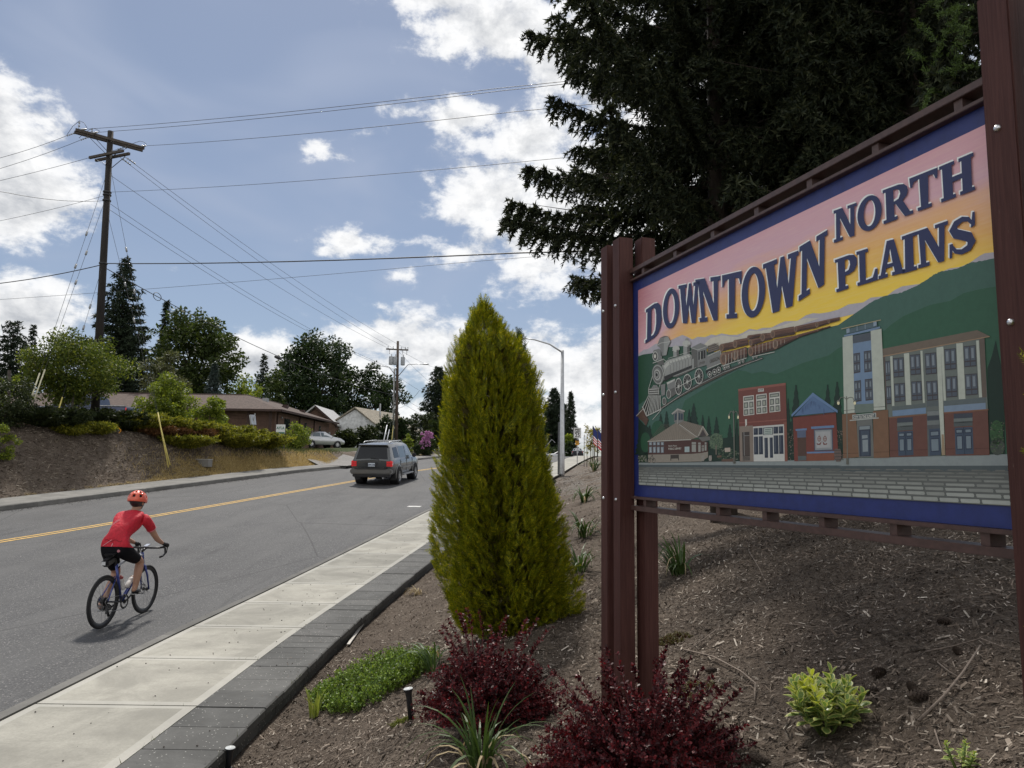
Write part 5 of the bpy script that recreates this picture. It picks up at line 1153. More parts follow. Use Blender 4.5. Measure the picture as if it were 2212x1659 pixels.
def clump(label, base, n, L, w, bends, mat, cat='plant', name='strap_leaf_plant', spread=.05, group=None, dry=.08, rot=None, tilt=.25, seed=1, sz=(.6, 1.1)):
    R_ = random.Random(seed); base = Vector(base); th = thing(name, label, cat, base, 0, group)
    mes = []
    for bd in bends:
        me = blade_mesh('leaf', L, w, bd); me.materials.append(mat); mes.append(me)
    dm = blade_mesh('leaf', L, w * .8, bends[-1] * 1.2); dm.materials.append(m_strapd)
    for i in range(n):
        me = dm if R_.random() < dry else R_.choice(mes)
        o = bpy.data.objects.new('leaf', me); col.objects.link(o); o.parent = th
        a = R_.uniform(0, 2 * PI) if rot is None else R_.gauss(rot[0], rot[1])
        q = R_.uniform(0, spread)
        o.location = (q * math.cos(a + .5), q * math.sin(a + .5), -.02)
        o.rotation_euler = (R_.uniform(-.12, .12), R_.uniform(0, tilt), a)
        k = R_.uniform(*sz); o.scale = (k, R_.uniform(.8, 1.15), k)
    return th
p = hit(1040, 1665); clump('dark green strap leaved clump in front of the left red bush', (p.x, p.y, p.z), 48, .50, .020, (.3, .5, .9, 1.7), m_strap, seed=2, dry=.15, spread=.07, tilt=.3)
p = hit(680, 1550); clump('short upright yellow green iris tuft near the dark paver edge', p, 15, .26, .019, (.12, .3, .55), m_strapy, seed=3, dry=.15, spread=.05, tilt=.12)
p = hit(935, 1455); clump('arching strap leaves between the bearberry mat and the left red bush', p, 20, .58, .020, (.9, 1.4, 1.9), m_strap, seed=4, dry=.12, spread=.06, rot=(2.6, 1.0), tilt=.45)
p = hit(905, 1285); clump('dry straw coloured leaf clump left of the golden arborvitae', p, 22, .36, .016, (.9, 1.5, 2.1), m_strapd, seed=5, dry=.5, rot=(PI, 1.1), tilt=.5)
p = hit(1470, 1240); clump('upright agapanthus clump on the slope just right of the left sign post', p, 40, .52, .024, (.5, .9, 1.4), m_strap, seed=6, spread=.09, rot=(2.5, 1.3), tilt=.4)
GT = 'strap leaf clumps along the mulch slope by the pavement'
for i, (px, py, L, lab) in enumerate(((1252, 1235, .62, 'strap leaf clump on the slope right of the golden arborvitae, lowest of the row'), (1262, 1160, .66, 'strap leaf clump on the slope, middle of the row left of the sign post'), (1262, 1085, .75, 'strap leaf clump on the slope, upper of the row left of the sign post'), (1283, 1018, 1.15, 'bushy strap leaf clump at the top of the slope beneath the flags'))):
    p = hit(px, py); clump(lab, p, 34, L, .022 + .008 * i, (.6, 1.0, 1.6), m_strap, seed=10 + i, spread=.1, group=GT, tilt=.5)

# ------------------------------------------------------------------ variegated stonecrop
def sedum_leaf(L, w, m_in, m_ed):
    V, Fs, mi = [], [], []; n = 7; rows = []
    for i in range(n + 1):
        f = i / n; hw = w * (math.sin(PI * min(1, f * .93 + .04)) ** .8) * (.55 + .6 * f) * .62 if f < 1 else .001
        z = .10 * L * math.sin(f * 2.4) - .05 * L * f * f; x = L * f
        tooth = .010 * L * (1 if i % 2 else -1) if f > .35 else 0
        inn = max(hw - .16 * w, hw * .25)
        rows.append([(x, -hw - tooth, z + .14 * hw), (x, -inn, z + .05 * hw), (x, 0, z - .12 * hw), (x, inn, z + .05 * hw), (x, hw + tooth, z + .14 * hw)])
    V = [p for r_ in rows for p in r_]
    for i in range(n):
        for j in range(4): Fs.append((i * 5 + j, i * 5 + j + 1, (i + 1) * 5 + j + 1, (i + 1) * 5 + j)); mi.append(1 if j in (0, 3) or i == n - 1 else 0)
    me = bpy.data.meshes.new('leaf'); me.from_pydata(V, [], Fs); me.materials.append(m_in); me.materials.append(m_ed)
    me.polygons.foreach_set('material_index', mi); me.polygons.foreach_set('use_smooth', [True] * len(Fs)); me.update(); return me
m_sd = LEAF('stonecrop_green', (.16, .24, .07), (.22, .31, .09), .34, (.9, 1, .4), .35, .4); m_sy = LEAF('stonecrop_margin', (.50, .53, .18), (.58, .58, .24), .4, (1, 1, .5), .4); m_sl = LEAF('stonecrop_lime', (.42, .48, .06), (.50, .54, .09), .48, (1, 1, .4), .4)
SLM = [sedum_leaf(.075, .034, m_sd, m_sy), sedum_leaf(.06, .032, m_sd, m_sy), sedum_leaf(.07, .034, m_sl, m_sy)]
def sedum(label, base, stems, H, seed, lime=.15):
    R_ = random.Random(seed); base = Vector(base); th = thing('stonecrop_plant', label, 'plant', base); mb = MB()
    for i in range(stems):
        a = i * 2.4 + R_.uniform(-.3, .3); q = (i + .5) / stems; out = H * .72 * math.sqrt(q); hh = H * (1.05 - .42 * q) * R_.uniform(.85, 1.1)
        tip = Vector((out * math.cos(a), out * math.sin(a), hh)); b0 = tip * .15; b0.z = 0
        mb.tube([b0 + base - Vector((0, 0, .02)), base + b0.lerp(tip, .5) + Vector((tip.x, tip.y, 0)) * .12, base + tip], [.006, .005, .003], 6)
        lm = R_.random() < lime or (i in (4, 7))
        k = 15
        for j in range(k):
            f = .30 + .70 * (j / (k - 1)); p_ = b0.lerp(tip, f) + Vector((tip.x, tip.y, 0)) * .12 * math.sin(PI * f)
            o = bpy.data.objects.new('leaf', SLM[2] if lm and j > 5 else R_.choice(SLM[:2])); col.objects.link(o); o.parent = th; o.location = p_
            o.rotation_euler = (R_.uniform(-.25, .25), -.1 - 1.0 * max(0, f - .45) / .55 + R_.uniform(-.2, .25), a + j * 2.39996)
            s = (1.12 - .55 * max(0, f - .6) / .4) * R_.uniform(.95, 1.3) * H / .24; o.scale = (s, s, s)
    obj('stem', mb, m_sd, th, smooth=True)
p = hit(1785, 1585); sedum('yellow edged stonecrop plant on the mulch below the sign', (p.x, p.y, p.z), 17, .255, 3)
p = hit(2075, 1668); sedum('small pale green stonecrop seedling at the bottom right of the mulch', p, 4, .10, 5, 0)

# ------------------------------------------------------------------ bark mulch
r = np.random.default_rng(4)
def chips(n, fx, fy, Ls, Ws, keep=None):
    x, y = fx(n), fy(n)
    if keep is not None: k = keep(x, y); x, y = x[k], y[k]
    n = len(x); z = np.where(x - xb(y) < 0, zr(y) + .128, gz(x, y)); e = .03
    N_ = nrm(np.stack([-(gz(x + e, y) - gz(x - e, y)) / (2 * e), -(gz(x, y + e) - gz(x, y - e)) / (2 * e), np.ones(n)], 1) + r.normal(size=(n, 3)) * .38)
    d = r.normal(size=(n, 3)); d = nrm(d - N_ * (d * N_).sum(1, keepdims=True)); s = np.cross(N_, d)
    L = (Ls[0] + (Ls[1] - Ls[0]) * r.uniform(0, 1, n) ** 2.2)[:, None]; w = (Ws[0] + (Ws[1] - Ws[0]) * r.uniform(0, 1, n) ** 1.5)[:, None]
    P = np.stack([x, y, z], 1) + N_ * r.uniform(.0, .014, n)[:, None]; b3 = N_ * L * .12
    return np.stack([P - d * L * .5 - s * w * .5, P - d * L * .5 + s * w * .4, P + d * L * .5 + s * w * .5 + b3, P + d * L * .5 - s * w * .3 + b3], 1)
inbed = lambda x, y: (x - xb(y)) > .02
CH = [chips(7000, lambda n: r.uniform(-2.4, 4.6, n), lambda n: 1.5 + 7.5 * r.uniform(0, 1, n) ** 1.3, (.03, .085), (.009, .022), inbed),
      chips(1500, lambda n: r.uniform(-3.2, -2, n), lambda n: r.uniform(3, 14, n), (.008, .035), (.003, .010), lambda x, y: (x - xb(y) < 0) & (x - xb(y) > -.62 * r.uniform(0, 1, len(x)) ** 3)),
      chips(135000, lambda n: r.uniform(-2.4, 4.6, n), lambda n: 1.5 + 7.5 * r.uniform(0, 1, n) ** 1.25, (.008, .048), (.003, .0115), inbed),
      chips(22000, lambda n: r.uniform(-2.4, 5.5, n), lambda n: r.uniform(7, 16, n), (.02, .07), (.006, .016), inbed),
      chips(5000, lambda n: r.uniform(-3, 9, n), lambda n: r.uniform(15, 40, n), (.05, .14), (.02, .05), inbed)]
m_chip = LEAF('bark_chip', (.045, .033, .025), (.66, .59, .50), .0, None, .85, .25, mid=(.20, .155, .12))
rp = [n_ for n_ in m_chip.node_tree.nodes if n_.type == 'VALTORGB'][0]; rp.color_ramp.elements[1].position = .68; rp.color_ramp.elements.new(.9).color = (.36, .30, .245, 1)
_t = NT(m_chip.node_tree); _p = [n_ for n_ in _t.n if n_.type == 'BSDF_PRINCIPLED'][0]; _m = _t.mix(_t.smooth(_t.noise(_t.coord(), 1.9, 5, .6), .38, .66, 1, .42), (0, 0, 0), rp.outputs[0]); _t.l.new(_m, _p.inputs['Base Color'])
tag(link('bark_mulch', npmesh('bark_mulch', np.concatenate(CH)), m_chip), kind='stuff')
# cones and fallen twigs
m_cone = M('cone_scale', (.055, .038, .028), .8, var=.3, vscale=40)
def cone_mesh(L=.085, R=.02):
    mb = MB().ell((0, 0, 0), (R * .7, R * .7, L / 2), 8, 6)
    for i in range(70):
        f = (i + .5) / 70; z = -L / 2 + L * f; rr = R * (math.sin(PI * (.12 + .8 * f)) ** .7); a = i * 2.39996
        o = Vector((math.cos(a), math.sin(a), 0)); s = Vector((-o.y, o.x, 0)); q = Vector((0, 0, z)); tp = q + o * rr * 1.25 + Vector((0, 0, .004))
        mb.add([q + o * rr * .5 - s * .005, q + o * rr * .5 + s * .005, tp + s * .005, tp - s * .005 + Vector((0, 0, .001))], [(0, 1, 2, 3)])
    me = bpy.data.meshes.new('pine_cone'); me.from_pydata(mb.v, [], mb.f); me.materials.append(m_cone); return me
cm = cone_mesh()
CLAB = ['spruce cone on the mulch right of the yellow edged stonecrop, largest and darkest', 'spruce cone touching the darkest one, just above it', 'spruce cone on the open mulch under the middle of the sign', 'spruce cone between the stonecrop and the darkest cone', 'spruce cone lying just above the yellow edged stonecrop', 'spruce cone at the bottom edge right of the red bush', 'spruce cone up the slope left of the right sign post', 'spruce cone beside the left sign post, among dry twigs']
for (px, py, s), lb in zip(((1985, 1515, 1.25), (1972, 1495, .9), (2042, 1350, 1.0), (1878, 1500, .95), (1900, 1465, 1.1), (1640, 1655, 1.1), (2070, 1415, .8), (1535, 1455, .9)), CLAB):
    p = hit(px, py); o = bpy.data.objects.new('pine_cone', cm); col.objects.link(o); o.location = p + Vector((0, 0, .018 * s)); o.rotation_euler = (PI / 2 + rnd.uniform(-.3, .3), 0, rnd.uniform(0, 6)); o.scale = (s, s, s); tag(o, lb, 'cone', 'spruce cones fallen on the mulch')
m_twig = M('weathered_twig', (.20, .16, .13), .9, var=.3, vscale=30)
TW = [([(1480, 1408), (1540, 1430), (1600, 1462), (1632, 1490), (1630, 1520)], .009, 'long bent bare twig on the mulch right of the left sign post'), ([(1985, 1568), (2040, 1520), (2080, 1470), (2112, 1420), (2118, 1400)], .009, 'forked bare stick on the mulch near the right sign post'), ([(2000, 1415), (2060, 1412), (2120, 1395), (2185, 1412)], .006, 'thin curved twig touching the right sign post'), ([(2015, 1428), (2050, 1470), (2082, 1478)], .005, 'short thin twig joining the forked stick'),
      ([(1617, 1192), (1640, 1235), (1662, 1280)], .005, 'straight thin twig on the slope under the left half of the sign'), ([(1475, 1420), (1530, 1385), (1555, 1360)], .006, 'crooked twig beside the left sign post'), ([(1690, 1352), (1750, 1365), (1800, 1362)], .005, 'pale twig on the slope above the yellow edged stonecrop'), ([(2020, 1590), (2030, 1630), (2045, 1650)], .005, 'thin twig at the bottom right above the pale seedling')]
for pts, rr, lb in TW:
    q = [hit(*a) + Vector((0, 0, .012 + (.02 if 0 < i < len(pts) - 1 else 0))) for i, a in enumerate(pts)]
    tag(obj('fallen_twig', MB().tube(q, [rr * .75 * (1 - .6 * i / len(q)) for i in range(len(q))], 6), m_twig, smooth=True), lb, 'twig', 'bare twigs lying on the mulch')
# stake and garden lights
a, b2 = hit(752, 1398), hit(799, 1330)
q = (b2 - a); tag(obj('wooden_lath', MB().box((a + b2) / 2 + Vector((0, 0, .03)), (q.length, .036, .012), q.to_track_quat('X', 'Z').to_matrix()), M('weathered_white_wood', (.55, .52, .48), .8, var=.15, vscale=20, stretch=(1, 1, 1))), 'grey white wooden lath lying on the mulch beside the pavers', 'stake')
m_blk = M('black_plastic', (.012, .013, .016), .4)
def garden_light(label, p, h, tilt):
    th = thing('garden_light', label, 'garden light', p); mtx = Matrix.Translation(p) @ Matrix.Rotation(tilt, 4, 'Y')
    obj('body', MB().lathe([(.0, -.03), (.022, -.03), (.022, h * .72), (.026, h * .86), (.036, h * .96), (.036, h)], 20, mtx), m_blk, th, smooth=True)
    obj('lens', MB().lathe([(.036, h), (.034, h + .004), (.016, h + .004), (.014, h + .008), (0.0005, h + .008)], 20, mtx), M('light_lens', (.62, .64, .64), .25) if 'light_lens' not in bpy.data.materials else bpy.data.materials['light_lens'], th, smooth=True)
    obj('knob', MB().lathe([(.0005, .012), (.010, .012), (.010, 0)], 12, mtx @ Matrix.Translation((.02, -.012, h * .2)) @ Matrix.Rotation(PI / 2, 4, 'Y')), m_blk, th)
garden_light('black garden uplight leaning beside the green bearberry mat', hit(888, 1555), .225, -.13)
garden_light('black garden uplight at the bottom edge against the dark pavers', hit(492, 1668), .17, .05)

# ------------------------------------------------------------------ big spruces behind the sign
m_spr = LEAF('spruce_needle', (.016, .024, .014), (.085, .095, .048), .22, None, .55, .2, mid=(.032, .042, .023))
def sp_at(px, y): 
    d = ray(px, 900); return Vector((d.x * y, y, gzf(d.x * y, y)))
kw = dict(droop=.30, up=.30, hang=.9, step=.07, ts=.072, twig=.19, bare=.10, dens=1.25, clothe=True)
s1 = sp_at(1560, 10.5); conifer('spruce_tree', 'big dark spruce behind the left end of the sign, its boughs reaching over the street', s1, 15.5, 3.25, m_spr, nb=178, z0=.262, seed=3, prof=([0, .2, .26, .38, .5, .6, 1], [.7, .8, .9, 1.0, .92, .72, .03]), trunk=.2, **kw)
s2 = sp_at(2010, 8.6); conifer('spruce_tree', 'big dark spruce directly behind the right end of the sign', s2, 15.0, 2.9, m_spr, nb=170, z0=.19, seed=4, prof=([0, .14, .25, .4, .6, 1], [.9, 1, 1, .95, .75, .03]), trunk=.2, **kw)
s3 = sp_at(1800, 13.5); conifer('spruce_tree', 'dark spruce deepest in the group, seen between the two nearer ones above the sign', s3, 17.0, 3.4, m_spr, nb=140, z0=.20, seed=6, prof=([0, .14, .25, .4, .6, 1], [.9, 1, 1, .95, .75, .03]), trunk=.22, **{**kw, 'step': .12, 'ts': .085})

# lighter new shoots on the nearest boughs, beside the right post
r = np.random.default_rng(77); ng = []
for i in range(26):
    cxp = at(r.uniform(1985, 2150), r.uniform(-40, 285), r.uniform(5.6, 6.6)); ax_ = nrm(r.normal(size=3) * [1, 1, .5] + [-.6, -.5, -.3])
    f_ = r.uniform(0, .34, 150); P_ = np.array(cxp)[None] + ax_ * f_[:, None] + r.normal(size=(150, 3)) * .012; ng.append(tufts(P_, r.normal(size=(150, 3)) + ax_ * .9, .036 * r.uniform(.7, 1.3, 150), .009, r))
link('new_growth', npmesh('new_growth', np.concatenate(ng)), LEAF('new_spruce_shoot', (.030, .055, .020), (.13, .20, .05), .3), bpy.data.objects['spruce_tree.001'])

# ================================================================== across the road: poles, wires, yard, trees
def perch(px, y):
    d = ray(px, 930); return Vector((d.x * y, y, gzf(d.x * y, y)))
def top_h(px, py, y): return at(px, py, y).z - gzf(at(px, py, y).x, y)
m_polew = M('tarred_pole_wood', (.017, .013, .011), .85, var=.4, vscale=6, bump=.5, bscale=30, stretch=(1, 1, .15))
m_arm = M('weathered_crossarm_wood', (.07, .058, .050), .85, var=.3, vscale=10)
m_iron = M('dark_iron', (.04, .04, .042), .5, .6)
m_wire = M('wire', (.035, .036, .040), .6)
m_ins = M('grey_insulator', (.30, .31, .32), .3)
m_galv = M('galvanised_steel', (.46, .47, .48), .42, .75, var=.1)
_q = onbank(203, 6.2); Y1 = _q.y
b0 = perch(203, Y1); t0 = at(239, 284, Y1)
pole = thing('utility_pole', 'tall dark wooden utility pole with crossed arms on the planted bank', 'utility pole', b0)
pdir = t0 - b0
def pp(py): return b0 + pdir * ((at(0, py, Y1).z - b0.z) / pdir.z)
obj('mast', MB().tube([b0 - pdir * .03, b0 + pdir * .5, t0], [.195, .165, .13], 16), m_polew, pole, smooth=True)
def beam(mb, a, b2, w, h):
    q = Vector(b2) - Vector(a); return mb.box((Vector(a) + Vector(b2)) / 2, (q.length, w, h), q.to_track_quat('X', 'Z').to_matrix())
dirA = Vector((.76, .64, 0)).normalized(); nA_ = Vector((-dirA.y, dirA.x, 0)); dirB = Vector((.93, -.37, 0)).normalized(); nB_ = Vector((-dirB.y, dirB.x, 0))
zA, zB = pp(300), pp(333)
for sg in (-1, 1):
    obj('crossarm', beam(MB(), zA + nA_ * .17 * sg - dirA * 1.5, zA + nA_ * .17 * sg + dirA * 1.5, .10, .13), m_arm, pole)
    obj('crossarm', beam(MB(), zB + nB_ * .17 * sg - dirB * 1.15, zB + nB_ * .17 * sg + dirB * 1.15, .10, .12), m_arm, pole)
for c_, dr_, nn, zz in ((zA, dirA, nA_, 1.0), (zB, dirB, nB_, .75)):
    for s1_ in (-1, 1):
        for s2_ in (-1, 1): obj('brace', beam(MB(), c_ + nn * .235 * s2_ + dr_ * .8 * s1_ - Vector((0, 0, .07)), c_ + nn * .17 * s2_ - Vector((0, 0, zz * .75)), .035, .012), m_iron, pole)
def insul(a, b2, parent, k=4, r_=.045):
    a, b2 = Vector(a), Vector(b2); q = (b2 - a); mtx = Matrix.Translation(a) @ q.to_track_quat('Z', 'Y').to_matrix().to_4x4(); L = q.length; pr = [(.012, 0)]
    for i in range(k): z = L * (i + .5) / k; pr += [(.014, z - L * .3 / k), (r_, z - L * .1 / k), (r_, z), (.014, z + L * .25 / k)]
    pr += [(.012, L)]
    return obj('insulator', MB().lathe(pr, 10, mtx), m_ins, parent, smooth=True)
def wire(label, a, b2, sag=.3, r_=.009, group=None, n=24, over=0.0, cat='wire', name='overhead_wire', mat=None):
    a, b2 = Vector(a), Vector(b2); pts = []
    for i in range(n + 1):
        f = i / n * (1 + over); p = a + (b2 - a) * f; p.z -= sag * 4 * f * (1 - f) if f <= 1 else 0; pts.append(p)
    return tag(obj(name, MB().tube(pts, r_, 5), mat or m_wire, smooth=True), label, cat, group)
# primary wires to the right and to the left
GW = 'power wires from the tall pole'
ends = [(-1.35, 1108, 187, 'uppermost wire running right from the top crossarm of the tall pole'), (-.85, 1108, 193, 'second wire running right from the top crossarm of the tall pole'), (1.3, 1140, 238, 'third wire running right from the far end of the top crossarm')]
for k_, ex, ey, lb in ends:
    a = zA + dirA * k_ + Vector((0, 0, .10)); e = at(ex, ey, 21.0); d_ = (e - a).normalized()
    insul(a + d_ * .2, a + d_ * .65, pole); wire(lb, a + d_ * .62, e, .12, .010, GW, over=1.6)
for k_, ex, ey, lb in ((-1.35, 0, 341, 'uppermost wire running left from the top crossarm of the tall pole'), (-.75, 0, 364, 'second wire running left from the top crossarm of the tall pole'), (.9, 0, 390, 'third wire running left from the top crossarm of the tall pole')):
    a = zA + dirA * k_; e = at(ex, ey, 33.0); d_ = (e - a).normalized()
    insul(a + d_ * .2, a + d_ * .65, pole); wire(lb, a + d_ * .62, e, .06, .010, GW, over=2.5)
for k_, off in ((-1.35, .5), (-.8, .3), (1.3, .32)):
    q0 = zA + dirA * k_ + Vector((0, 0, .06)); v1 = (at(0, 350, 33) - q0).normalized(); v2 = (at(1108, 190, 21) - q0).normalized()
    obj('jumper', MB().tube([q0 + v1 * .65, q0 + v1 * .35 + Vector((0, 0, off * .7)), q0 + Vector((0, 0, off)), q0 + v2 * .4 + Vector((0, 0, off * .75)), q0 + v2 * .7 + Vector((0, 0, .1))], .011, 5), m_wire, pole, smooth=True)
    if k_ < 1: insul(q0, q0 + Vector((0, 0, off - .02)), pole, 3, .05)
wire('neutral wire running right from the middle of the tall pole', pp(412), at(1245, 338, 21), .15, .009, GW, over=1.6)
wire('thin wire falling left from the middle of the tall pole', pp(418), at(0, 477, 33), .05, .009, GW, over=2.0)
wire('twisted service wire rising left from the middle of the tall pole', pp(430), at(0, 413, 27), .18, .011, GW, over=1.5)
wire('thick black cable running right from the tall pole to the spruce', pp(566), at(1150, 545, 21.5), .12, .024, 'thick black telephone cables', over=1.6)
wire('thick black cable running left from the tall pole', pp(568), at(0, 612, 34), .08, .022, 'thick black telephone cables', over=2.0)
wire('thin far wire crossing behind the tall pole below the black cable', at(-60, 651, 44), at(1010, 566, 36), .1, .010, over=.4)
for py in (412, 418, 430, 566): 
    q = pp(py); obj('clamp', MB().lathe([(.17, -.04), (.19, -.03), (.19, .03), (.17, .04)], 14, Matrix.Translation(q)), m_iron, pole)
# second pole
Y2 = 70.0
b2p = perch(857, Y2); t2 = at(859.5, 737, Y2)
pole2 = thing('utility_pole', 'far wooden utility pole with grey transformers behind the grey car', 'utility pole', b2p)
obj('mast', MB().tube([b2p - Vector((0, 0, .4)), t2], [.17, .12], 12), M('brown_pole_wood', (.07, .050, .038), .85, var=.3, vscale=8, stretch=(1, 1, .2)), pole2, smooth=True)
q2 = lambda py: b2p + (t2 - b2p) * ((at(0, py, Y2).z - b2p.z) / (t2.z - b2p.z))
zc = q2(743); dirC = Vector((.97, .22, 0)).normalized()
obj('crossarm', beam(MB(), zc - dirC * 1.15, zc + dirC * 1.05, .10, .13), m_arm, pole2)
for k_ in (-.95, -.45, .35, .75, 1.0): insul(zc + dirC * k_ + Vector((0, 0, .05)), zc + dirC * k_ + Vector((0, 0, .32)), pole2, 2, .06); 
for k_ in (-.8, .5, .9): insul(zc + dirC * k_ - Vector((0, 0, .05)), zc + dirC * k_ - Vector((0, 0, .5)), pole2, 3, .05)
for k_ in (-.62, -.22, .55):
    c_ = q2(768) + dirC * k_ + Vector((0, -.2, 0)); tr_ = obj('transformer', MB().lathe([(.0, -.42), (.19, -.42), (.21, -.38), (.21, .36), (.18, .42), (.0, .45)], 16, Matrix.Translation(c_)), M('transformer_grey', (.34, .36, .38), .45) if 'transformer_grey' not in bpy.data.materials else bpy.data.materials['transformer_grey'], pole2, smooth=True)
    obj('bushing', MB().lathe([(.03, 0), (.055, .05), (.03, .1), (.05, .15), (.02, .25)], 8, Matrix.Translation(c_ + Vector((.05, 0, .42)))), m_ins, tr_)
obj('conduit', MB().tube([q2(950) + Vector((-.28, -.12, 0)), q2(787) + Vector((-.28, -.12, 0)), q2(785) + Vector((-.05, -.12, .1))], .09, 10), m_galv, pole2, smooth=True)
for sx, ex, ey, lb in ((1, 915, 787, 0), (-1, 812, 800, 0)):
    e = at(ex, ey, Y2 - 1.5); s_0 = q2(803)
    ar = obj('lamp_arm', MB().tube([s_0, s_0.lerp(e, .4) + Vector((0, 0, .75)), s_0.lerp(e, .75) + Vector((0, 0, .35 if sx > 0 else .6)), e], [.04, .035, .03, .03], 8), m_galv, pole2, smooth=True)
    obj('lamp_head', MB().ell(e + Vector((.2 * sx, 0, .02)), (.36, .15, .075), 12, 6), m_galv, ar, smooth=True)
G2 = 'wires between the two utility poles'
for i, (py1, off, py2, k_, sg) in enumerate(((330, 1.05, 741, .9, .5), (338, .75, 741, -.4, .5), (352, .1, 741, -.95, .5), (437, .05, 788, 0, .7), (452, .1, 790, 0.1, .8))):
    a = zB + dirB * off - Vector((0, 0, .2)) if i < 2 else pp((372, 432, 445)[i - 2])
    e = q2(py2) + dirC * k_; dd_ = (e - a).normalized()
    if i < 2: insul(a + dd_ * .15, a + dd_ * .75, pole)
    wire(['highest', 'second', 'third', 'fourth', 'lowest'][i] + ' of the thin wires slanting down from the tall pole to the far pole', a, e, sg, .010, G2)
a, e = pp(573), q2(842); wire('thick black cable with a coil slanting down from the tall pole to the far pole', a, e, .9, .02, 'thick black telephone cables')
for f in (.10, .47):
    p = a + (e - a) * f; p.z -= .9 * 4 * f * (1 - f); dd_ = (e - a).normalized()
    rm = dd_.to_track_quat('X', 'Z').to_matrix().to_4x4()
    tag(obj('cable_coil', MB().torus(.34 if f > .2 else .2, .016, 24, 5, Matrix.Translation(p - Vector((0, 0, .36 if f > .2 else 0))) @ rm @ Matrix.Rotation(PI / 2, 4, 'X') @ Matrix.Scale(1.0 if f > .2 else 1.5, 4, (1, 0, 0))), m_wire), 'coil of black cable hanging on the slanting cable, ' + ('nearer the far pole' if f > .2 else 'close to the tall pole'), 'cable coil')
p = a + (e - a) * .42; p.z -= .9 * 4 * .42 * .58
tag(obj('splice_case', MB().lathe([(.0, -.4), (.09, -.36), (.11, 0), (.09, .36), (0, .4)], 12, Matrix.Translation(p - Vector((0, 0, .12))) @ (e - a).to_track_quat('Z', 'Y').to_matrix().to_4x4()), m_iron, smooth=True), 'black splice case hanging from the slanting cable', 'splice case')
for i, (py, ex, ey, ye) in enumerate(((741, 960, 800, 110), (745, 955, 845, 100), (800, 965, 870, 100), (838, 962, 905, 95), (850, 960, 915, 92), (870, 905, 845, 50))):
    wire(['highest', 'second highest', 'third highest', 'fourth highest', 'lowest', 'rising'][i] + ' thin wire on the right of the far utility pole', q2(py), at(ex, ey, ye), .3, .012, 'wires running right from the far pole')
# guy wires with yellow guards
m_gy = M('yellow_guard_plastic', (.62, .52, .16), .55, var=.15, vscale=3); m_gy2 = M('pale_guard_plastic', (.60, .57, .40), .55, var=.1); m_gw = M('white_guard_plastic', (.66, .68, .70), .5, var=.08)
def guy(label, a, gtop, gbot, anch, mat, group, rr=.028):
    th = thing('guy_wire', label, 'guy wire', anch, 0, group); d_ = a - anch
    f = lambda px, py: anch + d_ * max(.02, min(.95, ((at(px, py, anch.y + .02 * 0).z - anch.z) / d_.z)))
    obj('cable', MB().tube([anch - d_ * .02, a], .008, 5), m_wire, th)
    p1, p0 = f(*gtop), f(*gbot); obj('guard', MB().tube([p0, p1], rr, 8), mat, th, smooth=True)
    for q in (.45, .62): obj('strain_insulator', MB().tube([a - d_ * (1 - q) * .8, a - d_ * (1 - q) * .8 + d_.normalized() * .22], .045, 8), m_ins, th, smooth=True)
an = onbank(46, 4.9); GG = 'guy wires of the tall pole'
guy('guy wire left of the tall pole with a pale guard, outer of a close pair', pp(360), (77, 800), (52, 885), an, m_gy2, GG)
guy('guy wire left of the tall pole with a yellowish guard, inner of a close pair', pp(416), (89, 791), (54, 880), an + Vector((.12, 0, 0)), m_gy2, GG)
guy('guy wire with a short bright yellow guard in front of the tree trunks', pp(566), (134, 855), (115, 916), onbank(113, 4.6), m_gy, GG)
an = hit(367, 1030)
guy('guy wire right of the tall pole with the longer yellow guard on the bank', pp(342), (337, 891), (366, 1010), an, m_gy, GG)
guy('guy wire right of the tall pole with the shorter yellow guard on the bank', pp(447), (348, 902), (366, 1005), an + Vector((.10, .05, 0)), m_gy, GG)
an = perch(826, 62.0)
guy('far guy wire with a thick pale guard, leftmost behind the grey car', q2(800), (838, 915), (829, 955), an, m_gw, 'guy wires of the far pole', .05)
guy('far guy wire with a thinner pale guard, in the middle behind the grey car', q2(840), (841, 925), (831, 955), an + Vector((.25, .1, 0)), m_gw, 'guy wires of the far pole', .04)
guy('far guy wire with a yellow guard behind the grey car', q2(830), (857, 915), (848, 955), perch(845, 62.0), m_gy, 'guy wires of the far pole', .03)

# ------------------------------------------------------------------ trees and shrubs across the road
MT = {}
def LM(name, *a, **k):
    if name not in MT: MT[name] = LEAF(name, *a, **k)
    return MT[name]
m_mid = LM('maple_leaf', (.055, .085, .018), (.25, .27, .04), .45, mid=(.10, .14, .025))
m_drk = LM('dark_tree_leaf', (.014, .030, .012), (.060, .090, .026), .28, mid=(.028, .050, .016))
m_deep = LM('mid_tree_leaf', (.030, .050, .015), (.10, .13, .032), .35, mid=(.050, .075, .020))
m_lgt = LM('light_shrub_leaf', (.085, .13, .020), (.36, .40, .05), .45, mid=(.17, .22, .030))
m_olv = LM('olive_leaf', (.060, .070, .035), (.15, .16, .075), .3)
m_blu = LM('blue_spruce_needle', (.025, .042, .038), (.06, .085, .075), .15)
m_fir = LM('fir_needle', (.012, .022, .014), (.040, .058, .030), .15)
m_jun = LM('juniper_needle', (.075, .095, .016), (.46, .42, .05), .4, mid=(.21, .22, .026))
m_jdk = LM('dark_juniper_needle', (.016, .028, .012), (.055, .070, .020), .25)
m_jbr = LM('brown_juniper_needle', (.11, .055, .025), (.24, .12, .05), .2)
def fit(px, y, pt, w, yc=None): return perch(px, y), top_h(px, pt, y), w / 2 * y / FPX
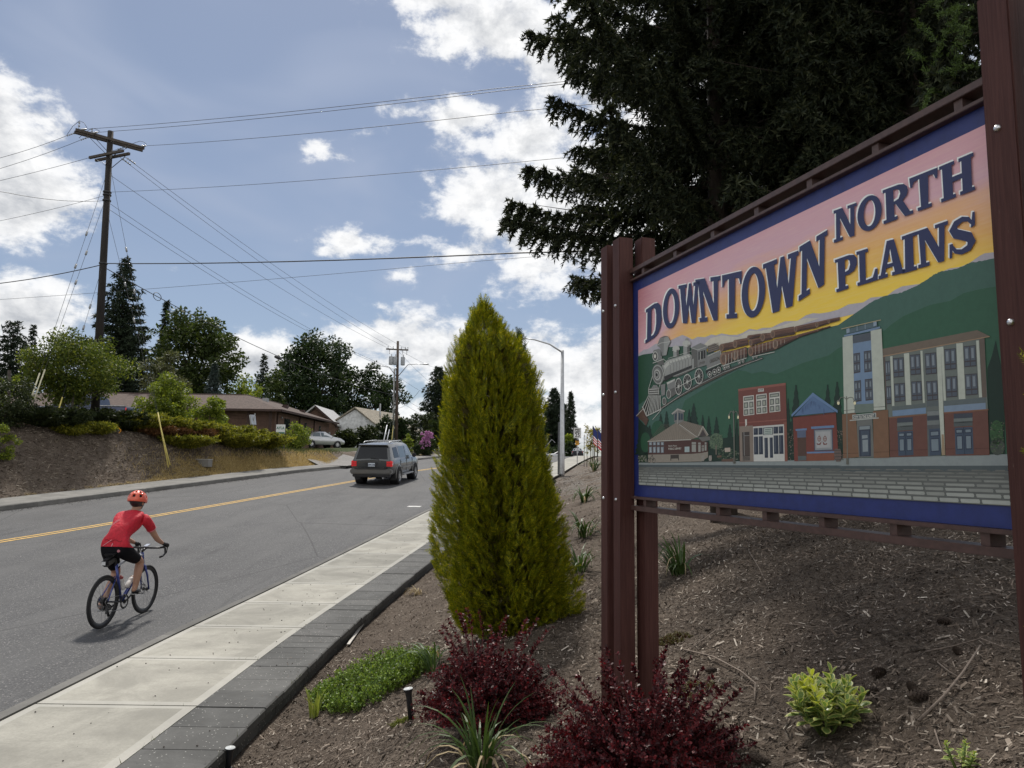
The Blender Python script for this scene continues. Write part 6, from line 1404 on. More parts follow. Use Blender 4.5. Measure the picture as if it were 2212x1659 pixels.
def BL(label, px, y, pt, w, mat, name='broadleaf_tree', cat='tree', rzf=None, **k):
    if isinstance(y, str): y = onbank(px, float(y)).y
    b_, H_, rx = fit(px, y, pt, w); rz = rzf * H_ if rzf else H_ * .42
    return broadleaf(name, label, b_, H_, rx * .86, rz, mat, cat=cat, **k)
def CF(label, px, y, pt, w, mat, **k):
    b_, H_, rx = fit(px, y, pt, w); return conifer('conifer_tree', label, b_, H_, rx, mat, **k)
BL('round bushy tree with several grey trunks left of the tall utility pole', 148, '5.6', 712, 210, m_mid, 'multi_stem_tree', rzf=.36, cz=2.75, ncl=110, nl=27000, ls=.105, tr=.06, stems=5, seed=2, clr=.30, trunkmat=bark_grey, limbs=26, spread=.35, ry=1.6)
kc = dict(ts=.30, step=.26, twig=.24, hang=.5, droop=.3, up=.15)
CF('tall dark fir right behind the tall utility pole', 243, 66, 556, 165, m_fir, nb=150, z0=.12, seed=5, prof=([0, .12, .3, .55, .8, 1], [.75, .95, 1, .75, .42, .03]), **kc)
CF('thin pointed conifer between the tall fir and the rounded green tree', 340, 74, 648, 60, m_fir, nb=80, z0=.3, seed=6, **kc)
CF('far dark pine at the left edge of the view', 8, 80, 690, 95, m_fir, nb=90, z0=.15, seed=7, prof=([0, .2, .5, .8, 1], [.7, 1, .9, .6, .2]), **kc)
CF('small dark conifer between the left edge pine and the bushy tree', 52, 84, 702, 62, m_fir, nb=70, z0=.1, seed=8, **kc)
CF('blue grey conifer in front of the rounded green tree', 455, 60, 784, 85, m_blu, nb=90, z0=.08, seed=9, **{**kc, 'ts': .22})
CF('slim dark conifer left of the great dome shaped tree', 562, 98, 764, 70, m_fir, nb=70, z0=.1, seed=10, **kc)
CF('dark conifer beyond the street, just left of the golden arborvitae', 945, 82, 792, 90, m_fir, nb=110, z0=.10, seed=11, prof=([0, .1, .3, .55, .8, 1], [.9, 1, .95, .8, .55, .1]), **kc)
BL('large rounded green tree with see through crown behind the office roof', 412, 72, 664, 205, m_deep, ncl=110, nl=18000, ls=.36, tr=.3, seed=3, clr=.24, rzf=.40)
BL('small olive green tree beside the tall fir', 345, 58, 768, 105, m_olv, ncl=50, nl=6500, ls=.22, tr=.12, seed=4)
BL('great dark dome shaped tree behind the office', 680, 97, 722, 228, m_drk, ncl=150, nl=26000, ls=.42, tr=.45, seed=5, clr=.24, rzf=.46, cz=None)
BL('second dark rounded tree right of the great dome tree', 808, 99, 790, 118, m_drk, ncl=80, nl=13000, ls=.38, tr=.3, seed=6, rzf=.46)
BL('low bright green tree between the conifer and the great dome tree', 535, 80, 812, 110, m_lgt, ncl=50, nl=6000, ls=.32, tr=.2, seed=7, rzf=.46)
BL('mid green tree at the left foot of the great dome tree', 590, 88, 800, 90, m_deep, ncl=50, nl=5000, ls=.34, tr=.2, seed=17, rzf=.48)
BL('pale green shrub at the left edge behind the dark bush', 18, 44, 808, 70, m_lgt, 'tall_shrub', 'shrub', ncl=30, nl=3500, ls=.16, tr=.05, stems=3, seed=8)
BL('dark dense bush at the left edge of the bank', 8, '4.6', 812, 128, m_jdk, 'tall_shrub', 'shrub', rzf=.55, cz=1.0, ncl=60, nl=9000, ls=.085, tr=.04, stems=4, seed=9)
BL('low bright green plant at the left edge of the bank', 6, '3.4', 905, 60, m_lgt, 'low_shrub', 'shrub', rzf=.6, ncl=20, nl=2200, ls=.07, tr=.02, stems=3, seed=19)
BL('bright green upright shrub behind the yellow guards', 362, '5.6', 808, 122, m_lgt, 'tall_shrub', 'shrub', rzf=.50, cz=1.6, ncl=85, nl=19000, ls=.115, tr=.035, stems=5, seed=10, clr=.3)
BL('smaller bright green shrub in front of the office roof', 452, '5.6', 842, 84, m_lgt, 'tall_shrub', 'shrub', rzf=.50, cz=1.25, ncl=50, nl=9500, ls=.12, tr=.03, stems=4, seed=11, clr=.34)
BL('bright green shrub beside the white sign of the office', 640, 50, 915, 62, m_lgt, 'low_shrub', 'shrub', rzf=.52, ncl=36, nl=3800, ls=.13, tr=.03, stems=4, seed=12, clr=.36)
BL('dark low shrub behind the silver car', 612, 52, 940, 60, m_jdk, 'low_shrub', 'shrub', rzf=.55, ncl=26, nl=2200, ls=.12, tr=.03, stems=4, seed=22)
JU = 'spreading junipers along the top of the bank'
kj = dict(cat='shrub', group=JU, nb=80, z0=.02, ts=.13, step=.12, droop=-.10, up=.16, hang=-.12, twig=.26, trunk=.05)
for i, (px, py, R_, h_, mt, lb) in enumerate(((98, 4.7, 1.25, .55, m_jdk, 'dark juniper under the left side of the bushy tree'), (150, 4.2, .6, .25, m_jun, 'tiny juniper tuft at the foot of the bushy tree'), (205, 4.3, .65, .35, m_jun, 'small juniper tuft left of the orange ribbon stake'), (228, 5.6, 1.6, .75, m_jdk, 'dark juniper around the base of the tall utility pole'), (285, 5.8, 1.8, .7, m_jun, 'golden juniper right of the tall pole base'),
        (318, 4.9, 1.6, .6, m_jun, 'golden juniper below the bright green upright shrub'), (372, 4.7, 1.7, .6, m_jun, 'golden juniper behind the yellow guards'), (398, 3.5, 1.25, .35, m_jun, 'juniper sprawling lowest down the bank'), (430, 4.8, 1.7, .55, m_jun, 'juniper in front of the smaller green shrub'), (418, 3.9, 1.1, .4, m_jbr, 'juniper patch with dead brown tips'), (352, 4.0, .9, .35, m_jbr, 'small brown juniper patch below the green upright shrub'), (480, 4.6, 1.9, .65, m_jun, 'large golden juniper in the middle of the bank'), (505, 3.5, 1.6, .5, m_jun, 'golden juniper low on the bank, right of the brown patch'), (545, 4.5, 1.8, .65, m_jun, 'golden juniper second from the right end of the row'), (570, 3.6, 1.4, .45, m_jun, 'golden juniper at the right end of the row'))):
    p = onbank(px, py); conifer('juniper_shrub', lb, p, h_ * 1.2, R_ * 1.15, mt, seed=40 + i, prof=([0, .5, 1], [1, .9, .5]), **kj)
# hedge and shrubs by the white house
for i, (px, y, pt, w, mt, lb) in enumerate(((748, 70, 928, 46, m_jdk, 'dark conifer shrub right of the silver car'), (792, 71, 922, 58, m_jdk, 'dark spiky shrub before the white house'), (835, 72, 897, 40, m_drk, 'left of two clipped columnar hedge shrubs by the far pole'), (868, 73, 900, 36, m_drk, 'right of two clipped columnar hedge shrubs by the far pole'), (905, 76, 893, 60, m_jdk, 'dark tall shrub right of the far utility pole'), (935, 78, 905, 50, m_deep, 'green shrub beside the pink flowering bush'))):
    BL(lb, px, y, pt, w, mt, 'hedge_shrub', 'shrub', rzf=.5, ncl=34, nl=3600, ls=.24, tr=.06, stems=3, seed=60 + i, clr=.36)
for i, (px, lb) in enumerate(((877, 'small round clipped shrub, left of three by the far pavement'), (902, 'small round clipped shrub, middle of three by the far pavement'), (925, 'small round clipped shrub, right of three by the far pavement'))):
    BL(lb, px, 66 + i, 958, 24, m_drk, 'round_shrub', 'shrub', rzf=.5, ncl=20, nl=1500, ls=.11, tr=.03, seed=70 + i, clr=.5)
BL('yellow green leafy shrub right of the far pole base', 881, 64, 938, 30, m_lgt, 'low_shrub', 'shrub', rzf=.5, ncl=24, nl=1500, ls=.17, tr=.03, stems=3, seed=75)
rh = BL('rhododendron bush with pink flower heads by the far pavement', 918, 68, 930, 46, m_deep, 'rhododendron_bush', 'shrub', rzf=.5, ncl=30, nl=2200, ls=.2, tr=.05, stems=3, seed=76)
rr_ = np.random.default_rng(5); fl = []
for i in range(34):
    p = at(rr_.uniform(908, 934), rr_.uniform(933, 968), 67.0); q = nrm(rr_.normal(size=(14, 3))); P_ = np.array(p)[None] + q * .13; fl.append(leaves(P_ - q * .1, q, rr_.normal(size=(14, 3)), np.full(14, .17), np.full(14, .15)))
link('blossom', npmesh('blossom', np.concatenate(fl)), LM('pink_blossom', (.42, .16, .36), (.66, .40, .60), .3, (1, .8, 1)), rh)

# ------------------------------------------------------------------ buildings
def siding(name, c):
    m = bpy.data.materials.new(name); m.use_nodes = True; t = NT(m.node_tree); b = t.n['Principled BSDF']; v = t.coord()
    s = t.new('ShaderNodeSeparateXYZ'); t.l.new(v, s.inputs[0]); fz = t.math('FRACT', t.math('MULTIPLY', s.outputs[2], 1 / .19))
    n = t.noise(v, 3, 4); t.l.new(t.mix(t.smooth(n, .3, .7), tuple(x * .8 for x in c), tuple(x * 1.15 for x in c)), b.inputs['Base Color']); b.inputs['Roughness'].default_value = .8
    t.l.new(t.bump(fz, 1.0, .03), b.inputs['Normal']); return m
def shingle(name, c):
    m = bpy.data.materials.new(name); m.use_nodes = True; t = NT(m.node_tree); b = t.n['Principled BSDF']; v = t.coord()
    br_ = t.new('ShaderNodeTexBrick'); t.l.new(t.vmath('MULTIPLY', v, (3.0, 3.0, 7.5)), br_.inputs[0]); br_.inputs['Scale'].default_value = 1.0
    n = t.noise(v, 5, 6, .7); t.l.new(t.mix(t.smooth(n, .3, .7), tuple(x * .6 for x in c), tuple(x * 1.35 for x in c)), b.inputs['Base Color']); b.inputs['Roughness'].default_value = .95
    t.l.new(t.bump(t.noise(v, 20, 4), .5, .03), b.inputs['Normal']); return m
m_sid = siding('brown_lap_siding', (.14, .082, .060)); m_dbr = M('dark_brown_wood', (.055, .032, .026), .8); m_rf = shingle('brown_shingles', (.088, .062, .052))
gzB = 3.55; ze, zrg = 6.15, 7.6
off = thing('office_building', 'long low brown office with a hipped shingle roof beyond the junipers', 'building', (-20, 56, gzB))
obj('wall', MB().box((-28.4, 56.3, (gzB + ze) / 2 - .3), (21.6, 7.0, ze - gzB + .5)).box((-21.0, 60, (gzB + ze) / 2 - .3), (7.2, 15.6, ze - gzB + .48)), m_sid, off)
obj('porch_wall', MB().box((-20.6, 52.6, (gzB + ze) / 2 - .3), (5.4, .3, ze - gzB + .4)), m_dbr, off)
for x in (-23.2, -21.2, -19.2, -17.6): obj('porch_post', MB().box((x, 51.8, (gzB + ze) / 2 - .2), (.16, .16, ze - gzB + .3)), m_dbr, off)
rv = [(-41, 51.3, ze), (-16.7, 51.3, ze), (-16.7, 68.6, ze + .1), (-25.3, 68.6, ze + .1), (-25.3, 60.6, ze), (-41, 60.6, ze), (-37, 55.9, zrg), (-21, 55.9, zrg), (-21, 64.4, zrg + .05)]
rfm = MB().add(rv, [(0, 1, 7, 6), (1, 2, 8, 7), (2, 3, 8), (3, 4, 7, 8), (4, 5, 6, 7), (5, 0, 6), (0, 5, 4, 3, 2, 1)]); roof = obj('roof', rfm, m_rf, off)
obj('ridge_cap', MB().tube([(-37, 55.9, zrg), (-21, 55.9, zrg), (-21, 64.4, zrg + .05)], .07, 6), m_dbr, roof)
for a, b_ in (((-41, 51.27, ze - .06), (-16.66, 51.27, ze - .06)), ((-16.66, 51.3, ze - .06), (-16.66, 68.6, ze + .04))): obj('gutter', beam(MB(), a, b_, .1, .16), m_dbr, roof)
for x, y, h in ((-20, 57.5, .35), (-19.3, 60.5, .3), (-18.6, 63, .28), (-18.5, 57.8, .2)): obj('roof_vent', MB().box((x, y, zrg - .32 * abs(x + 21) + h * .2), (.4, .4, h)), m_ins if h > .3 else m_dbr, roof)
for y in (55, 60, 64.5): obj('window', MB().box((-17.38, y, 5.2), (.04, 1.3 if y < 60 else .5, 1.0)), GLASS('dark_window') if 'dark_window' not in bpy.data.materials else bpy.data.materials['dark_window'], off)
for y in (52.6, 58.2, 62.5): obj('downpipe', MB().box((-17.33, y, 4.9), (.08, .08, 2.5)), m_dbr, off)
obj('door', MB().box((-19.9, 52.42, 4.7), (1.0, .06, 2.1)), M('dark_door', (.03, .018, .016), .6), off)
obj('notice', MB().box((-18.9, 52.38, 5.15), (.42, .03, .75)), M('white_notice', (.7, .72, .74), .7), off)
obj('porch_lamp', MB().ell((-17.33, 53.6, 5.7), .08, 8, 6), m_ins, off)
m_whs = siding('white_lap_siding', (.76, .77, .78)); m_grf = shingle('mossy_roof', (.27, .24, .19))
ga, ge = at(680, 878, 76), at(728, 920, 76); gx_ = ga.x; hw = ge.x - ga.x
gar = thing('garage', 'brown gabled garage with a pale roof behind the brown office', 'building', (gx_, 76, 3.8))
obj('wall', MB().prism([(gx_ - hw + .3, 76.4, 3.4), (gx_ + hw - .3, 76.4, 3.4), (gx_ + hw - .3, 76.4, ge.z), (gx_, 76.4, ga.z - .15), (gx_ - hw + .3, 76.4, ge.z)], (0, 7, 0)), m_sid, gar)
obj('roof', MB().prism([(gx_ - hw, 76, ge.z), (gx_, 76, ga.z), (gx_ + hw, 76, ge.z), (gx_ + hw, 76, ge.z + .16), (gx_, 76, ga.z + .18), (gx_ - hw, 76, ge.z + .16)], (0, 8, 0)), M('pale_metal_roof', (.42, .42, .42), .5), gar)
obj('barge_board', MB().prism([(gx_, 75.95, ga.z - .1), (gx_ + hw + .05, 75.95, ge.z - .1), (gx_ + hw + .05, 75.95, ge.z + .14), (gx_, 75.95, ga.z + .16)], (0, .04, 0)), m_dbr, gar)
obj('garage_door', MB().box((gx_ + .6, 76.36, 4.6), (2.2, .08, 2.2)), m_ins, gar)
hx, hy = at(768, 915, 78).x, 78.0
wh = thing('white_house', 'white gabled house with a mossy roof behind the hedges', 'house', (hx, hy, 4))
za = at(768, 882, 78).z; zb_ = at(735, 920, 78).z
obj('wall', MB().prism([(hx - 2.9, hy, 3.5), (hx + 2.4, hy, 3.5), (hx + 2.4, hy, zb_), (hx - .1, hy, za - .12), (hx - 2.9, hy, zb_)], (3.0, 9, 0)), m_whs, wh)
obj('roof', MB().add([(hx - .1, hy - .3, za), (hx + 2.9, hy + 9.3, za), (hx + 6.3, hy + 9.3, zb_ - .25), (hx + 2.8, hy - .3, zb_ - .3), (hx - .1, hy - .3, za + .14), (hx + 2.9, hy + 9.3, za + .14), (hx + 6.3, hy + 9.3, zb_ - .1), (hx + 2.8, hy - .3, zb_ - .15)], [(0, 1, 2, 3), (7, 6, 5, 4), (0, 3, 7, 4), (1, 0, 4, 5), (2, 1, 5, 6), (3, 2, 6, 7)]).add([(hx - .1, hy - .3, za), (hx + 2.9, hy + 9.3, za), (hx - .4, hy + 9.3, zb_ - .25), (hx - 3.4, hy - .3, zb_ - .3), (hx - .1, hy - .3, za + .14), (hx + 2.9, hy + 9.3, za + .14), (hx - .4, hy + 9.3, zb_ - .1), (hx - 3.4, hy - .3, zb_ - .15)], [(3, 2, 1, 0), (4, 5, 6, 7), (4, 7, 3, 0), (5, 4, 0, 1), (6, 5, 1, 2), (7, 6, 2, 3)]), m_grf, wh)
obj('window', MB().box((hx - .2, hy - .04, zb_ - 1.3), (1.1, .08, 1.2)), bpy.data.materials['dark_window'], wh)
obj('vent_pipe', MB().tube([(hx + 1.9, hy + 4, za - .6), (hx + 1.9, hy + 4, za + .9)], .09, 8), m_galv, wh)
gh = perch(905, 110); gr_ = thing('grey_roofed_house', 'house with a grey roof just visible right of the far pole', 'house', gh)
obj('wall', MB().box((gh.x + .5, 114, gh.z + 1.5), (9, 8, 3.6)), m_whs, gr_); obj('roof', MB().prism([(gh.x - 4.6, 109.5, gh.z + 3.2), (gh.x + 5.6, 109.5, gh.z + 3.2), (gh.x + .5, 109.5, at(895, 915, 110).z)], (0, 9, 0)), shingle('grey_shingles', (.16, .17, .18)), gr_)

# ------------------------------------------------------------------ small things in the yard
p = perch(606, 47.0); zt_ = at(606, 917, 47).z; zb2 = at(606, 936.5, 47).z; x0, x1 = at(597, 920, 47).x, at(616, 920, 47).x
ay = thing('office_sign', 'white board sign with green AYLA lettering on two posts', 'sign', (p.x, 47, p.z))
m_wb = M('white_board', (.72, .74, .73), .5, var=.05); m_gt = M('green_lettering', (.03, .14, .10), .5)
bd = obj('board', MB().box(((x0 + x1) / 2, 47, (zt_ + zb2) / 2), (x1 - x0, .05, zt_ - zb2)), m_wb, ay)
for x in (x0 + .03, x1 - .03): obj('post', MB().box((x, 47.06, (zt_ + p.z) / 2 - .1), (.07, .07, zt_ - p.z + .1)), m_arm, ay)
obj('strip', MB().box(((x0 + x1) / 2, 46.97, zb2 + .05), (x1 - x0 - .01, .012, .09)), m_gt, bd)
def text_obj(txt, name, loc, size, rot, mat, parent, ext=.003, bold=0.0, sx=1.0):
    cu = bpy.data.curves.new(name, 'FONT'); cu.body = txt; cu.size = size; cu.extrude = ext; cu.align_x = 'CENTER'; cu.align_y = 'CENTER'; cu.offset = bold; cu.resolution_u = 3
    o = bpy.data.objects.new(name, cu); col.objects.link(o); me = o.to_mesh().copy(); o.to_mesh_clear(); bpy.data.objects.remove(o); bpy.data.curves.remove(cu)
    me.transform(Matrix.Translation(loc) @ rot.to_4x4() @ Matrix.Scale(sx, 4, (1, 0, 0))); me.name = name
    return link(name, me, mat, parent, world=True)
RX = Matrix.Rotation(PI / 2, 3, 'X')
text_obj('AYLA', 'lettering', Vector(((x0 + x1) / 2, 46.968, (zt_ + zb2) / 2 + .06)), .25, RX, m_gt, bd, bold=.004, sx=.85)
a = onbank(541, 5.5); e = at(551, 893, a.y); si = thing('street_sign', 'leaning steel post with a sign plate seen edge on', 'sign', a)
obj('post', MB().tube([a, e], .03, 8), m_galv, si); obj('plate', MB().box(e.lerp(a, .18) + Vector((-.08, 0, 0)), (.1, .5, .62), Matrix.Rotation(-.17, 3, 'Y') @ Matrix.Rotation(-.25, 3, 'Z')), m_galv, si)
a = onbank(232, 4.3); e = at(248, 918, a.y); sk = thing('survey_stake', 'wooden survey stake with an orange ribbon on the bank', 'stake', a)
obj('stake', MB().box((a + e) / 2, (.05, .03, (e - a).length), (e - a).to_track_quat('Z', 'Y').to_matrix()), M('raw_wood', (.25, .17, .11), .8), sk)
rb = MB(); q = [e + Vector((0, 0, -.03)), e + Vector((.12, 0, -.06)), e + Vector((.22, 0, -.16)), e + Vector((.30, .02, -.25)), e + Vector((.22, .02, -.33)), e + Vector((.2, .02, -.36))]
for i in range(5): rb.add([q[i] + Vector((0, 0, .025)), q[i + 1] + Vector((0, 0, .025)), q[i + 1] - Vector((0, 0, .025)), q[i] - Vector((0, 0, .025))], [(0, 1, 2, 3)])
obj('ribbon', rb, LEAF('orange_ribbon', (.62, .26, .05), (.70, .32, .08), .4), sk)
a = hit(438, 1002); vb = thing('utility_vault', 'small grey concrete utility box in the dry grass of the bank', 'utility box', a)
obj('box', MB().box(a + Vector((0, 0, .02)), (.75, .5, .36)), m_fkerb, vb); obj('lid', MB().box(a + Vector((0, 0, .215)), (.78, .53, .03)), M('vault_lid', (.42, .42, .40), .7), vb)
p = perch(20, 42); tag(obj('grey_post', MB().tube([p, at(20, 800, 42)], .09, 10), m_arm), 'weathered grey post behind the dark bush at the left edge', 'post')
# dry grass, dead stems and litter on the far bank
r = np.random.default_rng(12); n = 26000
y_ = r.uniform(27, 50, n); t_ = np.abs(r.normal(0, 1.6, n)) + 1.95; x_ = xc(y_) - t_ / .97
dd = np.clip((y_ - 30.5) / 4, 0, 1) * np.clip((3.8 - t_) / 1.0, 0, 1); k = r.uniform(0, 1, n) < dd; x_, y_, t_ = x_[k], y_[k], t_[k]
P_ = np.stack([x_, y_, gz(x_, y_) - .01], 1); d_ = r.normal(size=(len(P_), 3)) * .5 + [0, 0, 1]
tag(link('dry_grass', npmesh('dry_grass', tufts(P_, d_, r.uniform(.08, .24, len(P_)), .02, r)), LM('dry_grass_blade', (.34, .25, .10), (.62, .50, .24), .3, (1, .9, .7))), kind='stuff')
n = 22000; y_ = r.uniform(33, 52, n); t_ = r.uniform(2.4, 8, n); k = r.uniform(0, 1, n) < np.clip((y_ - 38) / 3, 0, 1) * np.clip((t_ - 2.7) / 1.0, 0, 1); y_, t_ = y_[k], t_[k]; x_ = xc(y_) - t_ / .97
P_ = np.stack([x_, y_, gz(x_, y_) - .01], 1); d_ = r.normal(size=(len(P_), 3)) * .6 + [0, 0, 1]
tag(link('weeds', npmesh('weeds', tufts(P_, d_, r.uniform(.1, .32, len(P_)), .035, r)), LM('weed_leaf', (.045, .060, .022), (.15, .16, .07), .3)), kind='stuff')
n = 40000; y_ = r.uniform(19, 37, n); t_ = r.uniform(1.9, 7.5, n); x_ = xc(y_) - t_ / .97; P_ = np.stack([x_, y_, gz(x_, y_) + .005], 1); d_ = r.normal(size=(n, 3)) * [1, 1, .25]
tag(link('bank_litter', npmesh('bank_litter', tufts(P_, d_, r.uniform(.05, .22, n), .028, r)), LM('litter_bit', (.045, .033, .025), (.42, .36, .28), .0, mid=(.16, .13, .10))), kind='stuff')

# ================================================================== vehicles
m_tyre = M('tyre_rubber', (.018, .018, .019), .85); m_rim = M('alloy_rim', (.50, .51, .52), .28, .85); m_blackt = M('black_trim', (.018, .018, .020), .5)
m_win = GLASS('tinted_glass', (.008, .010, .014), .08); m_win.node_tree.nodes['Principled BSDF'].inputs['Specular IOR Level'].default_value = .35; m_win2 = GLASS('clear_car_glass', (.10, .13, .15)); m_red = M('red_lamp', (.42, .012, .016), .18, coat=.6); m_red.node_tree.nodes['Principled BSDF'].inputs['Emission Color'].default_value = (1, .03, .04, 1); m_red.node_tree.nodes['Principled BSDF'].inputs['Emission Strength'].default_value = .16
m_redl = M('clear_lamp', (.62, .50, .48), .2, coat=.5)
m_plate = M('number_plate', (.62, .68, .74), .5); m_chr = M('chrome', (.62, .63, .64), .15, .95)
def paint(name, c, metal=.4, rough=.32): return M(name, c, rough, metal, var=.04, coat=.7)
def loft_car(st, P, mat, name='body', parent=None):
    """st: stations (y, w, zb, zbelt, zroof, wr) from tail to nose"""
    def ring(s):
        y, w, zb, zl, zr_, wr = s; e = max(zr_ - zl, .02)
        half = [(w * .55, zb), (w - .10, zb + .02), (w - .02, zb + .14), (w, zb + (zl - zb) * .55), (w - .01, zl - .06), (w - .045, zl), (w - .045 + (wr - w + .045) * .86, zl + e * .86), (wr - .05, zl + e * .965), (wr * .55, zr_ + .012), (0, zr_ + .02)]
        return [(x, y, z) for x, z in half] + [(-x, y, z) for x, z in half[-2::-1]]
    R_ = [ring(s) for s in st]; n = len(R_[0]); mb = MB()
    V = [p for r_ in R_ for p in r_]
    Fs = [(i * n + k, i * n + (k + 1) % n, (i + 1) * n + (k + 1) % n, (i + 1) * n + k) for i in range(len(R_) - 1) for k in range(n)]
    Fs += [tuple(range(n))[::-1], tuple((len(R_) - 1) * n + k for k in range(n))]
    o = obj(name, mb.add(V, Fs), mat, parent, world=False, smooth=False, bevel=.018); 
    o.data.polygons.foreach_set('use_smooth', [True] * len(o.data.polygons))
    try: o.data.set_sharp_from_angle(angle=rad(32))
    except Exception: pass
    def side(y, f, out=.006):
        """point on the flank at y; f 0 = belt, 1 = roof edge"""
        ys2 = [s[0] for s in st]; g = [float(np.interp(y, ys2, [s[k] for s in st])) for k in range(6)]
        y_, w, zb, zl, zr_, wr = g; e = max(zr_ - zl, .02); x0, z0, x1, z1 = w - .045, zl, w - .045 + (wr - w + .045) * .86, zl + e * .86
        return Vector((x0 + (x1 - x0) * f + out, y, z0 + (z1 - z0) * f + out * .25))
    return o, side
def sidewin(side, body, ya0, ya1, yb0, yb1, f0, f1, mat, name='side_window'):
    for sg in (1, -1):
        q = [side(ya0, f0), side(ya1, f0), side(yb1, f1), side(yb0, f1)]
        q = [Vector((p.x * sg, p.y, p.z)) for p in q]
        obj(name, MB().add(q, [(0, 1, 2, 3) if sg > 0 else (3, 2, 1, 0)]), mat, body, world=False)
def wheel(car_, x, y, r_, w, mat=None, spokes=6):
    """own axle along x"""
    sg = 1 if x > 0 else -1
    mt = Matrix.Translation((x, y, r_)) @ Matrix.Rotation(sg * PI / 2, 4, 'Y')
    wh_ = obj('wheel', MB().lathe([(r_ * .62, -w / 2), (r_ * .9, -w / 2), (r_ * .985, -w * .38), (r_, -w * .2), (r_, w * .2), (r_ * .985, w * .38), (r_ * .9, w / 2), (r_ * .62, w / 2), (r_ * .6, w * .3), (r_ * .6, -w * .3)], 28, mt, False), m_tyre, car_, world=False, smooth=True)
    rm = MB().lathe([(r_ * .62, w * .46), (r_ * .58, w * .36), (r_ * .55, w * .1), (.0, w * .08)], 28, mt)
    for k in range(spokes):
        a = 2 * PI * k / spokes; c = Vector((math.cos(a) * r_ * .32, math.sin(a) * r_ * .32, w * .36)); b_ = MB().box((0, 0, 0), (r_ * .54, r_ * .17, .03), Matrix.Rotation(a, 3, 'Z'))
        rm.add([mt @ (Vector(p) + c) for p in b_.v], b_.f)
    rm.lathe([(.0, w * .46), (r_ * .14, w * .44), (r_ * .15, w * .3)], 14, mt)
    obj('rim', rm, mat or m_rim, wh_, world=False)
    return wh_
def rbox(name, c, size, mat, parent, rot=None, bevel=.02): return obj(name, MB().box(c, size, rot), mat, parent, world=False, bevel=bevel)

# ---- grey sport utility
psv = Vector((at(845, 1053, 32.2).x - .66, 34.9, 0)); psv.z = float(zr(psv.y))
suv = thing('parked_car' if 0 else 'sport_utility_car', 'dark grey sport utility car driving away with its brake lights on', 'car', psv, rad(-6.5))
suv.rotation_euler = (math.atan(.068), 0, rad(-6.5))
pg = paint('grey_car_paint', (.085, .090, .092), .6, .26); pg2 = paint('lower_grey_paint', (.13, .128, .122), .4, .45)
st = [(-2.50, .90, .62, 1.13, 1.16, .84), (-2.46, .935, .55, 1.16, 1.22, .84), (-2.20, .965, .46, 1.18, 1.84, .70), (-1.9, .975, .42, 1.18, 1.89, .715), (-.6, .985, .42, 1.17, 1.915, .73), (.3, .985, .42, 1.16, 1.90, .725), (.80, .98, .42, 1.155, 1.83, .71), (1.45, .975, .42, 1.15, 1.22, .80), (1.9, .96, .42, 1.11, 1.17, .78), (2.35, .94, .45, 1.03, 1.09, .74), (2.55, .86, .50, .86, .90, .68)]
body, side = loft_car(st, None, pg, 'body', suv)
sidewin(side, suv, -2.02, -1.22, -1.92, -1.24, .10, .88, m_win, 'quarter_window'); sidewin(side, suv, -1.08, -.12, -1.04, -.14, .08, .90, m_win2); sidewin(side, suv, -.02, 1.12, 0.0, .62, .08, .90, m_win2)
rw_ = [Vector((-.74, -2.467, 1.20)), Vector((.74, -2.467, 1.20)), Vector((.63, -2.26, 1.73)), Vector((-.63, -2.26, 1.73))]
obj('rear_window', MB().add([p + Vector((0, -.012, 0)) for p in rw_], [(0, 1, 2, 3)]), m_win, suv, world=False)
obj('windscreen', MB().add([(.72, 1.42, 1.24), (-.72, 1.42, 1.24), (-.62, .86, 1.79), (.62, .86, 1.79)], [(0, 1, 2, 3)]), m_win, suv, world=False)
rbox('spoiler', (0, -2.27, 1.845), (1.36, .22, .05), pg, suv, Matrix.Rotation(.12, 3, 'X'))
bp = rbox('bumper', (0, -2.50, .66), (1.93, .30, .24), pg2, suv, bevel=.05); rbox('bumper_step', (0, -2.60, .795), (1.46, .16, .03), m_blackt, bp, bevel=.008); rbox('valance', (0, -2.46, .48), (1.74, .2, .14), m_blackt, suv)
tg = rbox('tailgate_recess', (0, -2.487, .955), (.62, .03, .24), m_blackt, suv, bevel=.01)
pl = obj('number_plate', MB().box((0, -2.508, .955), (.31, .02, .155)), m_plate, suv, world=False)
def loc_text(txt, loc, size, mat, parent, sx=1.0, name='lettering', bold=0):
    cu = bpy.data.curves.new(name, 'FONT'); cu.body = txt; cu.size = size; cu.extrude = .002; cu.align_x = 'CENTER'; cu.align_y = 'CENTER'; cu.offset = bold; cu.resolution_u = 2
    o = bpy.data.objects.new(name, cu); col.objects.link(o); me = o.to_mesh().copy(); o.to_mesh_clear(); bpy.data.objects.remove(o); bpy.data.curves.remove(cu)
    me.transform(Matrix.Translation(loc) @ RX.to_4x4() @ Matrix.Scale(sx, 4, (1, 0, 0))); return link(name, me, mat, parent, world=False)
m_dkt = M('dark_lettering', (.03, .04, .09), .5)
loc_text('549 LHB', (0, -2.521, .95), .105, m_dkt, pl, .85, bold=.002); 
loc_text('SEQUOIA', (-.56, -2.52, .80), .06, m_chr, suv, 1.0, 'badge'); loc_text('V8 4WD', (.50, -2.52, .80), .06, m_chr, suv, 1.0, 'badge')
obj('emblem', MB().torus(.055, .009, 20, 6, Matrix.Translation((0, -2.485, 1.10)) @ Matrix.Rotation(PI / 2, 4, 'X') @ Matrix.Scale(1.4, 4, (1, 0, 0))), m_chr, suv, world=False)
wp_ = obj('wiper', MB().tube([(.32, -2.49, 1.17), (.30, -2.50, 1.21)], .02, 6).tube([(.30, -2.505, 1.21), (-.05, -2.49, 1.26)], .012, 5), m_blackt, suv, world=False)
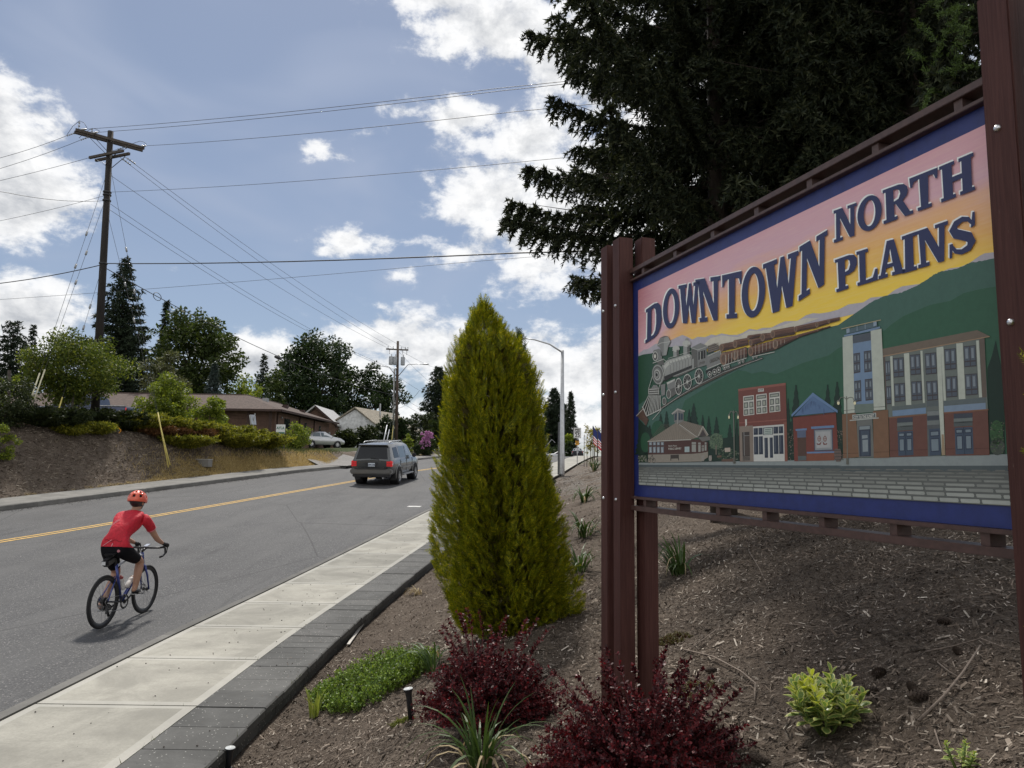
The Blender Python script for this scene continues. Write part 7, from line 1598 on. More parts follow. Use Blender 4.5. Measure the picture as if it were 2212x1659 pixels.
for sg in (-1, 1):
    tl = rbox('tail_lamp', (sg * .80, -2.47, 1.00), (.26, .10, .28), m_red, suv, bevel=.03); rbox('tail_lamp_wrap', (sg * .915, -2.40, 1.00), (.07, .22, .26), m_red, tl, bevel=.02)
    for z in (.95, 1.03): rbox('lamp_band', (sg * .80, -2.522, z), (.22, .006, .014), m_blackt, tl, bevel=0)
    rbox('reverse_lamp', (sg * .952, -2.38, .985), (.012, .13, .07), m_redl, tl, bevel=0)
    ra = MB().tube([(sg * .60, -1.85, 1.90), (sg * .60, -1.7, 1.975), (sg * .60, .1, 1.985), (sg * .60, .4, 1.90)], .022, 8)
    obj('roof_rail', ra, m_galv, suv, world=False, smooth=True)
    mr = rbox('mirror', (sg * 1.10, .88, 1.24), (.20, .12, .19), m_blackt, suv, bevel=.04)
    rbox('running_board', (sg * 1.0, .02, .42), (.20, 1.75, .06), m_galv, suv, bevel=.02)
    rbox('side_moulding', (sg * .992, .05, .74), (.025, 1.9, .07), pg2, suv, bevel=.008)
    for y in (-.1, -1.05): rbox('door_handle', (sg * .985, y, 1.03), (.03, .17, .035), pg, suv, bevel=.01)
    rbox('door_gap', (sg * .984, -.1 + .03, .85), (.012, .012, .62), m_blackt, suv, bevel=0); rbox('door_gap', (sg * .984, -1.15, .85), (.012, .012, .62), m_blackt, suv, bevel=0); rbox('door_gap', (sg * .978, 1.02, .85), (.012, .012, .62), m_blackt, suv, bevel=0)
    for y in (-1.40, 1.60):
        arch = MB(); ri, ro = .42, .53; pts = []
        for i in range(15):
            a = PI * (-.06 + 1.12 * i / 14)
            for rr2, xo in ((ri, .0), (ro - .02, .03), (ro, .0)): pts.append((sg * (.975 + xo), y + rr2 * math.cos(a), .40 + rr2 * math.sin(a)))
        arch.add(pts, [(i * 3 + j, i * 3 + j + 1, (i + 1) * 3 + j + 1, (i + 1) * 3 + j) for i in range(14) for j in range(2)])
        obj('wheel_arch', arch, pg2, suv, world=False, smooth=True)
        well = MB().lathe([(.42, -.35), (.42, .02), (.0, -.35)], 24, Matrix.Translation((sg * .985, y, .40)) @ Matrix.Rotation(sg * PI / 2, 4, 'Y')); obj('wheel_well', well, m_blackt, suv, world=False)
        wheel(suv, sg * .90, y, .385, .255)
    obj('mud_flap', MB().box((sg * .84, -1.87, .38), (.26, .02, .30)), m_blackt, suv, world=False)
rbox('roof_bar', (0, -1.2, 1.985), (1.2, .05, .03), m_galv, suv, bevel=.008); rbox('roof_bar', (0, -.1, 1.985), (1.2, .05, .03), m_galv, suv, bevel=.008)
obj('underbody', MB().box((0, 0, .42), (1.5, 4.4, .14)), m_blackt, suv, world=False); obj('tow_hitch', MB().box((0, -2.55, .42), (.12, .3, .08)), m_blackt, suv, world=False); obj('exhaust', MB().tube([(.55, -2.0, .36), (.55, -2.55, .36)], .035, 8), m_galv, suv, world=False)

def sedan(label, loc, rz, pt, st=None, name='sedan_car', group=None, pitch=0, lights=True, win=m_win2):
    c = thing(name, label, 'car', loc, rz, group); c.rotation_euler = (pitch, 0, rz)
    st = st or [(-2.20, .74, .42, .88, .92, .66), (-2.12, .82, .32, .95, 1.0, .66), (-1.75, .86, .28, .96, 1.04, .62), (-1.05, .875, .25, .93, 1.37, .56), (-.4, .88, .25, .92, 1.445, .575), (.2, .88, .25, .91, 1.43, .575), (1.05, .875, .25, .92, .99, .66), (1.7, .86, .28, .86, .92, .62), (2.12, .78, .34, .68, .74, .56), (2.22, .66, .40, .6, .64, .5)]
    b_, sd = loft_car(st, None, pt, 'body', c)
    sidewin(sd, c, -1.25, -.42, -.98, -.42, .10, .90, win); sidewin(sd, c, -.34, .78, -.34, .32, .10, .90, win)
    obj('rear_window', MB().add([(-.58, -1.70, 1.065), (.58, -1.70, 1.065), (.50, -1.10, 1.36), (-.50, -1.10, 1.36)], [(0, 1, 2, 3)]), win, c, world=False)
    obj('windscreen', MB().add([(.60, 1.0, 1.03), (-.60, 1.0, 1.03), (-.52, .28, 1.43), (.52, .28, 1.43)], [(0, 1, 2, 3)]), win, c, world=False)
    rbox('bumper', (0, -2.16, .50), (1.62, .14, .24), pt, c, bevel=.04); obj('number_plate', MB().box((0, -2.235, .80), (.3, .02, .14)), m_plate, c, world=False)
    for sg in (-1, 1):
        rbox('tail_lamp', (sg * .70, -2.13, .82), (.20, .13, .17), m_red, c, bevel=.03); rbox('mirror', (sg * .95, .72, .97), (.16, .1, .12), pt, c, bevel=.03)
        rbox('door_handle', (sg * .875, -.55, .80), (.02, .15, .03), pt, c, bevel=0)
        for y in (-1.32, 1.30):
            wheel(c, sg * .80, y, .315, .20, spokes=7); obj('wheel_well', MB().lathe([(.36, -.2), (.36, .012), (.0, -.2)], 20, Matrix.Translation((sg * .873, y, .315)) @ Matrix.Rotation(sg * PI / 2, 4, 'Y')), m_blackt, c, world=False)
    return c
p = perch(696, 63.0); sedan('silver sedan parked in the office yard beside the bright green shrub', (p.x - .2, 63, at(690, 967.5, 63).z), rad(-42), paint('silver_car_paint', (.56, .57, .58), .5, .3))
kz = float(zr(110)); kx = at(1247, 985, 110).x
sedan('dark sedan coming over the crest by the speed limit sign', (kx, 110, at(1247, 988.5, 110).z), rad(-4), paint('dark_car_paint', (.022, .024, .030), .4, .3), win=m_win)
p = at(1166, 988, 128); sedan('white car beyond the crest, left of the street lamp base', (p.x, 128, p.z - .35), rad(60), paint('white_car_paint', (.70, .71, .72), 0, .35), win=m_win)
p = at(1209, 988, 124); sedan('white car beyond the crest, directly behind the street lamp base', (p.x, 124, p.z - .35), rad(85), bpy.data.materials['white_car_paint'], win=m_win)
# ---- blue pickup behind the junipers (faces left)
yp = onbank(180, 11.5).y; pa, pb2 = at(68, 880, yp), at(297, 880, yp); zt2 = at(150, 853, yp).z
trk = thing('pickup_truck', 'dark blue pickup truck parked behind the bushy tree and tall pole', 'truck', ((pa.x + pb2.x) / 2, yp, zt2 - 1.86), rad(90))
pb_ = paint('dark_blue_paint', (.022, .034, .085), .4, .3)
st = [(-2.80, .92, .50, 1.10, 1.12, .88), (-2.76, .95, .45, 1.17, 1.20, .90), (-.98, .97, .45, 1.17, 1.20, .90), (-.94, .97, .45, 1.16, 1.72, .70), (-.80, .97, .45, 1.16, 1.80, .70), (.2, .97, .45, 1.15, 1.84, .70), (.62, .97, .45, 1.15, 1.78, .68), (1.35, .96, .45, 1.14, 1.20, .80), (2.3, .95, .45, 1.06, 1.12, .76), (2.72, .90, .5, .92, .98, .7)]
b_, sd = loft_car(st, None, pb_, 'body', trk)
sidewin(sd, trk, -.75, .10, -.72, .08, .1, .88, m_win); sidewin(sd, trk, .2, 1.12, .2, .62, .1, .88, m_win2)
obj('bed', MB().box((0, -1.88, 1.19), (1.5, 1.7, .04)), m_blackt, trk, world=False); rbox('bed_rail', (.9, -1.88, 1.215), (.10, 1.72, .04), m_galv, trk); rbox('bed_rail', (-.9, -1.88, 1.215), (.10, 1.72, .04), m_galv, trk)
obj('windscreen', MB().add([(.70, 1.30, 1.22), (-.70, 1.30, 1.22), (-.62, .68, 1.74), (.62, .68, 1.74)], [(0, 1, 2, 3)]), m_win2, trk, world=False)
for sg in (-1, 1):
    rbox('mirror', (sg * 1.1, .95, 1.28), (.2, .1, .26), m_blackt, trk); rbox('tail_lamp', (sg * .9, -2.79, .98), (.1, .06, .3), m_red, trk); rbox('door_handle', (sg * .975, .3, 1.0), (.02, .16, .04), m_blackt, trk)
    for y in (-1.75, 1.75): wheel(trk, sg * .88, y, .38, .25); obj('wheel_well', MB().lathe([(.43, -.2), (.43, .02), (.0, -.2)], 20, Matrix.Translation((sg * .965, y, .38)) @ Matrix.Rotation(sg * PI / 2, 4, 'Y')), m_blackt, trk, world=False)

# ================================================================== cyclist
BX, BY = -5.37, 10.22; BZ = float(zr(BY)); HEAD = rad(-2.0)
bike = thing('road_bicycle', 'blue and white road bicycle with black wheels ridden by the cyclist', 'bicycle', (BX, BY, BZ + .004), HEAD)
m_frb = M('blue_frame_paint', (.030, .050, .24), .3, .3, coat=.6); m_frw = M('pale_frame_paint', (.50, .54, .62), .3, coat=.6); m_carb = M('carbon_black', (.014, .014, .016), .4)
m_spk = M('spoke_steel', (.30, .30, .31), .4, .8)
WR = .345; RA, FA = Vector((0, -.505, WR)), Vector((0, .515, WR)); BB = Vector((0, -.09, .275)); ST = Vector((0, -.27, .80)); HT, HB = Vector((0, .36, .885)), Vector((0, .405, .70))
def bwheel(c, rear):
    mt = Matrix.Translation(c) @ Matrix.Rotation(PI / 2, 4, 'Y')
    w = obj('wheel', MB().torus(WR - .019, .019, 56, 10, mt), m_tyre, bike, world=False, smooth=True)
    obj('rim', MB().lathe([(WR - .034, -.012), (WR - .068, -.010), (WR - .072, 0), (WR - .068, .010), (WR - .034, .012)], 56, mt), m_carb, w, world=False, smooth=True)
    sp = MB()
    for k in range(24):
        a = 2 * PI * k / 24; x = .028 if k % 2 else -.028; a2 = a + (.55 if (k // 2) % 2 else -.55)
        sp.tube([c + Vector((x, .022 * math.cos(a2), .022 * math.sin(a2))), c + Vector((0, (WR - .068) * math.cos(a), (WR - .068) * math.sin(a)))], .0016, 4, False)
    obj('spokes', sp, m_spk, w, world=False)
    obj('hub', MB().lathe([(.0, -.05), (.014, -.05), (.016, -.03), (.03, -.027), (.018, 0), (.03, .027), (.016, .03), (.014, .05), (0, .05)], 14, mt), m_carb, w, world=False, smooth=True)
    obj('brake_disc', MB().lathe([(.052, -.040), (.078, -.040), (.078, -.037), (.052, -.037), (.052, -.040)], 28, mt), m_spk, w, world=False)
    if rear:
        for i, r_ in enumerate((.058, .05, .042, .034, .026)): obj('sprocket', MB().lathe([(.0, .026 + i * .005), (r_, .026 + i * .005), (r_, .0285 + i * .005), (0, .0285 + i * .005)], 20, mt), m_carb, w, world=False)
bwheel(RA, True); bwheel(FA, False)
tb = lambda name, pts, r_, m, par=None: obj(name, MB().tube(pts, r_, 10), m, par or bike, world=False, smooth=True)
tb('top_tube', [ST + Vector((0, .01, -.03)), ST.lerp(HT, .5) + Vector((0, 0, .012)), HT - Vector((0, 0, .03))], [.018, .02, .022], m_frw)
tb('down_tube', [BB, HB + Vector((0, -.01, .02))], .027, m_frb); tb('seat_tube', [BB, ST], .019, m_frb); tb('head_tube', [HB, HT], .024, m_frb)
for sg in (-1, 1):
    tb('seat_stay', [ST - Vector((0, 0, .16)) + Vector((sg * .012, 0, 0)), RA + Vector((sg * .064, 0, .01))], .0085, m_frb); tb('chain_stay', [BB + Vector((sg * .03, -.02, 0)), RA + Vector((sg * .064, 0, 0))], .011, m_carb)
    tb('fork_blade', [HB + Vector((sg * .02, .01, 0)), HB.lerp(FA, .4) + Vector((sg * .05, .0, 0)), FA + Vector((sg * .055, 0, 0))], [.018, .014, .011], m_frb)
tb('seat_post', [ST - Vector((0, 0, .02)), Vector((0, -.315, .935))], .0135, m_carb)
sad = MB().add([(-.065, -.47, .955), (.065, -.47, .955), (.07, -.40, .968), (.03, -.30, .962), (.018, -.20, .955), (-.018, -.20, .955), (-.03, -.30, .962), (-.07, -.40, .968), (-.05, -.45, .925), (.05, -.45, .925), (.05, -.40, .935), (.02, -.3, .938), (.012, -.21, .938), (-.012, -.21, .938), (-.02, -.3, .938), (-.05, -.40, .935)], [(0, 1, 2, 7), (7, 2, 3, 6), (6, 3, 4, 5), (1, 0, 8, 9), (2, 1, 9, 10), (3, 2, 10, 11), (4, 3, 11, 12), (5, 4, 12, 13), (6, 5, 13, 14), (7, 6, 14, 15), (0, 7, 15, 8), (15, 10, 9, 8), (14, 11, 10, 15), (13, 12, 11, 14)])
obj('saddle', sad, m_carb, bike, world=False)
tb('stem', [HT + Vector((0, 0, .02)), HT + Vector((0, .09, .055))], .018, m_carb); BARY, BARZ = HT.y + .09, HT.z + .06
bar = [(-.205, .10, -.13), (-.205, .175, -.10), (-.205, .165, -.02), (-.205, .10, .0), (-.19, .02, 0), (-.10, 0, 0), (.10, 0, 0), (.19, .02, 0), (.205, .10, 0), (.205, .165, -.02), (.205, .175, -.10), (.205, .10, -.13), (.205, .03, -.135)]
tb('handlebar', [Vector((-.205, BARY + .03, BARZ - .135))] + [Vector((x, BARY + y, BARZ + z)) for x, y, z in bar], .0145, m_carb)
HOOD = {}
for sg in (-1, 1):
    h = Vector((sg * .205, BARY + .155, BARZ + .012)); HOOD[sg] = h
    hd = tb('brake_hood', [h + Vector((0, -.06, -.012)), h, h + Vector((0, .05, .035))], [.017, .018, .015], m_carb); tb('brake_lever', [h + Vector((0, .05, .02)), h + Vector((0, .075, -.03)), h + Vector((0, .055, -.11))], [.009, .008, .006], m_carb, hd)
obj('bike_computer', MB().box((.0, BARY + .03, BARZ + .03), (.055, .09, .015), Matrix.Rotation(.25, 3, 'X')), m_frw, bike, world=False)
mx = lambda c: Matrix.Translation(c) @ Matrix.Rotation(PI / 2, 4, 'Y')
obj('chainring', MB().lathe([(.070, .0), (.098, .0), (.098, .004), (.070, .004), (.070, 0)], 36, mx(BB + Vector((.046, 0, 0)))).lathe([(.0, .0), (.03, 0), (.03, .012), (0, .012)], 14, mx(BB + Vector((.044, 0, 0)))), m_carb, bike, world=False)
PR, PLf = BB + Vector((.115, .145, .088)), BB + Vector((-.115, -.145, -.088))
for sg, pd in ((1, PR), (-1, PLf)):
    cr = tb('crank', [BB + Vector((sg * .06, 0, 0)), Vector((sg * .075, pd.y, pd.z))], [.013, .010], m_carb); obj('pedal', MB().box(pd + Vector((sg * .01, 0, 0)), (.085, .07, .014)), m_carb, cr, world=False)
tb('chain', [BB + Vector((.05, .0, .098)), RA + Vector((.05, 0, .045)), RA + Vector((.05, -.045, 0)), RA + Vector((.05, .0, -.05)), RA + Vector((.05, .03, -.14)), BB + Vector((.05, 0, -.098)), BB + Vector((.05, .098, 0)), BB + Vector((.05, 0, .098))], .004, m_spk)
obj('derailleur', MB().box(RA + Vector((.06, .005, -.09)), (.02, .035, .13), Matrix.Rotation(-.3, 3, 'X')), m_carb, bike, world=False)
tb('derailleur_cage', [RA + Vector((.06, .0, -.10)), RA + Vector((.06, .045, -.19))], .016, m_carb)
for i, (c, d_, lb) in enumerate(((BB.lerp(ST, .45), (ST - BB).normalized(), 'white water bottle with a red cap on the seat tube'), (BB.lerp(HB, .42), (HB - BB).normalized(), 'white water bottle with a brown cap on the down tube'))):
    o_ = Vector((0, d_.z, -d_.y)); o_ = o_ if i == 0 else -o_
    c0 = c + o_ * .062 - d_ * .10
    if i == 1: c0 = c + Vector((0, -d_.z, d_.y)) * .062 - d_ * .08
    mtb = Matrix.Translation(c0) @ d_.to_track_quat('Z', 'Y').to_matrix().to_4x4()
    wp2 = thing('water_bottle', lb, 'bottle', (0, 0, 0)); wp2.matrix_basis = Matrix.Translation((BX, BY, BZ + .004)) @ Matrix.Rotation(HEAD, 4, 'Z') @ mtb
    obj('bottle', MB().lathe([(.0, 0), (.034, .003), (.036, .02), (.036, .09), (.031, .10), (.036, .115), (.036, .15), (.03, .165), (0, .166)], 18), M('bottle_white', (.62, .60, .58), .4) if 'bottle_white' not in bpy.data.materials else bpy.data.materials['bottle_white'], wp2, world=False, smooth=True)
    obj('cap', MB().lathe([(.031, .163), (.031, .185), (.012, .19), (.012, .21), (0, .212)], 16), M('bottle_cap_red' if i == 0 else 'bottle_cap_brown', (.25, .04, .035) if i == 0 else (.14, .07, .045), .5), wp2, world=False, smooth=True)
BM_ = Matrix.Translation((BX, BY, BZ + .004)) @ Matrix.Rotation(HEAD, 4, 'Z')
bag = thing('saddle_bag', 'small black saddle bag with a pale reflector under the saddle', 'bag', (0, 0, 0)); bag.matrix_basis = BM_
rbox('bag', (0, -.46, .865), (.10, .20, .10), m_carb, bag, Matrix.Rotation(.25, 3, 'X'), .025); rbox('reflector', (0, -.567, .85), (.05, .008, .045), M('reflector', (.55, .56, .57), .3), bag, bevel=0)

def skin(name, verts, edges, mat, parent, world=False, sub=2):
    """verts: (x, y, z, radius or (rx, ry))"""
    me = bpy.data.meshes.new(name); me.from_pydata([v_[:3] for v_ in verts], edges, [])
    o = bpy.data.objects.new(name, me); col.objects.link(o)
    o.modifiers.new('skin', 'SKIN'); sd_ = o.modifiers.new('sub', 'SUBSURF'); sd_.levels = sub; sd_.render_levels = sub
    for i, v_ in enumerate(verts):
        r_ = v_[3]; sv = me.skin_vertices[0].data[i]; sv.radius = r_ if hasattr(r_, '__len__') else (r_, r_); sv.use_root = (i == 0)
    dg = bpy.context.evaluated_depsgraph_get(); ev = o.evaluated_get(dg); m2 = bpy.data.meshes.new_from_object(ev, depsgraph=dg)
    bpy.data.objects.remove(o); m2.name = name; m2.materials.clear()
    return link(name, m2, mat, parent, world=world, smooth=True)
man = thing('person', 'cyclist in a red jersey, black shorts and orange helmet riding away', 'person', (BX, BY, BZ), HEAD)
m_skin = M('skin', (.40, .225, .155), .5, var=.06, spec=.35); m_jer = M('red_jersey', (.50, .008, .026), .7, var=.14, vscale=25, bump=.7, bscale=13, bdist=.03); m_sh = M('black_shorts', (.006, .006, .008), .75, spec=.12); m_hel = M('orange_helmet', (.72, .115, .060), .4, coat=.4); m_shoe = M('black_shoe', (.012, .012, .014), .5); m_hair = M('dark_hair', (.014, .011, .010), .8)
SK = {'pel': (0, -.345, 1.035), 'sp1': (0, -.27, 1.17), 'sp2': (0, -.16, 1.29), 'ch': (0, -.03, 1.385), 'nb': (0, .075, 1.465), 'nk': (0, .115, 1.525), 'h0': (0, .15, 1.575), 'h1': (0, .155, 1.65), 'h2': (0, .15, 1.705)}
def lim(sg):
    h = HOOD[sg]
    d = {'sh': (sg * .175, .015, 1.405), 'sh2': (sg * .208, .055, 1.365), 'el': (sg * .235, .225, 1.16), 'fa': (sg * .228, .33, 1.085), 'wr': (sg * .212, h.y - .085, h.z + .052), 'hip': (sg * .095, -.315, 1.0)}
    if sg > 0: d.update(kn=(.115, .115, .80), cf=(.122, .07, .66), an=(.122, .02, .445), hl=(.118, -.03, .40), ba=(.118, PR.y + .01, PR.z + .045), to=(.115, PR.y + .085, PR.z + .03))
    else: d.update(kn=(-.115, -.055, .665), cf=(-.12, -.155, .52), an=(-.122, -.345, .285), hl=(-.12, -.39, .235), ba=(-.118, PLf.y + .0, PLf.z + .045), to=(-.115, PLf.y + .085, PLf.z + .03))
    return d
V_, E_ = [], []
def ch(seq, start=None):
    prev = start
    for c_, r_ in seq:
        V_.append((*c_, r_)); i = len(V_) - 1
        if prev is not None: E_.append((prev, i))
        prev = i
    return prev
LR = {1: lim(1), -1: lim(-1)}
ch([(SK['pel'], (.160, .130))]); ch([(SK['sp1'], (.150, .120)), (SK['sp2'], (.160, .125))], 0); ch([(SK['ch'], (.172, .130))], 2); ch([(SK['nb'], (.088, .08)), (SK['nk'], (.058, .058)), (SK['h0'], (.066, .075)), (SK['h1'], (.074, .094)), (SK['h2'], (.055, .07))], 3)
for sg in (1, -1):
    d = LR[sg]
    ch([(d['sh'], .074), (d['sh2'], .066), (d['el'], .044), (d['fa'], .041), (d['wr'], .028)], 3)
    ch([(d['hip'], .112), (tuple((a + b_) / 2 for a, b_ in zip(d['hip'], d['kn'])), .090), (d['kn'], .060), (d['cf'], .060), (d['an'], .037), (d['hl'], .034)], 0)
body_ = skin('body', V_, E_, m_skin, man, sub=3)
import bmesh
bm = bmesh.new(); bm.from_mesh(body_.data)
cuts = [((0, -.345, 1.045), (0, .2, 1)), ((0, -.345, 1.10), (0, .2, 1)), (tuple(Vector(SK['ch']).lerp(Vector(SK['nb']), .86)), tuple(Vector(SK['nb']) - Vector(SK['ch'])))]
for sg in (1, -1):
    for a_, b_, f_ in (('sh2', 'el', .62), ('hip', 'kn', .74)):
        p_, q_ = Vector(LR[sg][a_]), Vector(LR[sg][b_]); cuts.append((tuple(p_.lerp(q_, f_)), tuple(q_ - p_)))
for co_, no_ in cuts: bmesh.ops.bisect_plane(bm, geom=bm.verts[:] + bm.edges[:] + bm.faces[:], plane_co=co_, plane_no=no_)
bm.to_mesh(body_.data); bm.free(); body_.data.polygons.foreach_set('use_smooth', [True] * len(body_.data.polygons)); body_.data.update()
def shell(name, mat, off, rule, wr_=0.0):
    """cloth: the part of the body's surface that the rule keeps, lifted off the skin"""
    me = body_.data; co = np.array([v_.co for v_ in me.vertices]); no = np.array([v_.normal for v_ in me.vertices])
    SG = []
    def add(a, b_, reg, t0, t1, rr): SG.append((np.array(a), np.array(b_), reg, t0, t1, rr))
    add(SK['pel'], SK['sp1'], 't', 0, .3, .15); add(SK['sp1'], SK['sp2'], 't', .3, .6, .15); add(SK['sp2'], SK['ch'], 't', .6, .9, .16); add(SK['ch'], SK['nb'], 't', .9, 1.0, .10); add(SK['nb'], SK['nk'], 'n', 0, 1, .06); add(SK['nk'], SK['h2'], 'n', 1, 2, .07)
    for sg in (1, -1):
        d = LR[sg]; add(SK['ch'], d['sh'], 'a', -1, 0, .10); add(d['sh'], d['sh2'], 'a', 0, .2, .07); add(d['sh2'], d['el'], 'a', .2, 1, .055); add(d['el'], d['wr'], 'a', 1, 2, .04); add(SK['pel'], d['hip'], 'l', -1, 0, .11); add(d['hip'], d['kn'], 'l', 0, 1, .085); add(d['kn'], d['an'], 'l', 1, 2, .05)
    def cls(p):
        best = None
        for a, b_, reg, t0, t1, rr in SG:
            q = b_ - a; f = min(1, max(0, float((p - a) @ q / (q @ q)))); dd = float(np.linalg.norm(p - a - q * f)) - rr
            if best is None or dd < best[0]: best = (dd, reg, t0 + (t1 - t0) * f)
        return best[1], best[2]
    mb = MB(); mp = {}
    for p_ in me.polygons:
        c_ = co[list(p_.vertices)].mean(0)
        if not rule(*cls(c_), c_): continue
        ids = []
        for i in p_.vertices:
            if i not in mp:
                mp[i] = len(mb.v); x, y, z = co[i]; mb.v.append(tuple(co[i] + no[i] * (off + wr_ * math.sin(38 * z + 9 * x) * math.sin(17 * x - 22 * y))))
            ids.append(mp[i])
        mb.f.append(tuple(ids))
    return obj(name, mb, mat, man, world=False, smooth=True)
def head_bits():
    # face turned away; jaw, nose and ears still there
    obj('nose', MB().ell((0, .262, 1.618), (.014, .02, .022), 8, 6), m_skin, man, world=False, smooth=True)
    for sg in (-1, 1): obj('ear', MB().ell((sg * .083, .13, 1.615), (.012, .022, .034), 8, 6), m_skin, man, world=False, smooth=True)
    obj('mouth', MB().ell((0, .245, 1.578), (.022, .006, .006), 8, 4), M('lips', (.30, .12, .10), .5), man, world=False)
    for sg in (-1, 1): obj('eye', MB().ell((sg * .032, .238, 1.648), .012, 8, 6), M('eye_white', (.7, .7, .7), .2) if 'eye_white' not in bpy.data.materials else bpy.data.materials['eye_white'], man, world=False)
    sg_ = MB(); 
    for s in (-1, 1): sg_.ell((s * .036, .252, 1.648), (.034, .008, .022), 10, 6); sg_.tube([(s * .068, .245, 1.655), (s * .086, .12, 1.65)], .003, 5)
    obj('sunglasses', sg_, m_carb, man, world=False)
head_bits()
hr = MB(); Vh = []
obj('hair', MB().ell((0, .128, 1.632), (.083, .098, .078), 18, 12, Matrix.Rotation(-.3, 3, 'X')), m_hair, man, world=False, smooth=True)
jer = shell('jersey', m_jer, .011, lambda g, t_, c_: (g == 't' and c_[2] + .2 * (c_[1] + .345) > 1.045 and t_ < .985) or (g == 'a' and t_ < .696) or (g == 'l' and c_[2] + .2 * (c_[1] + .345) > 1.045), .003)
# pockets at the back hem, shoulder stripes and cuff bands
from mathutils.bvhtree import BVHTree
def drape(name, me_o, pts, w, mat, parent, off=.004, dirn=Vector((0, 1, -.35))):
    """ribbon laid on the cloth along points given on the rider's back (x, z)"""
    bv = BVHTree.FromPolygons([v_.co for v_ in me_o.data.vertices], [tuple(p_.vertices) for p_ in me_o.data.polygons])
    mb = MB(); L = []
    for x, z in pts:
        h = bv.ray_cast(Vector((x, -1.2, z)) , dirn.normalized())
        if h[0] is None: continue
        L.append((h[0] + h[1] * off * (1 if h[1].y < 0 else -1), h[1]))
    for i, (p, n_) in enumerate(L):
        a = L[max(i - 1, 0)][0]; b_ = L[min(i + 1, len(L) - 1)][0]; s = (b_ - a).cross(n_).normalized() * w / 2; mb.v += [tuple(p - s), tuple(p + s)]
    mb.f = [(i * 2, i * 2 + 1, i * 2 + 3, i * 2 + 2) for i in range(len(L) - 1)]
    if len(L) > 1: obj(name, mb, mat, parent, world=False)
m_pink = M('pale_pink_print', (.66, .28, .32), .6)
D0 = Vector((0, 1, 0))
for k in (0, .022): drape('stripe', jer, [(-.155 + .10 * i / 8 + k, 1.30 + .10 * i / 8) for i in range(9)], .007, m_pink, jer, dirn=D0)
drape('stripe', jer, [(-.14 + .12 * i / 8, 1.055 + .09 * i / 8) for i in range(9)], .008, m_pink, jer, dirn=D0)
drape('pocket_edge', jer, [(-.12 + .24 * i / 14, 1.135 + .012 * math.sin(i * .9)) for i in range(15)], .008, M('dark_red_seam', (.22, .006, .014), .8), jer, dirn=D0)
drape('pocket_logo', jer, [(-.005, 1.06), (.0, 1.08), (.004, 1.10)], .010, m_pink, jer, dirn=D0)
drape('hem', jer, [(-.15 + .30 * i / 14, 1.015 + .02 * (i - 7) / 14) for i in range(15)], .008, m_pink, jer, dirn=D0)
for sg in (1, -1):
    d = LR[sg]; c_ = Vector(tuple(a + (b_ - a) * .56 for a, b_ in zip(d['sh2'], d['el']))); q = (Vector(d['el']) - Vector(d['sh2'])).to_track_quat('Z', 'Y').to_matrix().to_4x4()
    obj('cuff_band', MB().lathe([(.066, -.006), (.068, -.003), (.067, .003), (.065, .006)], 20, Matrix.Translation(c_) @ q), m_pink, jer, world=False)
shorts = shell('shorts', m_sh, .007, lambda g, t_, c_: (g == 't' and c_[2] + .2 * (c_[1] + .345) < 1.10) or (g == 'l' and t_ < .74))
bvS = BVHTree.FromPolygons([v_.co for v_ in shorts.data.vertices], [tuple(p_.vertices) for p_ in shorts.data.polygons])
h_ = bvS.ray_cast(Vector((.095, -1.2, 1.0)), Vector((0, 1, 0)))
if h_[0] is not None:
    mt_ = Matrix.Translation(h_[0] + Vector((0, -.004, 0))) @ (-h_[1] if h_[1].y > 0 else h_[1]).to_track_quat('Z', 'Y').to_matrix().to_4x4()
    obj('badge', MB().lathe([(.011, 0), (.018, .001), (.018, .002), (.011, .002)], 16, mt_).lathe([(0.0005, .001), (.007, .001)], 10, mt_), m_pink, shorts, world=False)
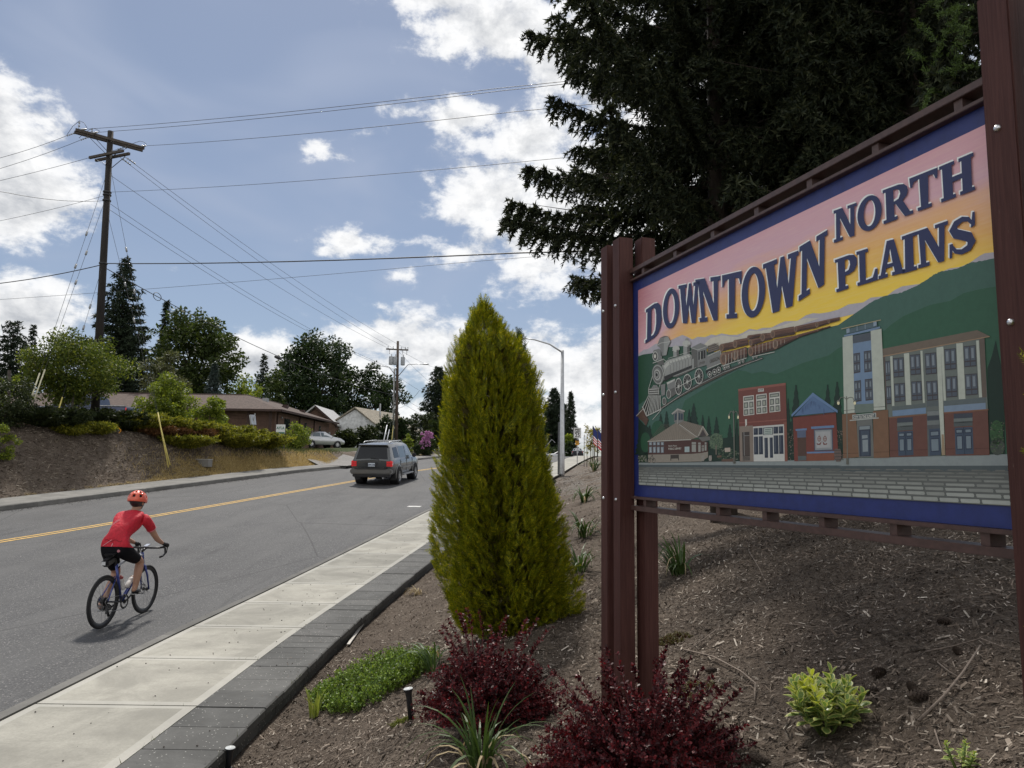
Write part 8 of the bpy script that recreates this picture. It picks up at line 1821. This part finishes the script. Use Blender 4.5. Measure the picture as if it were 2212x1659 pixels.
# socks, shoes, gloves
for sg in (1, -1):
    d = LR[sg]; an, cf, hl, ba, to = (Vector(d[k]) for k in ('an', 'cf', 'hl', 'ba', 'to'))
    V_, E_ = [], []; ch([(tuple(an.lerp(cf, .34)), .046), (tuple(an), .041)]); skin('sock', V_, E_, m_shoe, man)
    V_, E_ = [], []; ch([(tuple(an + Vector((0, 0, -.02))), (.042, .042)), (tuple(hl.lerp(ba, .25)), (.038, .040)), (tuple(hl.lerp(ba, .7)), (.044, .034)), (tuple(ba), (.048, .028)), (tuple(to), (.038, .022))]); shoe_ = skin('shoe', V_, E_, m_shoe, man)
    dq = (to - hl).normalized(); obj('sole', MB().box(hl.lerp(to, .55) - Vector((0, 0, .034)), (.075, (to - hl).length * 1.05, .012), dq.to_track_quat('Y', 'Z').to_matrix()), M('grey_sole', (.28, .28, .28), .6) if 'grey_sole' not in bpy.data.materials else bpy.data.materials['grey_sole'], shoe_, world=False, bevel=.004)
    wr, h = Vector(d['wr']), HOOD[sg]; palm = h + Vector((sg * .006, -.025, .036))
    V_, E_ = [], []; ch([(tuple(wr.lerp(Vector(d['fa']), .12)), (.030, .027)), (tuple(wr), (.029, .025)), (tuple(palm), (.038, .022)), (tuple(h + Vector((sg * .008, .028, .036))), (.036, .019))])
    for k, (oy, L_) in enumerate(((.048, .95), (.028, 1.0), (.008, .95), (-.010, .8))):      # four fingers round the hood
        p0 = h + Vector((sg * .014, oy - .012, .036)); ch([(tuple(p0 + Vector((sg * .018 * L_, .006, -.010))), .0105), (tuple(p0 + Vector((sg * .020 * L_, .008, -.036 * L_))), .0095), (tuple(p0 + Vector((sg * .004, .010, -.056 * L_))), .0085)], 3 if k < 2 else 2)
    ch([(tuple(h + Vector((-sg * .024, .004, .026))), .011), (tuple(h + Vector((-sg * .026, .03, .004))), .0095)], 2)   # thumb on the inner side
    skin('glove', V_, E_, M('black_glove', (.016, .015, .016), .7) if 'black_glove' not in bpy.data.materials else bpy.data.materials['black_glove'], man, sub=2)
# helmet: shell with ridges and open vents
RH = Matrix.Rotation(-.16, 3, 'X'); hc = Vector((0, .135, 1.655)); V_, Fs = [], []
nu, nv = 40, 16
for j in range(nv + 1):
    th_ = rad(4 + 98 * j / nv)
    for i in range(nu):
        ph = 2 * PI * i / nu; rib = 1 + .022 * math.cos(ph * 8) * math.sin(th_) ** 1.2 * min(1, (nv - j) / 4)
        p = Vector((.104 * math.sin(th_) * math.cos(ph) * rib, .142 * math.sin(th_) * math.sin(ph) * rib, .125 * math.cos(th_)))
        V_.append(RH @ p + hc)
for j in range(nv):
    for i in range(nu):
        vent = (i % 5 in (0, 1)) and (j in (4, 5, 6) or (j in (9, 10, 11) and i % 10 in (0, 1, 5, 6))) 
        if not vent: Fs.append((j * nu + i, (j + 1) * nu + i, (j + 1) * nu + (i + 1) % nu, j * nu + (i + 1) % nu))
Fs.append(tuple(range(nu)))
hl_ = obj('helmet', MB().add(V_, Fs), m_hel, man, world=False, smooth=True)
hl_.modifiers.new('thick', 'SOLIDIFY').thickness = .016; hl_.modifiers['thick'].offset = 1
obj('helmet_liner', MB().ell(hc, (.096, .132, .112), 20, 12, RH), m_carb, hl_, world=False, smooth=True)
for sg in (-1, 1): obj('strap', MB().tube([hc + Vector((sg * .095, .02, -.03)), Vector((sg * .078, .15, 1.57)), Vector((sg * .03, .20, 1.53))], .005, 5), m_carb, hl_, world=False)

# ================================================================== street furniture and the far end
Y3 = 40.0; lb_ = at(1214, 1022, Y3); lt = at(1215, 757, Y3)
gzl = gzf(lb_.x, Y3); lamp = thing('street_lamp', 'tall steel street lamp with a long arm beside the pavement', 'street lamp', (lb_.x, Y3, lb_.z))
obj('mast', MB().tube([(lb_.x, Y3, lb_.z - .3), (lb_.x, Y3, lb_.z), (lt.x, Y3, lt.z)], [.15, .15, .085], 12), m_galv, lamp, smooth=True)
ha = at(1134, 731, Y3 - .8); obj('arm', MB().tube([lt - Vector((0, 0, .12)), lt.lerp(ha, .35) + Vector((0, 0, .12)), lt.lerp(ha, .75) + Vector((0, 0, .10)), ha], [.05, .042, .036, .03], 8), m_galv, lamp, smooth=True)
hd_ = obj('lamp_head', MB().ell(ha + Vector((-.28, 0, -.01)), (.38, .16, .075), 14, 8), m_galv, lamp, smooth=True); obj('photocell', MB().lathe([(.05, 0), (.05, .09), (0, .1)], 10, Matrix.Translation(ha + Vector((-.2, 0, .06)))), m_blackt, hd_)
d2 = at(1206.5, 1024, Y3 - .6); e2 = at(1207.5, 912, Y3 - .6); tag(obj('sign_post', MB().tube([d2 - Vector((0, 0, .3)), e2], .055, 8), M('dark_steel', (.10, .105, .11), .5, .6)), 'dark steel post standing close against the street lamp', 'post')
Y4 = 55.0; sb = at(1247, 1003, Y4); spd = thing('speed_limit_sign', 'white speed limit 25 sign with a small orange plate on a steel post', 'road sign', sb)
stp = at(1247, 921, Y4); obj('post', MB().tube([sb - Vector((0, 0, .3)), stp], .035, 8), m_galv, spd)
x0, x1 = at(1239.0, 935, Y4).x, at(1255.2, 935, Y4).x; z0, z1 = at(1247, 946.5, Y4).z, at(1247, 924, Y4).z; cx_ = (x0 + x1) / 2
bd = obj('plate', MB().box((cx_, Y4 - .05, (z0 + z1) / 2), (x1 - x0, .02, z1 - z0)), M('white_sign_sheet', (.74, .75, .74), .5), spd, bevel=.004)
m_ink = M('black_sign_ink', (.02, .02, .02), .6); hgt = z1 - z0
for yy, w_, zz in ((0, x1 - x0 - .05, z1 - .025), (0, x1 - x0 - .05, z0 + .025)): obj('border', MB().box((cx_, Y4 - .0625, zz), (w_, .004, .014)), m_ink, bd)
for xx in (x0 + .025, x1 - .025): obj('border', MB().box((xx, Y4 - .0625, (z0 + z1) / 2), (.014, .004, hgt - .064)), m_ink, bd)
for tx, fz, sz_, sx in (('SPEED', .80, .19, .82), ('LIMIT', .575, .19, .9), ('25', .27, .42, .95)): text_obj(tx, 'lettering', Vector((cx_, Y4 - .064, z0 + hgt * fz)), sz_, RX, m_ink, bd, bold=.008, sx=sx)
x0, x1 = at(1243, 955, Y4).x, at(1250.6, 955, Y4).x; z0, z1 = at(1247, 961.5, Y4).z, at(1247, 949, Y4).z
ob = obj('orange_plate', MB().box(((x0 + x1) / 2, Y4 - .05, (z0 + z1) / 2), (x1 - x0, .02, z1 - z0)), M('orange_sign_sheet', (.62, .30, .02), .5), spd); obj('black_band', MB().box(((x0 + x1) / 2, Y4 - .063, z1 - .06), (x1 - x0 - .01, .006, .12)), m_ink, ob)
for i in range(3): obj('text_line', MB().box(((x0 + x1) / 2, Y4 - .063, z1 - .18 - i * .075), ((x1 - x0) * .7, .006, .025)), m_ink, ob)
# flags
def flag(label, pb, pt, size, seed):
    th = thing('flag', label, 'flag', pb, 0, 'flags along the slope'); obj('pole', MB().tube([pb, pt], .022, 8), M('flag_pole', (.05, .045, .04), .5) if 'flag_pole' not in bpy.data.materials else bpy.data.materials['flag_pole'], th)
    w, h = size; nx, nz = 20, 13; V, Fs, mi = [], [], []
    for j in range(nz + 1):
        for i in range(nx + 1):
            u, v_ = i / nx, j / nz; fall = .80 * u * w
            V.append((pt.x + .02 + u * w * .58 + .05 * math.sin(v_ * 3 + seed) * u, pt.y + .13 * math.sin(u * 7 + v_ * 1.5 + seed) * u ** .5, pt.z - .03 - v_ * h - fall * (1 - .25 * v_)))
    for j in range(nz):
        for i in range(nx): Fs.append((j * (nx + 1) + i, j * (nx + 1) + i + 1, (j + 1) * (nx + 1) + i + 1, (j + 1) * (nx + 1) + i)); mi.append(2 if (i < 8 and j < 7) else (0 if j % 2 == 0 else 1))
    me = bpy.data.meshes.new('cloth'); me.from_pydata(V, [], Fs)
    for nm, c in (('flag_red', (.42, .02, .035)), ('flag_white', (.68, .68, .68)), ('flag_blue', (.03, .04, .13))): me.materials.append(LM(nm, c, c, .45, (1, 1, 1), .7))
    me.polygons.foreach_set('material_index', mi); me.polygons.foreach_set('use_smooth', [True] * len(Fs)); link('cloth', me, None, th)
Y5 = 36.0
for i, (px, pyb, pyt, lb) in enumerate(((1281, 1000, 920, 'red white and blue flag on a black pole, nearer to the speed sign'), (1291, 995, 926, 'red white and blue flag on a black pole, half hidden by the left sign post'))):
    t_ = at(px, pyt, Y5 - i); b_ = hit(px, pyb, 20, 60); b_ = Vector((t_.x, t_.y, min(gzf(t_.x, t_.y), t_.z - 1))); flag(lb, b_, t_, (1.35, .85), i * 1.7)
# young staked trees
m_yng = LM('young_tree_leaf', (.13, .13, .02), (.36, .30, .06), .45)
for i, (px, y, pt, w, lb) in enumerate(((1268, 46, 912, 12, 'slim young tree right of the speed sign, bare tipped and thinnest'), (1276, 44, 916, 18, 'yellow green young tree beside the first flag'), (1290, 41, 920, 22, 'yellow green young tree nearest the left sign post'))):
    t_ = at(px, pt, y); b_ = Vector((t_.x, y, gzf(t_.x, y))); H_ = t_.z - b_.z
    broadleaf('young_tree', lb, b_, H_, w / 2 * y / FPX, H_ * .36, m_yng, ncl=26, nl=500 if i else 160, ls=.11, tr=.025, seed=80 + i, clr=.5, limbs=8, group='young staked trees')
    tag(obj('tree_stake', MB().tube([(b_.x + .25, y, b_.z - .1), (b_.x + .25, y, b_.z + H_ * .55)], .025, 6), M('dark_stake_wood', (.06, .045, .035), .8) if 'dark_stake_wood' not in bpy.data.materials else bpy.data.materials['dark_stake_wood']), 'thin stake supporting the ' + ('slim bare tipped young tree', 'young tree beside the first flag', 'young tree nearest the left sign post')[i], 'stake', 'stakes of the young trees')
for i, px in enumerate((1262, 1284)):
    t_ = at(px, 940, 50); tag(obj('tree_stake', MB().tube([(t_.x, 50, gzf(t_.x, 50) - .1), (t_.x, 50, t_.z)], .02, 6), bpy.data.materials['dark_stake_wood']), ('bare stake left of the slim young tree', 'bare stake between the two yellow green young trees')[i], 'stake', 'stakes of the young trees')
# far trees, pole and shrub beyond the crest
CF('tall broad dark conifer beyond the crest, left of the street lamp mast', 1197, 158, 838, 86, m_fir, nb=150, z0=.06, seed=31, ts=.5, step=.4, twig=.22, hang=.5, droop=.3, up=.15, prof=([0, .08, .3, .6, .85, 1], [.85, 1, .95, .7, .35, .03]))
CF('slender dark conifer beyond the crest, right of the street lamp mast', 1233, 150, 846, 44, m_fir, nb=110, z0=.08, seed=32, ts=.42, step=.35, twig=.25, hang=.5, droop=.35, up=.1)
CF('dark conifer between the two crest conifers, lower than both', 1219, 165, 872, 40, m_fir, nb=80, z0=.06, seed=33, ts=.5, step=.4, twig=.25, hang=.5)
BL('light green tree beyond the crest behind the street lamp mast', 1228, 140, 935, 30, m_lgt, ncl=24, nl=1600, ls=.45, tr=.1, seed=34, clr=.4, rzf=.48)
BL('dark shrub beyond the crest left of the dark sedan', 1229, 122, 952, 26, m_drk, 'hedge_shrub', 'shrub', ncl=24, nl=1500, ls=.35, tr=.08, seed=35, clr=.45, rzf=.5)
BL('dark hedge beyond the crest at the foot of the conifers', 1185, 146, 958, 44, m_drk, 'hedge_shrub', 'shrub', ncl=24, nl=2000, ls=.4, tr=.08, seed=36, clr=.45, rzf=.5)
b_ = perch(1181.5, 130); t_ = at(1181.5, 936, 130); fp = thing('utility_pole', 'small distant utility pole with one crossarm beyond the crest', 'utility pole', b_)
obj('mast', MB().tube([b_, t_], .16, 8), m_arm, fp); obj('crossarm', MB().box(t_ - Vector((0, 0, .3)), (1.9, .14, .16)), m_arm, fp); obj('transformer', MB().lathe([(0, -.45), (.25, -.45), (.25, .45), (0, .5)], 10, Matrix.Translation(t_ - Vector((.1, .2, .85)))), bpy.data.materials['transformer_grey'], fp)
e_ = at(1199, 956, 130); obj('lamp_arm', MB().tube([t_ - Vector((0, 0, 2.2)), t_.lerp(e_, .6) - Vector((0, 0, .1)), e_], .05, 6), m_galv, fp)
wire('thin wire sagging from the distant pole towards the street lamp', t_ - Vector((0, 0, 3.6)), at(1212, 982, 110), .4, .02)
# grit in the gutters, weeds in the joints
r = np.random.default_rng(31)
def flat_bits(n, y0, y1, fx, z, s0, s1):
    y_ = r.uniform(y0, y1, n); x_ = fx(y_, n); P_ = np.stack([x_, y_, z(y_)], 1); d_ = r.normal(size=(n, 3)) * [1, 1, .35]
    return tufts(P_, d_, r.uniform(s0, s1, n), r.uniform(s0, s1, n) * .7, r)
gb = np.concatenate([flat_bits(5200, 4, 24, lambda y, n: xs(y) - np.abs(r.normal(0, .16, n)) - .01, lambda y: zr(y) + .004, .004, .016), flat_bits(3600, 16, 42, lambda y, n: xc(y) + np.abs(r.normal(0, .22, n)) + .02, lambda y: zr(y) + .004, .01, .04), flat_bits(900, 6, 26, lambda y, n: r.uniform(-9, -4.4, n), lambda y: zr(y) + .004, .004, .014)])
tag(link('gutter_grit', npmesh('gutter_grit', gb), LM('grit_bit', (.035, .030, .026), (.26, .24, .21), .0, mid=(.10, .09, .08))), kind='stuff')
jy = 6.483 + 1.5 * r.integers(-1, 11, 260); jx = xs(jy) + .16 + r.uniform(0, 1, 260) ** .5 * 1.4
k_ = r.integers(0, 2, 700) == 0; py_ = r.uniform(4, 20, 700); px_ = xs(py_) + .147 + SWW(py_) + np.where(k_, .0, PVW - .02) + r.normal(0, .006, 700); clus = vnoise(py_, px_ * 0, .5, 5) > .62
P_ = np.concatenate([np.stack([jx, jy, zr(jy) + .10], 1)[:120], np.stack([px_, py_, zr(py_) + .11], 1)[clus]])
tag(link('joint_weeds', npmesh('joint_weeds', tufts(P_, r.normal(size=P_.shape) * .5 + [0, 0, 1], r.uniform(.02, .06, len(P_)), .006, r)), LM('joint_weed_blade', (.05, .07, .02), (.20, .20, .09), .3)), kind='stuff')
# gravel and pebbles on the slabs
r = np.random.default_rng(21); n = 260; y_ = r.uniform(4, 24, n); x_ = xs(y_) + .2 + r.uniform(0, 1, n) ** .7 * 1.8
pb_m = MB()
for x, y in zip(x_, y_): s_ = rnd.uniform(.003, .010); pb_m.ell((x, y, float(zr(y)) + .124 + s_ * .3), (s_, s_ * rnd.uniform(.6, 1), s_ * .6), 5, 3)
tag(obj('loose_gravel', pb_m, M('gravel_bit', (.06, .05, .045), .9)), kind='stuff')
